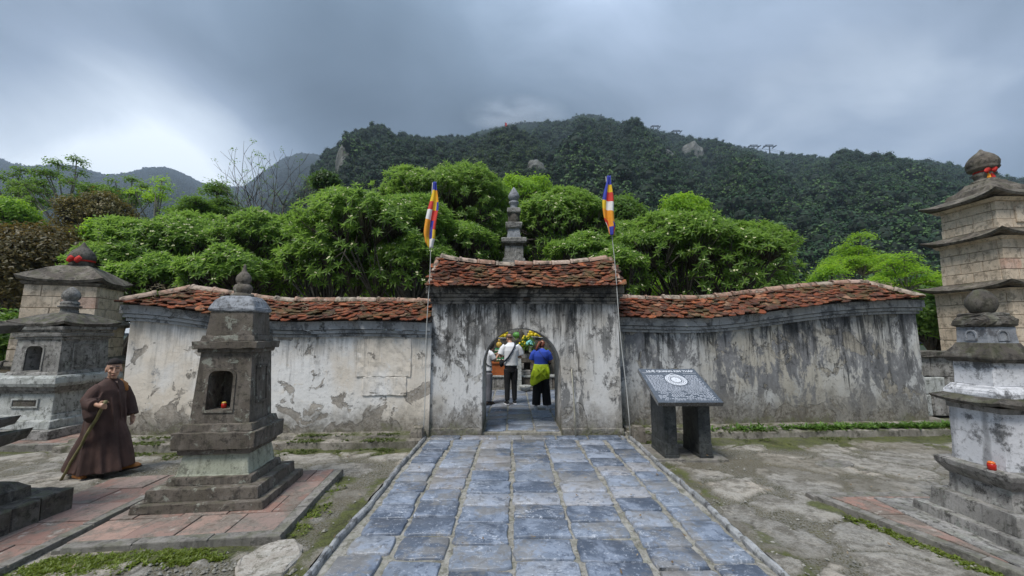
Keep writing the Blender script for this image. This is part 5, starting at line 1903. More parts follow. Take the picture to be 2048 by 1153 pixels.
def bare_tree(loc, H, seed):
    r = random.Random(seed)
    t_ = thing('bare_tree', 'nearly leafless pale tree with fanned twigs in front of the far cone hill', 'tree', loc, 0, 'trees behind the frangipanis')
    wood, tips = MB(), []

    def grow(p, d_, L, rad, lev):
        q = p + d_ * L * .55 + Vector((r.uniform(-1, 1), r.uniform(-1, 1), .3)) * L * .06
        e = p + d_ * L + Vector((r.uniform(-1, 1), r.uniform(-1, 1), .5)) * L * .08
        wood.tube([p, q, e], [rad, rad * .85, rad * .7], 5 if lev < 3 else 3)
        if lev >= 6:
            tips.append(e)
            return
        for k in range((5, 3, 2, 2, 2, 2)[lev]):
            a = (k + r.uniform(-.3, .3)) * 2 * PI / (5, 3, 2, 2, 2, 2)[lev]
            nd = (d_ * (.55 if lev == 0 else .9) + Vector((math.cos(a), math.sin(a), .15)) * (.75 if lev == 0 else .55) + Vector((0, 0, .18))).normalized()
            grow(e, nd, L * (1.25 if lev == 0 else r.uniform(.66, .86)), rad * .66, lev + 1)
    grow(Vector((0, 0, 0)), Vector((.05, 0, 1)), H * .165, .12, 0)
    obj('trunk', wood, M['bark'], t_, smooth=True)
    g = np.random.default_rng(seed)
    tp = np.array([tuple(v) for v in tips if r.random() < .34])
    V, F = place_templates('leafy', tp, np.tile([[0, 0, 1.]], (len(tp), 1)), g.uniform(.6, 1.0, len(tp)), g)
    props(link('crown', np_mesh('crown', V, F), M['mid'], t_), kind='stuff')


p = ray_point(592, 326, 23)
bare_tree((p.x, 23, 2.6), p.z - 1.7, 41)

# tufts of moss, ferns and grass
g = np.random.default_rng(7)


def tufts(name, label, pts, kind, mat, s0, s1):
    pts = np.array(pts)
    n = np.tile([[0, 0, 1.]], (len(pts), 1)) + g.normal(0, .18, (len(pts), 3))
    V, F = place_templates(kind, pts, n, g.uniform(s0, s1, len(pts)), g)
    o = props(link(name, np_mesh(name, V, F), M[mat]), kind='stuff')
    o['label'] = label


def ground_z(x, y):
    return -.065 * min(max((y - 4.6) / 2.0, 0), 1)


pts = []
for _ in range(3200):
    x = float(g.uniform(-6.8, -1.7))
    if fbm(np.array([x * 2.3]), np.array([1.0]), 5, 3)[0] < g.uniform(.35, .62): continue
    k = g.uniform()
    if k < .45: pts.append((x, wall_y(x) - .62 - abs(g.normal(0, .22)), ground_z(x, 6.6) + .0))
    elif k < .8: pts.append((x, wall_y(x) - .595 + g.uniform(0, .2), .045))
    else: pts.append((x, wall_y(x) - .37 + g.uniform(0, .1), .093))
tufts('moss', 'green moss along the step below the white wall', pts, 'tuft', 'moss', .35, .8)
pts = []
for _ in range(2000):
    x = float(g.uniform(2.3, 8.6))
    if fbm(np.array([x * 2.1]), np.array([7.0]), 8, 3)[0] < g.uniform(.46, .66): continue
    k = g.uniform()
    if k < .30: pts.append((x, wall_y(x) - .40 - abs(g.normal(0, .16)), ground_z(x, 7)))
    elif k < .85: pts.append((x, wall_y(x) - .37 + g.uniform(0, .2), .045))
    else: pts.append((x, wall_y(x) - .15 + g.uniform(0, .1), .093))
tufts('moss', 'green moss along the step below the dark stained wall', pts, 'tuft', 'moss', .35, .8)
pts = [(x, wall_y(x) - .22 + float(g.uniform(-.08, .1)), .06) for x in list(g.normal(4.6, .35, 40)) + list(g.normal(5.9, .4, 60)) + list(g.normal(7.4, .7, 130)) + list(g.normal(8.4, .3, 40))]
tufts('ferns', 'small bright ferns growing on the step of the dark stained wall', pts, 'tuft', 'weed', 1.2, 2.6)
pts = []
for (ax, ay, bx, by, w_, n_) in ((-3.75, 3.34, -2.6, 3.47, .05, 700), (-3.8, 3.22, -3.1, 3.33, .07, 700), (-2.75, 3.36, -2.4, 3.42, .03, 160), (-2.0, 3.8, -2.12, 5.0, .06, 90), (3.42, 4.1, 3.95, 2.4, .04, 420), (-2.95, 3.05, -2.8, 3.1, .05, 40), (-3.0, 2.85, -2.9, 2.9, .04, 40)):
    for _ in range(n_):
        t_ = g.uniform()
        pts.append((ax + (bx - ax) * t_ + g.normal(0, w_), ay + (by - ay) * t_ + g.normal(0, w_), .0))
tufts('grass', 'bright moss and short grass beside the edges of the tiled platforms', pts, 'tuft', 'moss_bright', .3, .85)

# gravel and broken bits on the yard
mb = MB()
r_ = random.Random(3)
for _ in range(2600):
    if r_.random() < .6: x, y = r_.uniform(-4.2, -1.65), r_.uniform(1.9, 3.5)
    elif r_.random() < .5: x, y = r_.uniform(2.2, 4.0), r_.uniform(1.9, 4.5)
    else: x, y = (r_.uniform(-6, -1.7), r_.uniform(3.5, 6.4)) if r_.random() < .5 else (r_.uniform(2.2, 7), r_.uniform(4, 6.8))
    s_ = r_.uniform(.005, .016) * (1.5 if r_.random() < .06 else 1)
    b = len(mb.v)
    a = r_.uniform(0, 6)
    cx_, sx_ = math.cos(a) * s_, math.sin(a) * s_
    zb = ground_z(x, y)
    mb.v += [(x + cx_ * 1.3, y + sx_ * 1.3, zb), (x - sx_, y + cx_, zb + s_ * .2), (x - cx_ * 1.2, y - sx_ * 1.2, zb), (x + sx_, y - cx_, zb), (x + cx_ * .3, y + sx_ * .3, zb + s_ * .9), (x - cx_ * .4, y - sx_ * .4, zb + s_ * .7)]
    for f in ((0, 1, 4), (1, 5, 4), (1, 2, 5), (2, 3, 5), (3, 4, 5), (3, 0, 4)):
        mb.quad(*[b + i for i in f])
og = props(obj('gravel', mb, M['mortar']), kind='stuff')
og['label'] = 'loose gravel and grit on the worn yard'

# flat slabs lying loose on the yard
for (x, y, sx, sy, rz, lab) in ((4.62, 5.78, .30, .16, .25, 'thin loose grey stone slab lying on the yard before the dark stained wall'),
                               (-2.78, 2.90, .26, .17, .5, 'flat grey stone slab sunk in the gravel in front of the red tiled platform'),
                               (-1.98, 3.36, .24, .30, .2, 'pale rough limestone slab beside the path kerb'),
                               (-1.90, 2.98, .26, .15, .7, 'smooth grey slab beside the path kerb, next to the pale limestone slab')):
    mb = MB()
    k_ = random.Random(x)
    out = [(sx * math.cos(a) * k_.uniform(.8, 1.15), sy * math.sin(a) * k_.uniform(.8, 1.15)) for a in [2 * PI * i / 11 for i in range(11)]]
    mb.rings([[(a * q, b * q, z) for a, b in out] for q, z in ((1, -.04), (1, .018), (.93, .03))])
    props(obj('stone_slab', mb, M['pad_edge' if 'grey' in lab else 'limestone'], loc=(x, y, ground_z(x, y)), rot=(0, 0, rz), sub=.07, jit=.006), lab, 'stone slab', 'loose slabs in the yard')


def litter(name, label, n, fn, mat, L0, L1, wd, seed):
    r = random.Random(seed)
    mbm = MB()
    for _ in range(n):
        p_, ez = fn(r)
        a = r.uniform(0, 6.28)
        L, w_ = r.uniform(L0, L1), wd * r.uniform(.6, 1.2)
        u = Vector((math.cos(a), math.sin(a) * math.cos(ez), math.sin(a) * math.sin(ez)))
        v = Vector((-math.sin(a), math.cos(a) * math.cos(ez), math.cos(a) * math.sin(ez)))
        c_ = Vector(p_)
        k = r.uniform(-.2, .2)
        mbm.poly([c_ - u * L / 2, c_ + v * w_ + u * L * k, c_ + u * L / 2 + Vector((0, 0, .012)), c_ - v * w_ + u * L * k])
    o = props(obj(name, mbm, M[mat]), kind='stuff')
    o['label'] = label


def on_roof_r(r):
    x = r.uniform(2.1, 8.3) if r.random() < .5 else r.uniform(5.5, 8.3)
    t_ = r.random() ** .8
    return (x, wall_y(x) + .12 - .15 + .6 * t_, eave_z(x) + .055 + .42 * t_ * .95), .6


def on_roof_l(r):
    x = r.uniform(-6.8, -1.6)
    t_ = r.random() ** .6
    return (x, wall_y(x) - .10 - .15 + .6 * t_, eave_z(x) + .055 + .40 * t_), .6


def on_gate(r):
    x = r.uniform(GX0, GX1)
    t_ = r.random() ** .8
    e, q_ = gev(x), grg(x)
    return (x, e[0] + (q_[0] - e[0]) * t_, e[1] + (q_[1] - e[1]) * t_ + .055), .6


litter('pine_needles', 'dry needles and debris caught on the roof of the dark stained wall', 620, on_roof_r, 'twig', .06, .22, .006, 1)
litter('pine_needles', 'dry needles and debris caught on the roof of the white wall', 420, on_roof_l, 'twig', .05, .18, .006, 2)
litter('pine_needles', 'dry needles caught on the gate roof', 220, on_gate, 'twig', .06, .22, .005, 3)
litter('dead_leaves', 'a few dead leaves and petals on the yard and path', 150, lambda r: ((r.uniform(-5, 5.5), r.uniform(2.2, 6.6), .032), .0), 'litter', .02, .06, .010, 4)


# ------------------------------------------------------------------ information stand
def text_mesh(txt, size, extrude=.0015):
    cu = bpy.data.curves.new('title', 'FONT')
    cu.body = txt
    cu.size = size
    cu.extrude = extrude
    cu.align_x = 'LEFT'
    cu.offset = .0022
    to = bpy.data.objects.new('title', cu)
    COL.objects.link(to)
    bpy.context.view_layer.update()
    me = bpy.data.meshes.new_from_object(to.evaluated_get(bpy.context.evaluated_depsgraph_get()))
    bpy.data.objects.remove(to)
    return me


SL = math.atan2(.40, .88)
info = thing('information_stand', 'black granite information stand with sloping engraved top before the dark wall', 'information stand', (2.60, 6.18, -.02))
hold = Matrix.Translation((0, 0, 1.065)) @ Euler((SL, 0, 0)).to_matrix().to_4x4()
mb = MB()
mb.box(-.475, .475, -.485, .485, -.065, 0)
o = obj('sloping_top', mb, M['granite'], info, bevel=.006)
o.matrix_local = hold
TITLE = 'HUỆ QUANG KIM THÁP'
xr = lambda m_: max(v.co.x for v in m_.vertices)
full_w = xr(text_mesh(TITLE, .072))
for i, ch in enumerate(TITLE):
    if ch == ' ': continue
    me = text_mesh(ch, .072)
    li = link('letter', me, M['etch'], o)
    li.location = (.03 - full_w / 2 + xr(text_mesh(TITLE[:i + 1], .072)) - xr(me), .375, .001)
for (x0_, x1_, yy) in ((-.44, -.30, .355), (.22, .44, .335)):
    mb = MB(); mb.box(x0_, x1_, yy, yy + .006, -.004, .0015); obj('engraved_rule', mb, M['etch'], o)
# round engraved emblem: petalled rings
mb = MB()
cx_, cy_ = .03, .135
def disc(r0, r1, n, wob=0, z=.0018, pointed=0):
    a_ = []
    for q in (r0, r1):
        a_.append([(cx_ + (q + wob * abs(math.sin(5 * 2 * PI * i / n))) * math.cos(2 * PI * i / n), cy_ + (q + wob * abs(math.sin(5 * 2 * PI * i / n))) * math.sin(2 * PI * i / n) + (pointed * max(0, 1 - abs(i - n / 4) / 3)), z) for i in range(n)])
    mb.rings(a_, cap0=False, cap1=False)
disc(.150, .166, 48, 0, .0018, .03)
disc(.118, .138, 60, .008)
disc(.088, .102, 60, .010)
disc(.0, .070, 40, .012)
for k in range(24):
    a = 2 * PI * k / 24
    ca, sa_ = math.cos(a), math.sin(a)
    mb.poly([(cx_ + ca * .104 - sa_ * .005, cy_ + sa_ * .104 + ca * .005, .0019), (cx_ + ca * .15 - sa_ * .006, cy_ + sa_ * .15 + ca * .006, .0019), (cx_ + ca * .15 + sa_ * .006, cy_ + sa_ * .15 - ca * .006, .0019), (cx_ + ca * .104 + sa_ * .005, cy_ + sa_ * .104 - ca * .005, .0019)])
obj('engraved_emblem', mb, M['etch'], o)
# rows of fine engraved marks, too small to read in the photograph
mb = MB()
r_ = random.Random(4)
for row in range(25):
    yy = .265 - row * .0285
    x = -.41
    while x < .42:
        l_ = r_.uniform(.012, .05)
        if not (math.hypot(x + l_ / 2 - cx_, (yy - cy_)) < .195) and x + l_ < .43 and not (row > 15 and r_.random() < .25):
            hh = .0075 if row < 16 else .0062
            b = mb.addv((x, yy - hh, .0008), (x + l_, yy - hh, .0008), (x + l_, yy + hh * r_.uniform(.3, 1), .0008), (x, yy + hh, .0008))
            mb.quad(b, b + 1, b + 2, b + 3)
        x += l_ + r_.uniform(.006, .014)
props(obj('engraved_lines', mb, M['etch_dim'], o), kind='stuff')
for x0_, x1_ in ((-.30, -.11), (.22, .40)):
    lg = MB()
    pts = [(-.16, 0.0), (.40, 0.0), (.40, 1.13), (-.16, .88)]
    lg.rings([[(x, y, z + .0) for y, z in pts] for x in (x0_, x1_)])
    l_o = obj('leg', lg, M['granite_leg'], info, bevel=.008)
    lg = MB(); lg.box(x0_ - .012, x1_ + .012, -.178, .41, -.0, .05); obj('foot_moulding', lg, M['granite_leg'], l_o, bevel=.006)
    lg = MB(); lg.box(x0_ - .006, x1_ + .006, -.170, .405, .052, .21); obj('carved_block', lg, M['granite_leg'], l_o, bevel=.006)
sp = MB(); sp.box(2.12, 3.20, 5.93, 6.75, -.12, -.012)
props(obj('paving_slab', sp, M['pad_edge'], bevel=.008, sub=.2, jit=.003), 'flat pale stone slab on which the black information stand stands', 'stone slab')


# ------------------------------------------------------------------ flags, stick, pylons
def limp_flag(parent, top, length, width, bands, side, seed, lean=0):
    """a flag hanging in folds from the head of its pole; bands listed from the head downwards"""
    r = random.Random(seed)
    nu, nv = 9, 40
    V = []
    for j in range(nv + 1):
        t_ = j / nv
        wd = width * (.30 + .70 * smooth01(t_ * 2.2)) * (1 - .35 * smooth01((t_ - .8) / .2))
        for i in range(nu + 1):
            u = i / nu
            x = side * ((u - .30) * wd + .035 * math.sin(t_ * 5 + seed)) + lean * t_
            y = .035 * math.sin(u * 9 + t_ * 3 + seed) * (.4 + t_) - .03
            z = -length * t_ - .10 * (u - .3) * (1 if side > 0 else -.6) * t_ + .07 * abs(u - .5) * smooth01((t_ - .7) / .3) * 2
            V.append((x, y, z))
    mats = [M['f_' + k] for k in ('blue', 'yellow', 'red', 'white', 'orange')]
    key = {'blue': 0, 'yellow': 1, 'red': 2, 'white': 3, 'orange': 4}
    for nm, sel in (('flag_cloth', None),):
        mbm = MB()
        mbm.v = V
        for j in range(nv):
            for i in range(nu):
                t_ = (j + .5) / nv
                u = (i + .5) / nu
                row = [b for b in bands if t_ <= b[0]][0]
                cols = row[1]
                mbm.cur = key[cols[min(int(u * len(cols)), len(cols) - 1)]]
                a = j * (nu + 1) + i
                mbm.quad(a, a + 1, a + nu + 2, a + nu + 1)
        o = obj(nm, mbm, mats, parent, smooth=True, loc=top)
        baked(o, [('SOLIDIFY', dict(thickness=.004))])
    return o


def flagpole(base, top, lab, bands, side, length, seed, lean=0):
    f = thing('buddhist_flag', lab, 'flag', base, 0, 'striped flags on poles beside the gate')
    tp = Vector(top) - Vector(base)
    mbm = MB()
    n_ = 12
    mbm.tube([tp * (i / n_) + Vector((.012 * math.sin(i), 0, 0)) for i in range(n_ + 1)], [.009 - .003 * i / n_ for i in range(n_ + 1)], 8)
    obj('pole', mbm, M['pole'], f, smooth=True)
    limp_flag(f, tuple(tp), length, .21, bands, side, seed, lean)
    return f


flagpole((-1.575, 7.06, 0), (-1.50, 7.02, 4.68), 'limp striped flag on a pole at the gate corner beside the white wall',
         [(.12, ['blue']), (.30, ['yellow', 'yellow', 'yellow', 'orange']), (.42, ['red', 'red', 'yellow', 'blue']), (.58, ['white', 'white', 'red', 'red']), (.70, ['orange', 'orange', 'blue', 'red']), (.84, ['orange', 'orange', 'blue', 'yellow']), (1.01, ['orange', 'yellow', 'white', 'white'])], 1, 1.27, 1, -.05)
flagpole((2.09, 7.05, 0), (1.79, 7.02, 4.80), 'limp striped flag on a pole at the gate corner beside the dark wall',
         [(.16, ['blue']), (.28, ['blue', 'yellow', 'yellow']), (.42, ['blue', 'red', 'red']), (.58, ['yellow', 'white', 'white']), (.74, ['orange', 'orange', 'orange']), (.86, ['red', 'red', 'orange', 'blue']), (1.01, ['white', 'orange', 'blue', 'red'])], 1, 1.14, 2, .0)

bs = MB()
bs.tube([(1.135, 7.12, .0), (1.13, 7.165, .4), (1.118, 7.20, .8), (1.10, 7.235, 1.19)], [.011, .012, .010, .009], 8)
props(obj('bamboo_stick', bs, M['bamboo_pale'], smooth=True), 'thin pale bamboo stick leaning on the gate beside the arch', 'stick')

pf = thing('summit_flag', 'tiny red flag on a mast on the small front peak', 'flag', tuple(ray_point(1010, 266, 336)))
mb = MB(); mb.tube([(0, 0, -3), (0, 0, 10.5)], .16, 6); obj('mast', mb, M['steel'], pf)
mb = MB(); mb.rings([[(0, 0, 10.4), (1.6, .3, 9.6), (2.0, .2, 6.4), (.1, 0, 5.2)], [(0, .1, 10.4), (1.6, .4, 9.6), (2.0, .3, 6.4), (.1, .1, 5.2)]]); obj('flag_cloth', mb, M['f_red'], pf)


def pylon(px, top, Y, h, lab, two=False):
    p_ = ray_point(px, top, Y)
    t_ = thing('cable_car_pylon', lab, 'pylon', (p_.x, p_.y, p_.z - h), 0, 'cable car pylons on the ridge')
    t_.scale = (1.5, 1.5, 1.25)
    for x_ in ((-3.4, 3.4) if two else (0,)):
        mbm = MB(); mbm.tube([(x_ * .7, 0, -6), (x_, 0, h - 1)], [1.0, .7], 6); obj('mast', mbm, M['steel'], t_)
    mbm = MB(); mbm.box(-7.5, 7.5, -.6, .6, h - 1.2, h - .2); obj('cross_arm', mbm, M['steel'], t_)
    mbm = MB(); mbm.box(-5.2, 5.2, -.5, .5, h + 1.0, h + 1.6); obj('upper_arm', mbm, M['steel'], t_)
    for x_ in (-6.3, 6.3):
        mbm = MB(); mbm.box(x_ - .5, x_ + .5, -4, 4, h - 2.2, h - 1.2); obj('pulley_train', mbm, M['steel'], t_)
        mbm = MB(); mbm.tube([(x_ * .7, 0, h - .4), (x_ * .55, 0, h + 1.1)], .3, 5); obj('strut', mbm, M['steel'], t_)
    return p_


pylon(1311, 257, 820, 19, 'highest cable car pylon with two masts on the ridge', True)
pylon(1353, 266, 800, 16, 'second cable car pylon down the ridge, beside a gondola')
pylon(1508, 296, 722, 16, 'third cable car pylon down the ridge, partly sunk in trees')
pylon(1539, 297, 706, 20, 'lowest and tallest cable car pylon on the ridge, a gondola hanging beside it')
for dxp in (-6, 6):
    mb = MB()
    ctl = [(1225, 243, 860), (1311, 258, 820), (1353, 267, 800), (1508, 297, 722), (1539, 298, 706), (1600, 312, 680), (1700, 336, 630)]
    pts = []
    for a, b in zip(ctl, ctl[1:]):
        A_, B_ = ray_point(*a), ray_point(*b)
        for k in range(6):
            q = A_.lerp(B_, k / 6)
            q.z -= .006 * (A_ - B_).length * 4 * (k / 6) * (1 - k / 6)
            pts.append(q + Vector((dxp, 0, -1)))
    mb.tube(pts, .20, 5)
    props(obj('cable', mb, M['steel']), ['thin near cable of the cable car running down along the ridge', 'thin second cable of the cable car beside the near cable'][dxp > 0], 'cable', 'cables of the cable car')
for (px, py, Y, lab) in ((1386, 277, 785, 'small dark gondola hanging alone between the upper and lower pylons'), (1531, 305, 706, 'small dark gondola hanging beside the lowest pylon'), (1358, 273, 800, 'small dark gondola hanging at the second pylon')):
    p_ = ray_point(px, py, Y)
    gd = thing('gondola', lab, 'gondola', tuple(p_), 0, 'gondolas of the cable car')
    mb = MB(); mb.tier([(-2.4, 1.0), (-2.0, 1.5), (0, 1.7), (1.0, 1.5), (1.4, .9)]); obj('cabin', mb, M['steel'], gd, bevel=.2)
    mb = MB(); mb.tube([(0, 0, 1.3), (.4, 0, 3.0), (0, 0, 4.6)], .18, 5); obj('hanger', mb, M['steel'], gd)


# ------------------------------------------------------------------ altar seen through the gate
def T(name, label, cat, loc, group=None, rz=0):
    return thing(name, label, cat, loc, rz, group)


al = T('stone_altar', 'stepped grey stone altar base seen through the arch', 'altar', (0, 0, .03))
mb = MB(); mb.rings([[(-2.2, 12.55, z), (2.4, 12.55, z), (2.4, 13.1, z), (-2.2, 13.1, z)] for z in (-.05, .05)]); obj('plinth_step', mb, M['pad_edge'], al, bevel=.01)
r_ = random.Random(8)
x = -2.1
while x < 2.2:
    l_ = r_.uniform(.30, .55)
    mb = MB(); mb.rings([[(x, 12.62, z), (x + l_ - .015, 12.62, z), (x + l_ - .015, 13.1, z), (x, 13.1, z)] for z in (.05, .395)]); obj('stone_block', mb, M['old_stone' if r_.random() < .7 else 'dark_stone'], al, bevel=.012, jit=.004, seed=x)
    x += l_
mb = MB(); mb.rings([[(-2.15, 12.58, z), (2.3, 12.58, z), (2.3, 13.2, z), (-2.15, 13.2, z)] for z in (.40, .46)]); obj('top_slab', mb, M['old_pale'], al, bevel=.01, sub=.3, jit=.004)
for (x0_, x1_, z0_, z1_, mt) in ((.30, .62, .46, .62, 'old_stone'), (.63, 1.2, .46, .62, 'dark_stone'), (.28, .40, .63, .85, 'old_stone'), (.60, 1.15, .63, .85, 'dark_stone'), (.26, 1.2, .86, 1.0, 'dark_stone'), (.26, 1.2, 1.0, 1.14, 'old_stone')):
    mb = MB(); mb.rings([[(x0_, 12.75, z), (x1_ - .012, 12.75, z), (x1_ - .012, 13.2, z), (x0_, 13.2, z)] for z in (z0_, z1_ - .01)]); obj('stone_block', mb, M[mt], al, bevel=.015, jit=.005)
mb = MB(); mb.rings([[(-2.2, 13.0, z), (2.3, 13.0, z), (2.3, 13.5, z), (-2.2, 13.5, z)] for z in (.45, 1.58)]); obj('back_ledge', mb, M['old_dark'], al, bevel=.02, sub=.3, jit=.008)
pp = MB(); pp.tier([(0, .10), (.02, .085), (1.02, .075), (1.05, .10), (1.09, .10)])
props(obj('stone_post', pp, M['old_pale'], bevel=.01, loc=(.22, 12.45, .03)), 'pale square stone post in front of the altar, beside the man in white', 'post')
tb_ = T('offering_table', 'red brown wooden offering table on the altar, left of the man in white', 'table', (-.52, 12.80, .49))
mb = MB(); mb.box(-.42, .42, -.16, .18, .06, .36); obj('front_panel', mb, M['wood'], tb_, bevel=.01)
mb = MB(); mb.box(-.46, .46, -.20, .20, .37, .42); obj('table_top', mb, M['wood'], tb_, bevel=.008)
mb = MB(); mb.box(-.45, .45, -.19, .19, .0, .055); obj('base_rail', mb, M['wood'], tb_, bevel=.008)
for k in range(3):
    for c_ in range(4 if k < 2 else 3):
        can = T('drink_can', 'green drink can in the pyramid of cans on the offering table', 'can', (-.56 + c_ * .085 + (.04 if k == 2 else 0), 12.74, .912 + k * .15), 'drink cans on the offering table')
        mb = MB(); mb.lathe([(0, .03), (.01, .038), (.128, .038), (.14, .03)], 10); obj('body', mb, M['can'], can, smooth=True)
        mb = MB(); mb.lathe([(.05, .0388), (.085, .0388)], 10); obj('label_band', mb, M['paperwhite'], can, smooth=True)
bagm = MB(); bagm.ball((0, 0, .10), (.10, .07, .10), 10, 7); bagm.tube([(0, 0, .19), (0, 0, .23), (.01, 0, .27)], [.03, .02, .05], 8)
props(obj('gift_bag', bagm, M['gold'], smooth=True, loc=(-.42, 12.74, 1.36)), 'golden tied gift bag standing on the pyramid of cans', 'gift bag')


def fruit_pile(cx, cy, z, n, lab, grp, mt, seed, r0=.066):
    r = random.Random(seed)
    me = None
    base = MB(); base.lathe([(0, .10), (.02, .07), (.06, .06), (.08, .19), (.10, .20)], 16)
    props(obj('fruit_stand', base, M['porcelain'], smooth=True, loc=(cx, cy, z)), 'white footed dish under ' + lab, 'dish')
    lay = [7, 5, 3, 1]
    zz_ = z + .10 + r0
    for k in lay:
        for i in range(k):
            rad = (.145, .11, .07, 0)[lay.index(k)]
            a = 2 * PI * i / k + k
            if me is None:
                mbm = MB(); mbm.lathe([(-r0, 0), (-r0 * .8, r0 * .6), (0, r0), (r0 * .7, r0 * .72), (r0 * 1.0, r0 * .2), (r0 * 1.02, 0)], 12); me = mbm.mesh('fruit'); me.materials.append(M[mt]); me.polygons.foreach_set('use_smooth', [True] * len(me.polygons))
            o = link('fruit', me, None, None, False, (cx + rad * math.cos(a), cy + rad * math.sin(a), zz_), (r.uniform(-.5, .5), r.uniform(-.5, .5), r.uniform(0, 6)))
            props(o, 'round yellow fruit in ' + lab, 'fruit', grp)
        zz_ += r0 * 1.35


fruit_pile(-.64, 13.15, 1.585, 16, 'the left fruit pile under the arch', 'yellow fruits piled on the left of the altar', 'fruit', 1)
fruit_pile(-.30, 13.15, 1.585, 16, 'the fruit pile behind the man in white', 'yellow fruits piled behind the man', 'fruit', 2)
fruit_pile(.72, 13.15, 1.62, 16, 'the right fruit pile above the woman in blue', 'yellow fruits piled on the right of the altar', 'fruit', 3)
fruit_pile(1.06, 13.15, 1.60, 16, 'the far right fruit pile beside the arch edge', 'yellow fruits piled at the far right of the altar', 'fruit', 4)
mb = MB(); mb.ball((0, 0, .11), (.14, .12, .11), 14, 9)
props(obj('melon', mb, M['fruit_green'], smooth=True, loc=(.16, 13.1, 1.66)), 'round green melon in the middle of the altar ledge', 'fruit')


def bouquet(loc, lab, mat, n, rad, seed, pot='paperwhite'):
    b_ = T('bouquet', lab, 'bouquet', loc, 'bouquets on the altar')
    g_ = np.random.default_rng(seed)
    mbm = MB(); mbm.lathe([(0, .05), (.02, .06), (.16, .05), (.20, .085)], 12); obj('wrapping', mbm, M[pot], b_, smooth=True)
    mbm = MB()
    for _ in range(n):
        d_ = g_.normal(size=3); d_[2] = abs(d_[2]); d_ /= np.linalg.norm(d_)
        mbm.ball(tuple(d_ * rad * np.array([1, .8, 1.1]) + np.array([0, 0, .24])), float(g_.uniform(.025, .045)), 6, 4)
    obj('flowers', mbm, M[mat], b_, smooth=True)
    P_ = g_.normal(size=(26, 3)) * rad * .7 + np.array([0, 0, .22])
    V, F = place_templates('tuft', P_, P_ - np.array([0, 0, .05]), np.full(26, 2.2), g_)
    props(link('leaves', np_mesh('leaves', V, F), M['mid'], b_), kind='stuff')


bouquet((.36, 12.85, 1.17), 'yellow bouquet right of the man in white', 'fruit', 26, .13, 1)
bouquet((.46, 12.95, 1.38), 'taller yellow flowers behind the bouquet right of the man', 'fruit', 22, .12, 2)
bouquet((.60, 12.62, 1.22), 'round mint green bouquet beside the head of the woman in blue', 'mint', 46, .12, 3)
bouquet((.98, 12.70, .98), 'yellow and green flowers low beside the right arch edge', 'fruit', 18, .11, 4)
mb = MB(); mb.lathe([(0, .10), (.03, .13), (.10, .17), (.16, .20), (.17, .18)], 16)
props(obj('stone_basin', mb, M['old_pale'], smooth=True, loc=(.42, 12.30, .05)), 'small pale stone basin on the floor before the altar', 'basin')
for k, (x, z) in enumerate(((-.95, .95), (.30, 1.62))):
    mb = MB(); mb.lathe([(0, .07), (.02, .08), (.05, .05), (.12, .11), (.22, .10), (.28, .05), (.34, .06)], 14)
    props(obj('incense_urn', mb, M['old_dark'], smooth=True, loc=(x, 13.1 if k else 12.8, z)), ['dark incense urn at the left end of the altar', 'dark incense urn beside the green melon'][k], 'urn')


# ------------------------------------------------------------------ people
def head(mbm, c, fwd, s_=1.0, pitch=0):
    """head with face, ears and jaw, facing fwd (a horizontal direction), centre c"""
    m4 = Matrix.Translation(c) @ Matrix.Rotation(math.atan2(-fwd[0], fwd[1]), 4, 'Z') @ Matrix.Rotation(pitch, 4, 'X')
    b0 = len(mbm.v)
    mbm.ball((0, -.008, .022), (.074, .094, .092), 16, 12)      # skull
    mbm.ball((0, .022, -.045), (.056, .066, .066), 14, 9)       # face and jaw
    mbm.ball((0, .060, -.092), (.026, .022, .018), 8, 6)        # chin
    mbm.tube([(0, .078, .018), (0, .098, -.018), (0, .106, -.034), (0, .088, -.042)], [.008, .011, .016, .010], 8)
    for k in (-1, 1):
        mbm.ball((k * .075, -.008, -.012), (.010, .022, .034), 8, 6)
        mbm.ball((k * .030, .079, .028), (.024, .012, .008), 8, 5)    # brow
        mbm.ball((k * .040, .066, -.026), (.020, .018, .018), 8, 5)   # cheek
        mbm.ball((k * .016, .094, -.036), (.008, .008, .006), 6, 4)
    mbm.tube([(-.022, .083, -.066), (0, .091, -.064), (.022, .083, -.066)], [.006, .008, .006], 6)
    for i in range(b0, len(mbm.v)):
        mbm.v[i] = tuple(m4 @ (Vector(mbm.v[i]) * s_))
    return m4 @ Matrix.Diagonal((s_, s_, s_, 1))


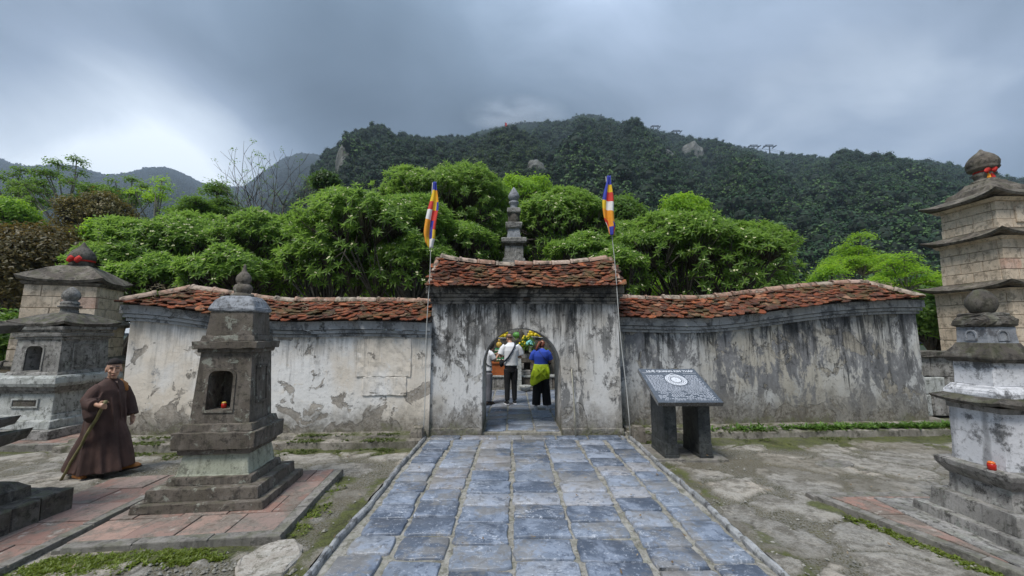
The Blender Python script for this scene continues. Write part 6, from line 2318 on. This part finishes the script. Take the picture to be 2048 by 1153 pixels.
def hand(mbm, wrist, d_, curl, across, s_=1.0, grip=.7, thumb=1):
    """palm, four fingers of unequal length bent towards curl, thumb leaving the side of the palm"""
    d_, curl, across = Vector(d_).normalized(), Vector(curl).normalized(), Vector(across).normalized()
    w_ = Vector(wrist)
    mbm.tube([w_ - d_ * .02, w_ + d_ * .01, w_ + d_ * .05 * s_, w_ + d_ * .085 * s_], [.024 * s_, .027 * s_, .034 * s_, .030 * s_], 10)
    for k, (off, L) in enumerate(((-.030, .068), (-.010, .078), (.010, .074), (.030, .058))):
        b = w_ + d_ * .080 * s_ + across * off * s_
        a1, a2, a3 = grip * .7, grip * 1.6, grip * 2.4
        p = [b - d_ * .03 * s_, b]
        for a, f in ((a1, .42), (a2, .33), (a3, .25)):
            p.append(p[-1] + (d_ * math.cos(a) + curl * math.sin(a)) * L * f * s_)
        mbm.tube(p, [.010 * s_, .0105 * s_, .0095 * s_, .0088 * s_, .007 * s_], 7)
    b = w_ + d_ * .02 * s_ + across * (-.028 * thumb) * s_
    p = [b, b + (d_ * .5 - across * .8 * thumb + curl * .2) * .035 * s_, b + (d_ * .9 - across * .7 * thumb + curl * .7) * .06 * s_, b + (d_ * 1.1 - across * .4 * thumb + curl * 1.1) * .072 * s_]
    mbm.tube(p, [.014 * s_, .0125 * s_, .011 * s_, .008 * s_], 7)


def torso(mbm, rows, n=20):
    """rows = [(centre x, centre y, z, half width x, half depth y)]"""
    mbm.rings([[(cx + a * math.cos(2 * PI * i / n), cy + b * math.sin(2 * PI * i / n), z) for i in range(n)] for cx, cy, z, a, b in rows])


def fuse(name, mbm, mats, parent, voxel, smooth_it=2, dec=None):
    o = obj(name, mbm, mats, parent, smooth=True)
    mods = [('REMESH', dict(mode='VOXEL', voxel_size=voxel, use_smooth_shade=True)), ('SMOOTH', dict(factor=.5, iterations=smooth_it))]
    if dec: mods.append(('DECIMATE', dict(ratio=dec)))
    baked(o, mods)
    o.data.polygons.foreach_set('use_smooth', [True] * len(o.data.polygons))
    return o


def foot(mbm, heel, toe, h=.05, w_=.045):
    a, b = Vector(heel), Vector(toe)
    d_ = (b - a)
    mbm.tube([a - d_ * .02 + Vector((0, 0, h * .8)), a + d_ * .15 + Vector((0, 0, h)), a + d_ * .5 + Vector((0, 0, h * .85)), a + d_ * .8 + Vector((0, 0, h * .55)), b + Vector((0, 0, h * .35))], [w_ * .75, w_ * .95, w_ * .95, w_ * 1.0, w_ * .55], 10)


# --- walking monk: local +Y is his way, +X his right
mk = thing('person', 'man in long dark brown robe and cap walking with a wooden staff', 'person', (-5.44, 5.33, -.03), -PI / 2 - .10)
mk.scale = (.87, .87, 1.0)
bd = MB()
m4 = head(bd, Vector((.015, .05, 1.395)), (.72, 1.0), 1.14, -.04)
bd.tube([(0, .0, 1.20), (0, .015, 1.27), (0, .03, 1.34)], [.062, .055, .052], 12)
torso(bd, [(0, -.02, .70, .13, .09), (0, -.01, .95, .135, .095), (0, 0, 1.12, .16, .09), (0, 0, 1.22, .09, .06)])
for k in (-1, 1):
    hip = Vector((k * .08, -.02, .74))
    kn, an = (Vector((.09, -.04, .42)), Vector((.13, -.19, .10))) if k > 0 else (Vector((-.09, .10, .44)), Vector((-.14, .20, .09)))
    bd.tube([hip, hip.lerp(kn, .5), kn, kn.lerp(an, .4), an], [.085, .075, .052, .05, .034], 10)
RW, LW = Vector((.275, .175, .955)), Vector((-.29, .10, .735))
bd.tube([(.14, 0, 1.16), (.245, -.02, .99), RW], [.04, .036, .026], 10)
bd.tube([(-.14, 0, 1.16), (-.27, .02, .95), LW], [.04, .036, .026], 10)
hand(bd, RW, (-.15, .95, -.12), (-.9, -.25, -.2), (.05, .15, 1.0), .95, 1.05, -1)
hand(bd, LW, (.05, .25, -1.0), (.9, .3, .1), (0, 1, .2), .95, .45, -1)
b_o = fuse('body', bd, [M['skin'], M['eye_brow'], M['lip']], mk, .0062, 2, .55)
inv = m4.inverted()
for p in b_o.data.polygons:
    q = inv @ p.center
    if q.y > .06:
        if abs(abs(q.x) - .030) < .015 and abs(q.z - .010) < .0055: p.material_index = 1
        if abs(abs(q.x) - .031) < .019 and abs(q.z - .032) < .004 and q.y > .07: p.material_index = 1
        if abs(q.x) < .021 and abs(q.z + .065) < .006 and q.y > .075: p.material_index = 2
# robe
rb = MB()
n = 72
R = []
for (cx, cy, z, a, b, f) in ((0, -.035, .085, .255, .345, .12), (0, -.035, .13, .252, .335, .12), (0, -.03, .30, .240, .285, .095), (0, -.02, .50, .228, .235, .065), (0, -.02, .70, .232, .205, .035), (0, -.01, .88, .218, .178, .02), (0, 0, 1.02, .215, .162, .01), (0, .0, 1.12, .212, .145, .0), (0, .0, 1.18, .192, .120, .0), (0, .005, 1.225, .135, .095, .0), (0, .012, 1.262, .078, .078, .0)):
    ring = []
    for i in range(n):
        th = 2 * PI * i / n
        k = 1 + 1.35 * f * (math.sin(9 * th + 3 * z) * .6 + math.sin(5 * th + 1.3 - 2 * z) * .5 + .25 * math.sin(17 * th))
        back = max(0, -math.sin(th)) ** 2 * .14 * max(0, 1 - z / .6)
        ring.append((cx + a * k * math.cos(th) + .02 * back, cy + b * k * math.sin(th) - back, z + 0))
    R.append(ring)
rb.rings(R)
rb.tube([(.13, .0, 1.165), (.19, -.02, 1.10), (.250, -.03, 1.0), (.270, .03, .955), (.275, .125, .945)], [.072, .084, .086, .085, .078], 14)
rb.tube([(.265, .00, .97), (.27, .04, .88), (.27, .075, .80), (.27, .09, .74)], [.06, .075, .075, .035], 12)
rb.tube([(-.13, .0, 1.165), (-.20, .0, 1.09), (-.275, .02, .95), (-.295, .07, .80), (-.292, .09, .74)], [.075, .086, .082, .078, .084], 14)
rb.tube([(-.06, .08, .72), (-.10, .16, .48), (-.13, .225, .24), (-.14, .245, .10)], [.10, .115, .115, .12], 14)
rb.tube([(.08, -.10, .62), (.12, -.22, .34), (.14, -.32, .10)], [.10, .11, .11], 14)
# folds gathered on sleeve and chest
for (a, b, rr) in (((.17, .10, 1.10), (.24, .07, .93), .020), ((.20, .09, 1.04), (.33, .06, 1.02), .018), ((.21, .06, .99), (.34, .05, .93), .018), ((.0, .155, 1.10), (-.06, .19, .72), .016), ((.08, .15, 1.02), (.05, .205, .62), .018), ((-.10, .13, 1.05), (-.13, .20, .60), .018)):
    rb.tube([a, Vector(a).lerp(Vector(b), .5) + Vector((0, .012, 0)), b], [rr * .5, rr, rr * .5], 8)
fuse('robe', rb, M['robe'], mk, .0085, 3, .7)
cl = MB()
cl.tube([(.060, -.02, 1.275), (.052, .05, 1.255), (.0, .118, 1.195), (-.015, .14, 1.13)], [.012, .012, .012, .010], 8)
cl.tube([(-.060, -.02, 1.275), (-.052, .05, 1.255), (-.01, .112, 1.195)], [.012, .012, .012], 8)
obj('collar', cl, M['robe'], mk, smooth=True)
vs = MB(); vs.rings([[(.040, .066, 1.258), (-.040, .066, 1.258), (-.004, .116, 1.192)], [(.034, .074, 1.262), (-.034, .074, 1.262), (-.004, .123, 1.198)]]); obj('neck_skin', vs, M['skin'], mk)
cp = MB()
b0 = 0
cp.rings([[(r0 * .079 * math.cos(2 * PI * i / 24), -.008 + r0 * .100 * math.sin(2 * PI * i / 24), z + .010 * math.sin(2 * PI * i / 24)) for i in range(24)] for z, r0 in ((.052, .955), (.056, .995), (.074, .965), (.094, .83), (.110, .58), (.119, .3), (.121, .05))])
cp.v = [tuple(m4 @ Vector(v)) for v in cp.v]
obj('cap', cp, M['hatcloth'], mk, smooth=True)
sg = MB(); sg.tube([(-.145, .11, 1.09), (-.15, .085, 1.17), (-.145, .0, 1.215), (-.14, -.09, 1.17), (-.12, -.135, 1.05)], [.03, .034, .034, .034, .03], 10)
obj('bag_strap', sg, M['tan'], mk, smooth=True)
for k, (he, to_, z_, tl) in enumerate((((.15, -.235, .0), (.165, -.035, .0), 0.01, .0), ((-.165, .155, .02), (-.235, .40, .065), .01, .0))):
    sh_ = MB(); foot(sh_, he, to_, .055, .045); so = obj('shoe', sh_, M['tan'], mk, smooth=True)
    a, b = Vector(he), Vector(to_)
    sl_ = MB(); dn = (b - a).normalized(); sd_ = Vector((dn.y, -dn.x, 0)).normalized()
    prof = [(-.02, .030), (.1, .042), (.5, .040), (.75, .048), (.95, .040), (1.08, .015)]
    L_ = (b - a).length
    lft = [a + dn * L_ * t_ + sd_ * w_ for t_, w_ in prof]; rgt = [a + dn * L_ * t_ - sd_ * w_ for t_, w_ in reversed(prof)]
    sl_.rings([[tuple(p + Vector((0, 0, z_ - .012))) for p in lft + rgt], [tuple(p + Vector((0, 0, z_ + .010))) for p in lft + rgt]])
    obj('sole', sl_, M['sole'], so)
cf = MB(); cf.tube([(.142, -.205, .075), (.136, -.17, .15), (.13, -.13, .22)], [.058, .062, .065], 12); obj('trouser_cuff', cf, M['bluegrey'], mk, smooth=True)
# staff, held in the fist and trailing back to the ground
W4 = Matrix.Translation((-5.44, 5.33, -.03)) @ Matrix.Rotation(-PI / 2 - .10, 4, 'Z') @ Matrix.Diagonal((.87, .87, 1.0, 1.0))
grip = W4 @ Vector((.245, .235, .945))
tip = Vector((-5.68, 5.09, 0))
dirs = (grip - tip).normalized()
stf = MB()
nn_ = 9
stf.tube([tip + dirs * ((grip - tip).length + .07) * i / nn_ + Vector((.004 * math.sin(i * 2.1), .004 * math.cos(i * 1.7), 0)) for i in range(nn_ + 1)], [.013 + .006 * i / nn_ + (.002 if i % 3 == 0 else 0) for i in range(nn_ + 1)], 10)
props(obj('walking_staff', stf, M['bamboo'], smooth=True), 'rough greenish brown wooden staff held by the robed man', 'staff')


# --- visitors in the court, seen from behind: local +Y is the way they face
def visitor(label, loc, rz, s_, hd, hfwd, hp, sh_w, torso_rows, shirt_rows, arms, sleeves, hip_z, ank, shirt, trouser, hairm, hair, shoe, shoe_sole, leg_r=(.098, .075, .06), hem=.055):
    t_ = thing('person', label, 'person', loc, rz)
    bd = MB()
    m4 = head(bd, Vector(hd), hfwd, s_, hp)
    nk = Vector(hd) - Vector((0, .01, .06))
    base = Vector((torso_rows[-1][0], torso_rows[-1][1], torso_rows[-1][2] - .03))
    bd.tube([base, base.lerp(nk, .5), nk], [.066, .055, .05], 12)
    torso(bd, torso_rows)
    for a in arms:
        bd.tube(a['p'], [.048, .040, .036, .026][:len(a['p'])] if len(a['p']) == 4 else [.05, .04, .026], 10)
        hand(bd, a['p'][-1], a['d'], a['curl'], a['ac'], .95, a.get('grip', .6), a.get('th', 1))
    for k, an in zip((-1, 1), ank):
        hp_ = Vector((k * .085, torso_rows[0][1], hip_z))
        bd.tube([hp_, hp_.lerp(Vector(an), .5), an], [.07, .05, .035], 8)
    fuse('body', bd, M['skin'], t_, .008, 2, .4)
    st_ = MB()
    torso(st_, shirt_rows, 24)
    for p, rr in sleeves: st_.tube(p, rr, 12)
    fuse('shirt', st_, M[shirt], t_, .011, 3)
    tr = MB()
    torso(tr, [(0, shirt_rows[0][1], hip_z - .10, .15, .10), (0, shirt_rows[0][1], hip_z + .04, .165, .115), (0, shirt_rows[0][1], hip_z + .16, .15, .10)])
    for k, an in zip((-1, 1), ank):
        hp_ = Vector((k * .088, shirt_rows[0][1], hip_z - .02))
        kn = hp_.lerp(Vector(an), .5) + Vector((0, .015, 0))
        tr.tube([hp_, hp_.lerp(kn, .6), kn, kn.lerp(Vector(an), .6), Vector(an)], [leg_r[0], leg_r[0] * .9, leg_r[1], (leg_r[1] + leg_r[2]) / 2, leg_r[2]], 12)
    fuse('trousers', tr, M[trouser], t_, .011, 3)
    for k, an in zip((-1, 1), ank):
        a = Vector((an[0], an[1] - .07, .0)); b = Vector((an[0] + k * .02, an[1] + .17, .0))
        f_ = MB(); foot(f_, a, b, .055, .045); so = obj('shoe', f_, M[shoe], t_, smooth=True)
        f_ = MB(); f_.tube([a + Vector((0, -.01, .012)), a.lerp(b, .5) + Vector((0, 0, .012)), b + Vector((0, .01, .012))], [.040, .048, .036], 10)
        f_.v = [(x, y, max(0.0, min(z, .026))) for x, y, z in f_.v]
        obj('sole', f_, M[shoe_sole], so)
    hr = MB()
    hair(hr)
    hr.v = [tuple(m4 @ Vector(v)) for v in hr.v]
    obj('hair', hr, M[hairm], t_, smooth=True)
    return t_


def cropped(h):
    h.rings([[(r0 * .0775 * math.cos(2 * PI * i / 20), -.012 + r0 * .0965 * math.sin(2 * PI * i / 20), z + .030 * math.sin(2 * PI * i / 20)) for i in range(20)] for z, r0 in ((.0, .99), (.03, 1.03), (.07, .93), (.10, .62), (.118, .1))])


man = visitor('tall man in white t-shirt and black trousers with sling bag, seen from behind', (-.03, 10.05, .045), .20, 1.0,
              (-.02, .10, 1.655), (-.45, 1.0), -.55, .2,
              [(0, 0, .95, .14, .095), (0, -.01, 1.12, .135, .095), (0, -.02, 1.32, .165, .10), (0, -.01, 1.45, .17, .09), (0, .015, 1.53, .08, .06)],
              [(0, .0, .97, .185, .135), (0, -.005, 1.05, .182, .13), (0, -.02, 1.20, .18, .125), (0, -.025, 1.35, .195, .125), (0, -.015, 1.46, .19, .105), (0, .01, 1.525, .10, .072), (0, .025, 1.555, .075, .065)],
              [dict(p=[(-.19, 0, 1.44), (-.27, .0, 1.19), (-.17, .27, 1.20)], d=(.3, .8, .2), curl=(.4, -.2, 1), ac=(1, -.2, 0), grip=.6), dict(p=[(.19, 0, 1.44), (.27, .03, 1.17), (.12, .29, 1.20)], d=(-.4, .8, .2), curl=(-.3, -.2, 1), ac=(1, .2, 0), grip=.6, th=-1)],
              [([(-.14, 0, 1.46), (-.215, 0, 1.39), (-.265, .0, 1.25)], [.085, .082, .086]), ([(.14, 0, 1.46), (.215, 0, 1.39), (.268, .02, 1.24)], [.085, .082, .086])],
              .90, [(-.095, -.02, .10), (.11, .06, .10)], 'tshirt', 'black', 'hair_short', cropped, 'black', 'tshirt')
bg_ = MB()
bg_.tube([(.09, .10, 1.51), (.115, -.01, 1.545), (.075, -.125, 1.46), (.0, -.155, 1.33), (-.10, -.15, 1.18), (-.195, -.09, 1.07), (-.23, .02, 1.02)], .021, 8)
bg_.v = [(x, y, z) for x, y, z in bg_.v]
obj('bag_strap', bg_, M['navy'], man, smooth=True)
bg_ = MB(); bg_.ball((-.235, .06, 1.03), (.055, .11, .10), 12, 8); obj('sling_bag', bg_, M['black'], man, smooth=True)
ph = MB(); ph.box(-.10, -.03, .345, .355, 1.20, 1.33)
props(obj('phone', ph, M['black'], bevel=.004, loc=(-.05, 10.02, .10), rot=(.3, 0, .2)), 'dark phone held before the man in white', 'phone')


def ponytail(h):
    h.rings([[(r0 * .083 * math.cos(2 * PI * i / 20), -.014 + r0 * .104 * math.sin(2 * PI * i / 20), z + .050 * math.sin(2 * PI * i / 20)) for i in range(20)] for z, r0 in ((-.06, .80), (-.03, .98), (.02, 1.03), (.07, .95), (.105, .62), (.122, .1))])
    h.tube([(0, -.10, .02), (-.02, -.15, -.02), (-.045, -.16, -.10), (-.075, -.14, -.19), (-.09, -.12, -.24)], [.035, .042, .042, .03, .008], 10)


wm = visitor('woman in blue t-shirt with lime jacket knotted round her waist, seen from behind', (.70, 9.42, .045), -.06, .96,
             (.02, .13, 1.50), (.25, 1.0), -.60, .18,
             [(0, 0, .90, .14, .10), (0, -.01, 1.05, .125, .09), (0, -.02, 1.22, .145, .095), (0, 0, 1.36, .15, .085), (0, .03, 1.42, .07, .055)],
             [(0, .0, 1.00, .168, .13), (0, -.01, 1.10, .162, .12), (0, -.02, 1.24, .178, .12), (0, -.005, 1.35, .178, .10), (0, .02, 1.41, .09, .068), (0, .035, 1.43, .068, .06)],
             [dict(p=[(-.165, 0, 1.34), (-.225, .04, 1.12), (-.15, .24, 1.02)], d=(.3, .8, -.1), curl=(.4, 0, .9), ac=(1, 0, 0), grip=.6), dict(p=[(.165, 0, 1.34), (.225, .04, 1.12), (.13, .24, 1.02)], d=(-.3, .8, -.1), curl=(-.4, 0, .9), ac=(1, 0, 0), grip=.6, th=-1)],
             [([(-.12, 0, 1.355), (-.185, .0, 1.29), (-.228, .03, 1.16)], [.075, .073, .072]), ([(.12, 0, 1.355), (.185, .0, 1.29), (.228, .03, 1.16)], [.075, .073, .072])],
             .82, [(-.125, .0, .10), (.135, .02, .10)], 'blueshirt', 'black', 'hair_red', ponytail, 'tshirt', 'tshirt', (.112, .105, .105))
jk = MB()
n = 48
R = []
for (z, a, b, cx, cy, f) in ((1.06, .172, .135, 0, 0, .02), (1.00, .186, .150, 0, -.01, .03), (.90, .215, .175, -.01, -.02, .05), (.80, .232, .19, -.02, -.025, .07), (.72, .232, .195, -.03, -.03, .09), (.66, .215, .185, -.045, -.03, .10)):
    ring = []
    for i in range(n):
        th = 2 * PI * i / n
        k = 1 + f * (math.sin(8 * th + z * 6) * .6 + .5 * math.sin(5 * th + 1))
        drop = (.10 * max(0, math.cos(th - 3.6)) - .06 * max(0, math.cos(th + .6))) * smooth01((1.0 - z) / .3)
        ring.append((cx + a * k * math.cos(th), cy + b * k * math.sin(th), z - drop))
    R.append(ring)
jk.rings(R)
jk.tube([(-.16, -.10, .92), (-.20, -.12, .80), (-.21, -.10, .66), (-.20, -.10, .55)], [.05, .055, .05, .03], 10)
for (a, b) in (((-.10, -.19, .98), (.12, -.22, .74)), ((.10, -.19, .98), (-.14, -.22, .76)), ((.16, -.12, 1.0), (.19, -.16, .75)), ((-.02, -.17, 1.02), (.0, -.23, .70))):
    jk.tube([a, Vector(a).lerp(Vector(b), .5) + Vector((0, -.02, 0)), b], [.012, .024, .016], 8)
fuse('tied_jacket', jk, M['lime'], wm, .010, 3)
wb = MB(); wb.ball((.20, .14, 1.12), (.06, .10, .10), 12, 8); obj('dark_bag', wb, M['black'], wm, smooth=True)
ws = MB(); ws.tube([(-.06, .03, 1.435), (-.04, -.10, 1.36), (.06, -.135, 1.22), (.16, -.10, 1.12), (.20, .02, 1.08)], .008, 6); obj('bag_strap', ws, M['navy'], wm, smooth=True)


def bob(h):
    h.rings([[(r0 * .086 * math.cos(2 * PI * i / 20), -.016 + r0 * .106 * math.sin(2 * PI * i / 20), z + .055 * math.sin(2 * PI * i / 20)) for i in range(20)] for z, r0 in ((-.10, .72), (-.05, 1.0), (.02, 1.04), (.07, .96), (.108, .62), (.124, .1))])


kid = visitor('person with black hair, pale shirt and grey trousers, half hidden by the arch jamb', (-.655, 10.05, .045), -.85, .98,
              (.0, .12, 1.44), (.1, 1.0), -.45, .18,
              [(0, 0, .86, .13, .095), (0, 0, 1.0, .12, .09), (0, -.01, 1.18, .14, .095), (0, 0, 1.30, .15, .085), (0, .03, 1.36, .07, .055)],
              [(0, .0, .84, .172, .135), (0, .0, .95, .165, .125), (0, -.01, 1.08, .16, .12), (0, -.01, 1.22, .172, .115), (0, .0, 1.31, .165, .095), (0, .02, 1.36, .085, .065), (0, .03, 1.38, .065, .058)],
              [dict(p=[(-.16, 0, 1.29), (-.17, .20, 1.18), (-.06, .42, 1.26)], d=(.2, .9, .1), curl=(0, -.2, 1), ac=(1, 0, 0), grip=.6), dict(p=[(.16, 0, 1.29), (.21, .10, 1.10), (.06, .34, 1.24)], d=(-.2, .9, .2), curl=(0, -.2, 1), ac=(1, 0, 0), grip=.6, th=-1)],
              [([(-.12, 0, 1.305), (-.175, .05, 1.26), (-.185, .17, 1.20)], [.07, .068, .066]), ([(.12, 0, 1.305), (.185, .02, 1.25), (.212, .08, 1.14)], [.07, .068, .066])],
              .80, [(-.09, .0, .09), (.09, .0, .09)], 'tshirt', 'greycloth', 'hair', bob, 'sole', 'black', (.105, .085, .08))
ks = MB(); ks.tube([(-.07, .02, 1.385), (-.05, -.09, 1.30), (.04, -.125, 1.15), (.14, -.09, 1.0), (.175, .02, .94)], .014, 6); obj('bag_strap', ks, M['navy'], kid, smooth=True)
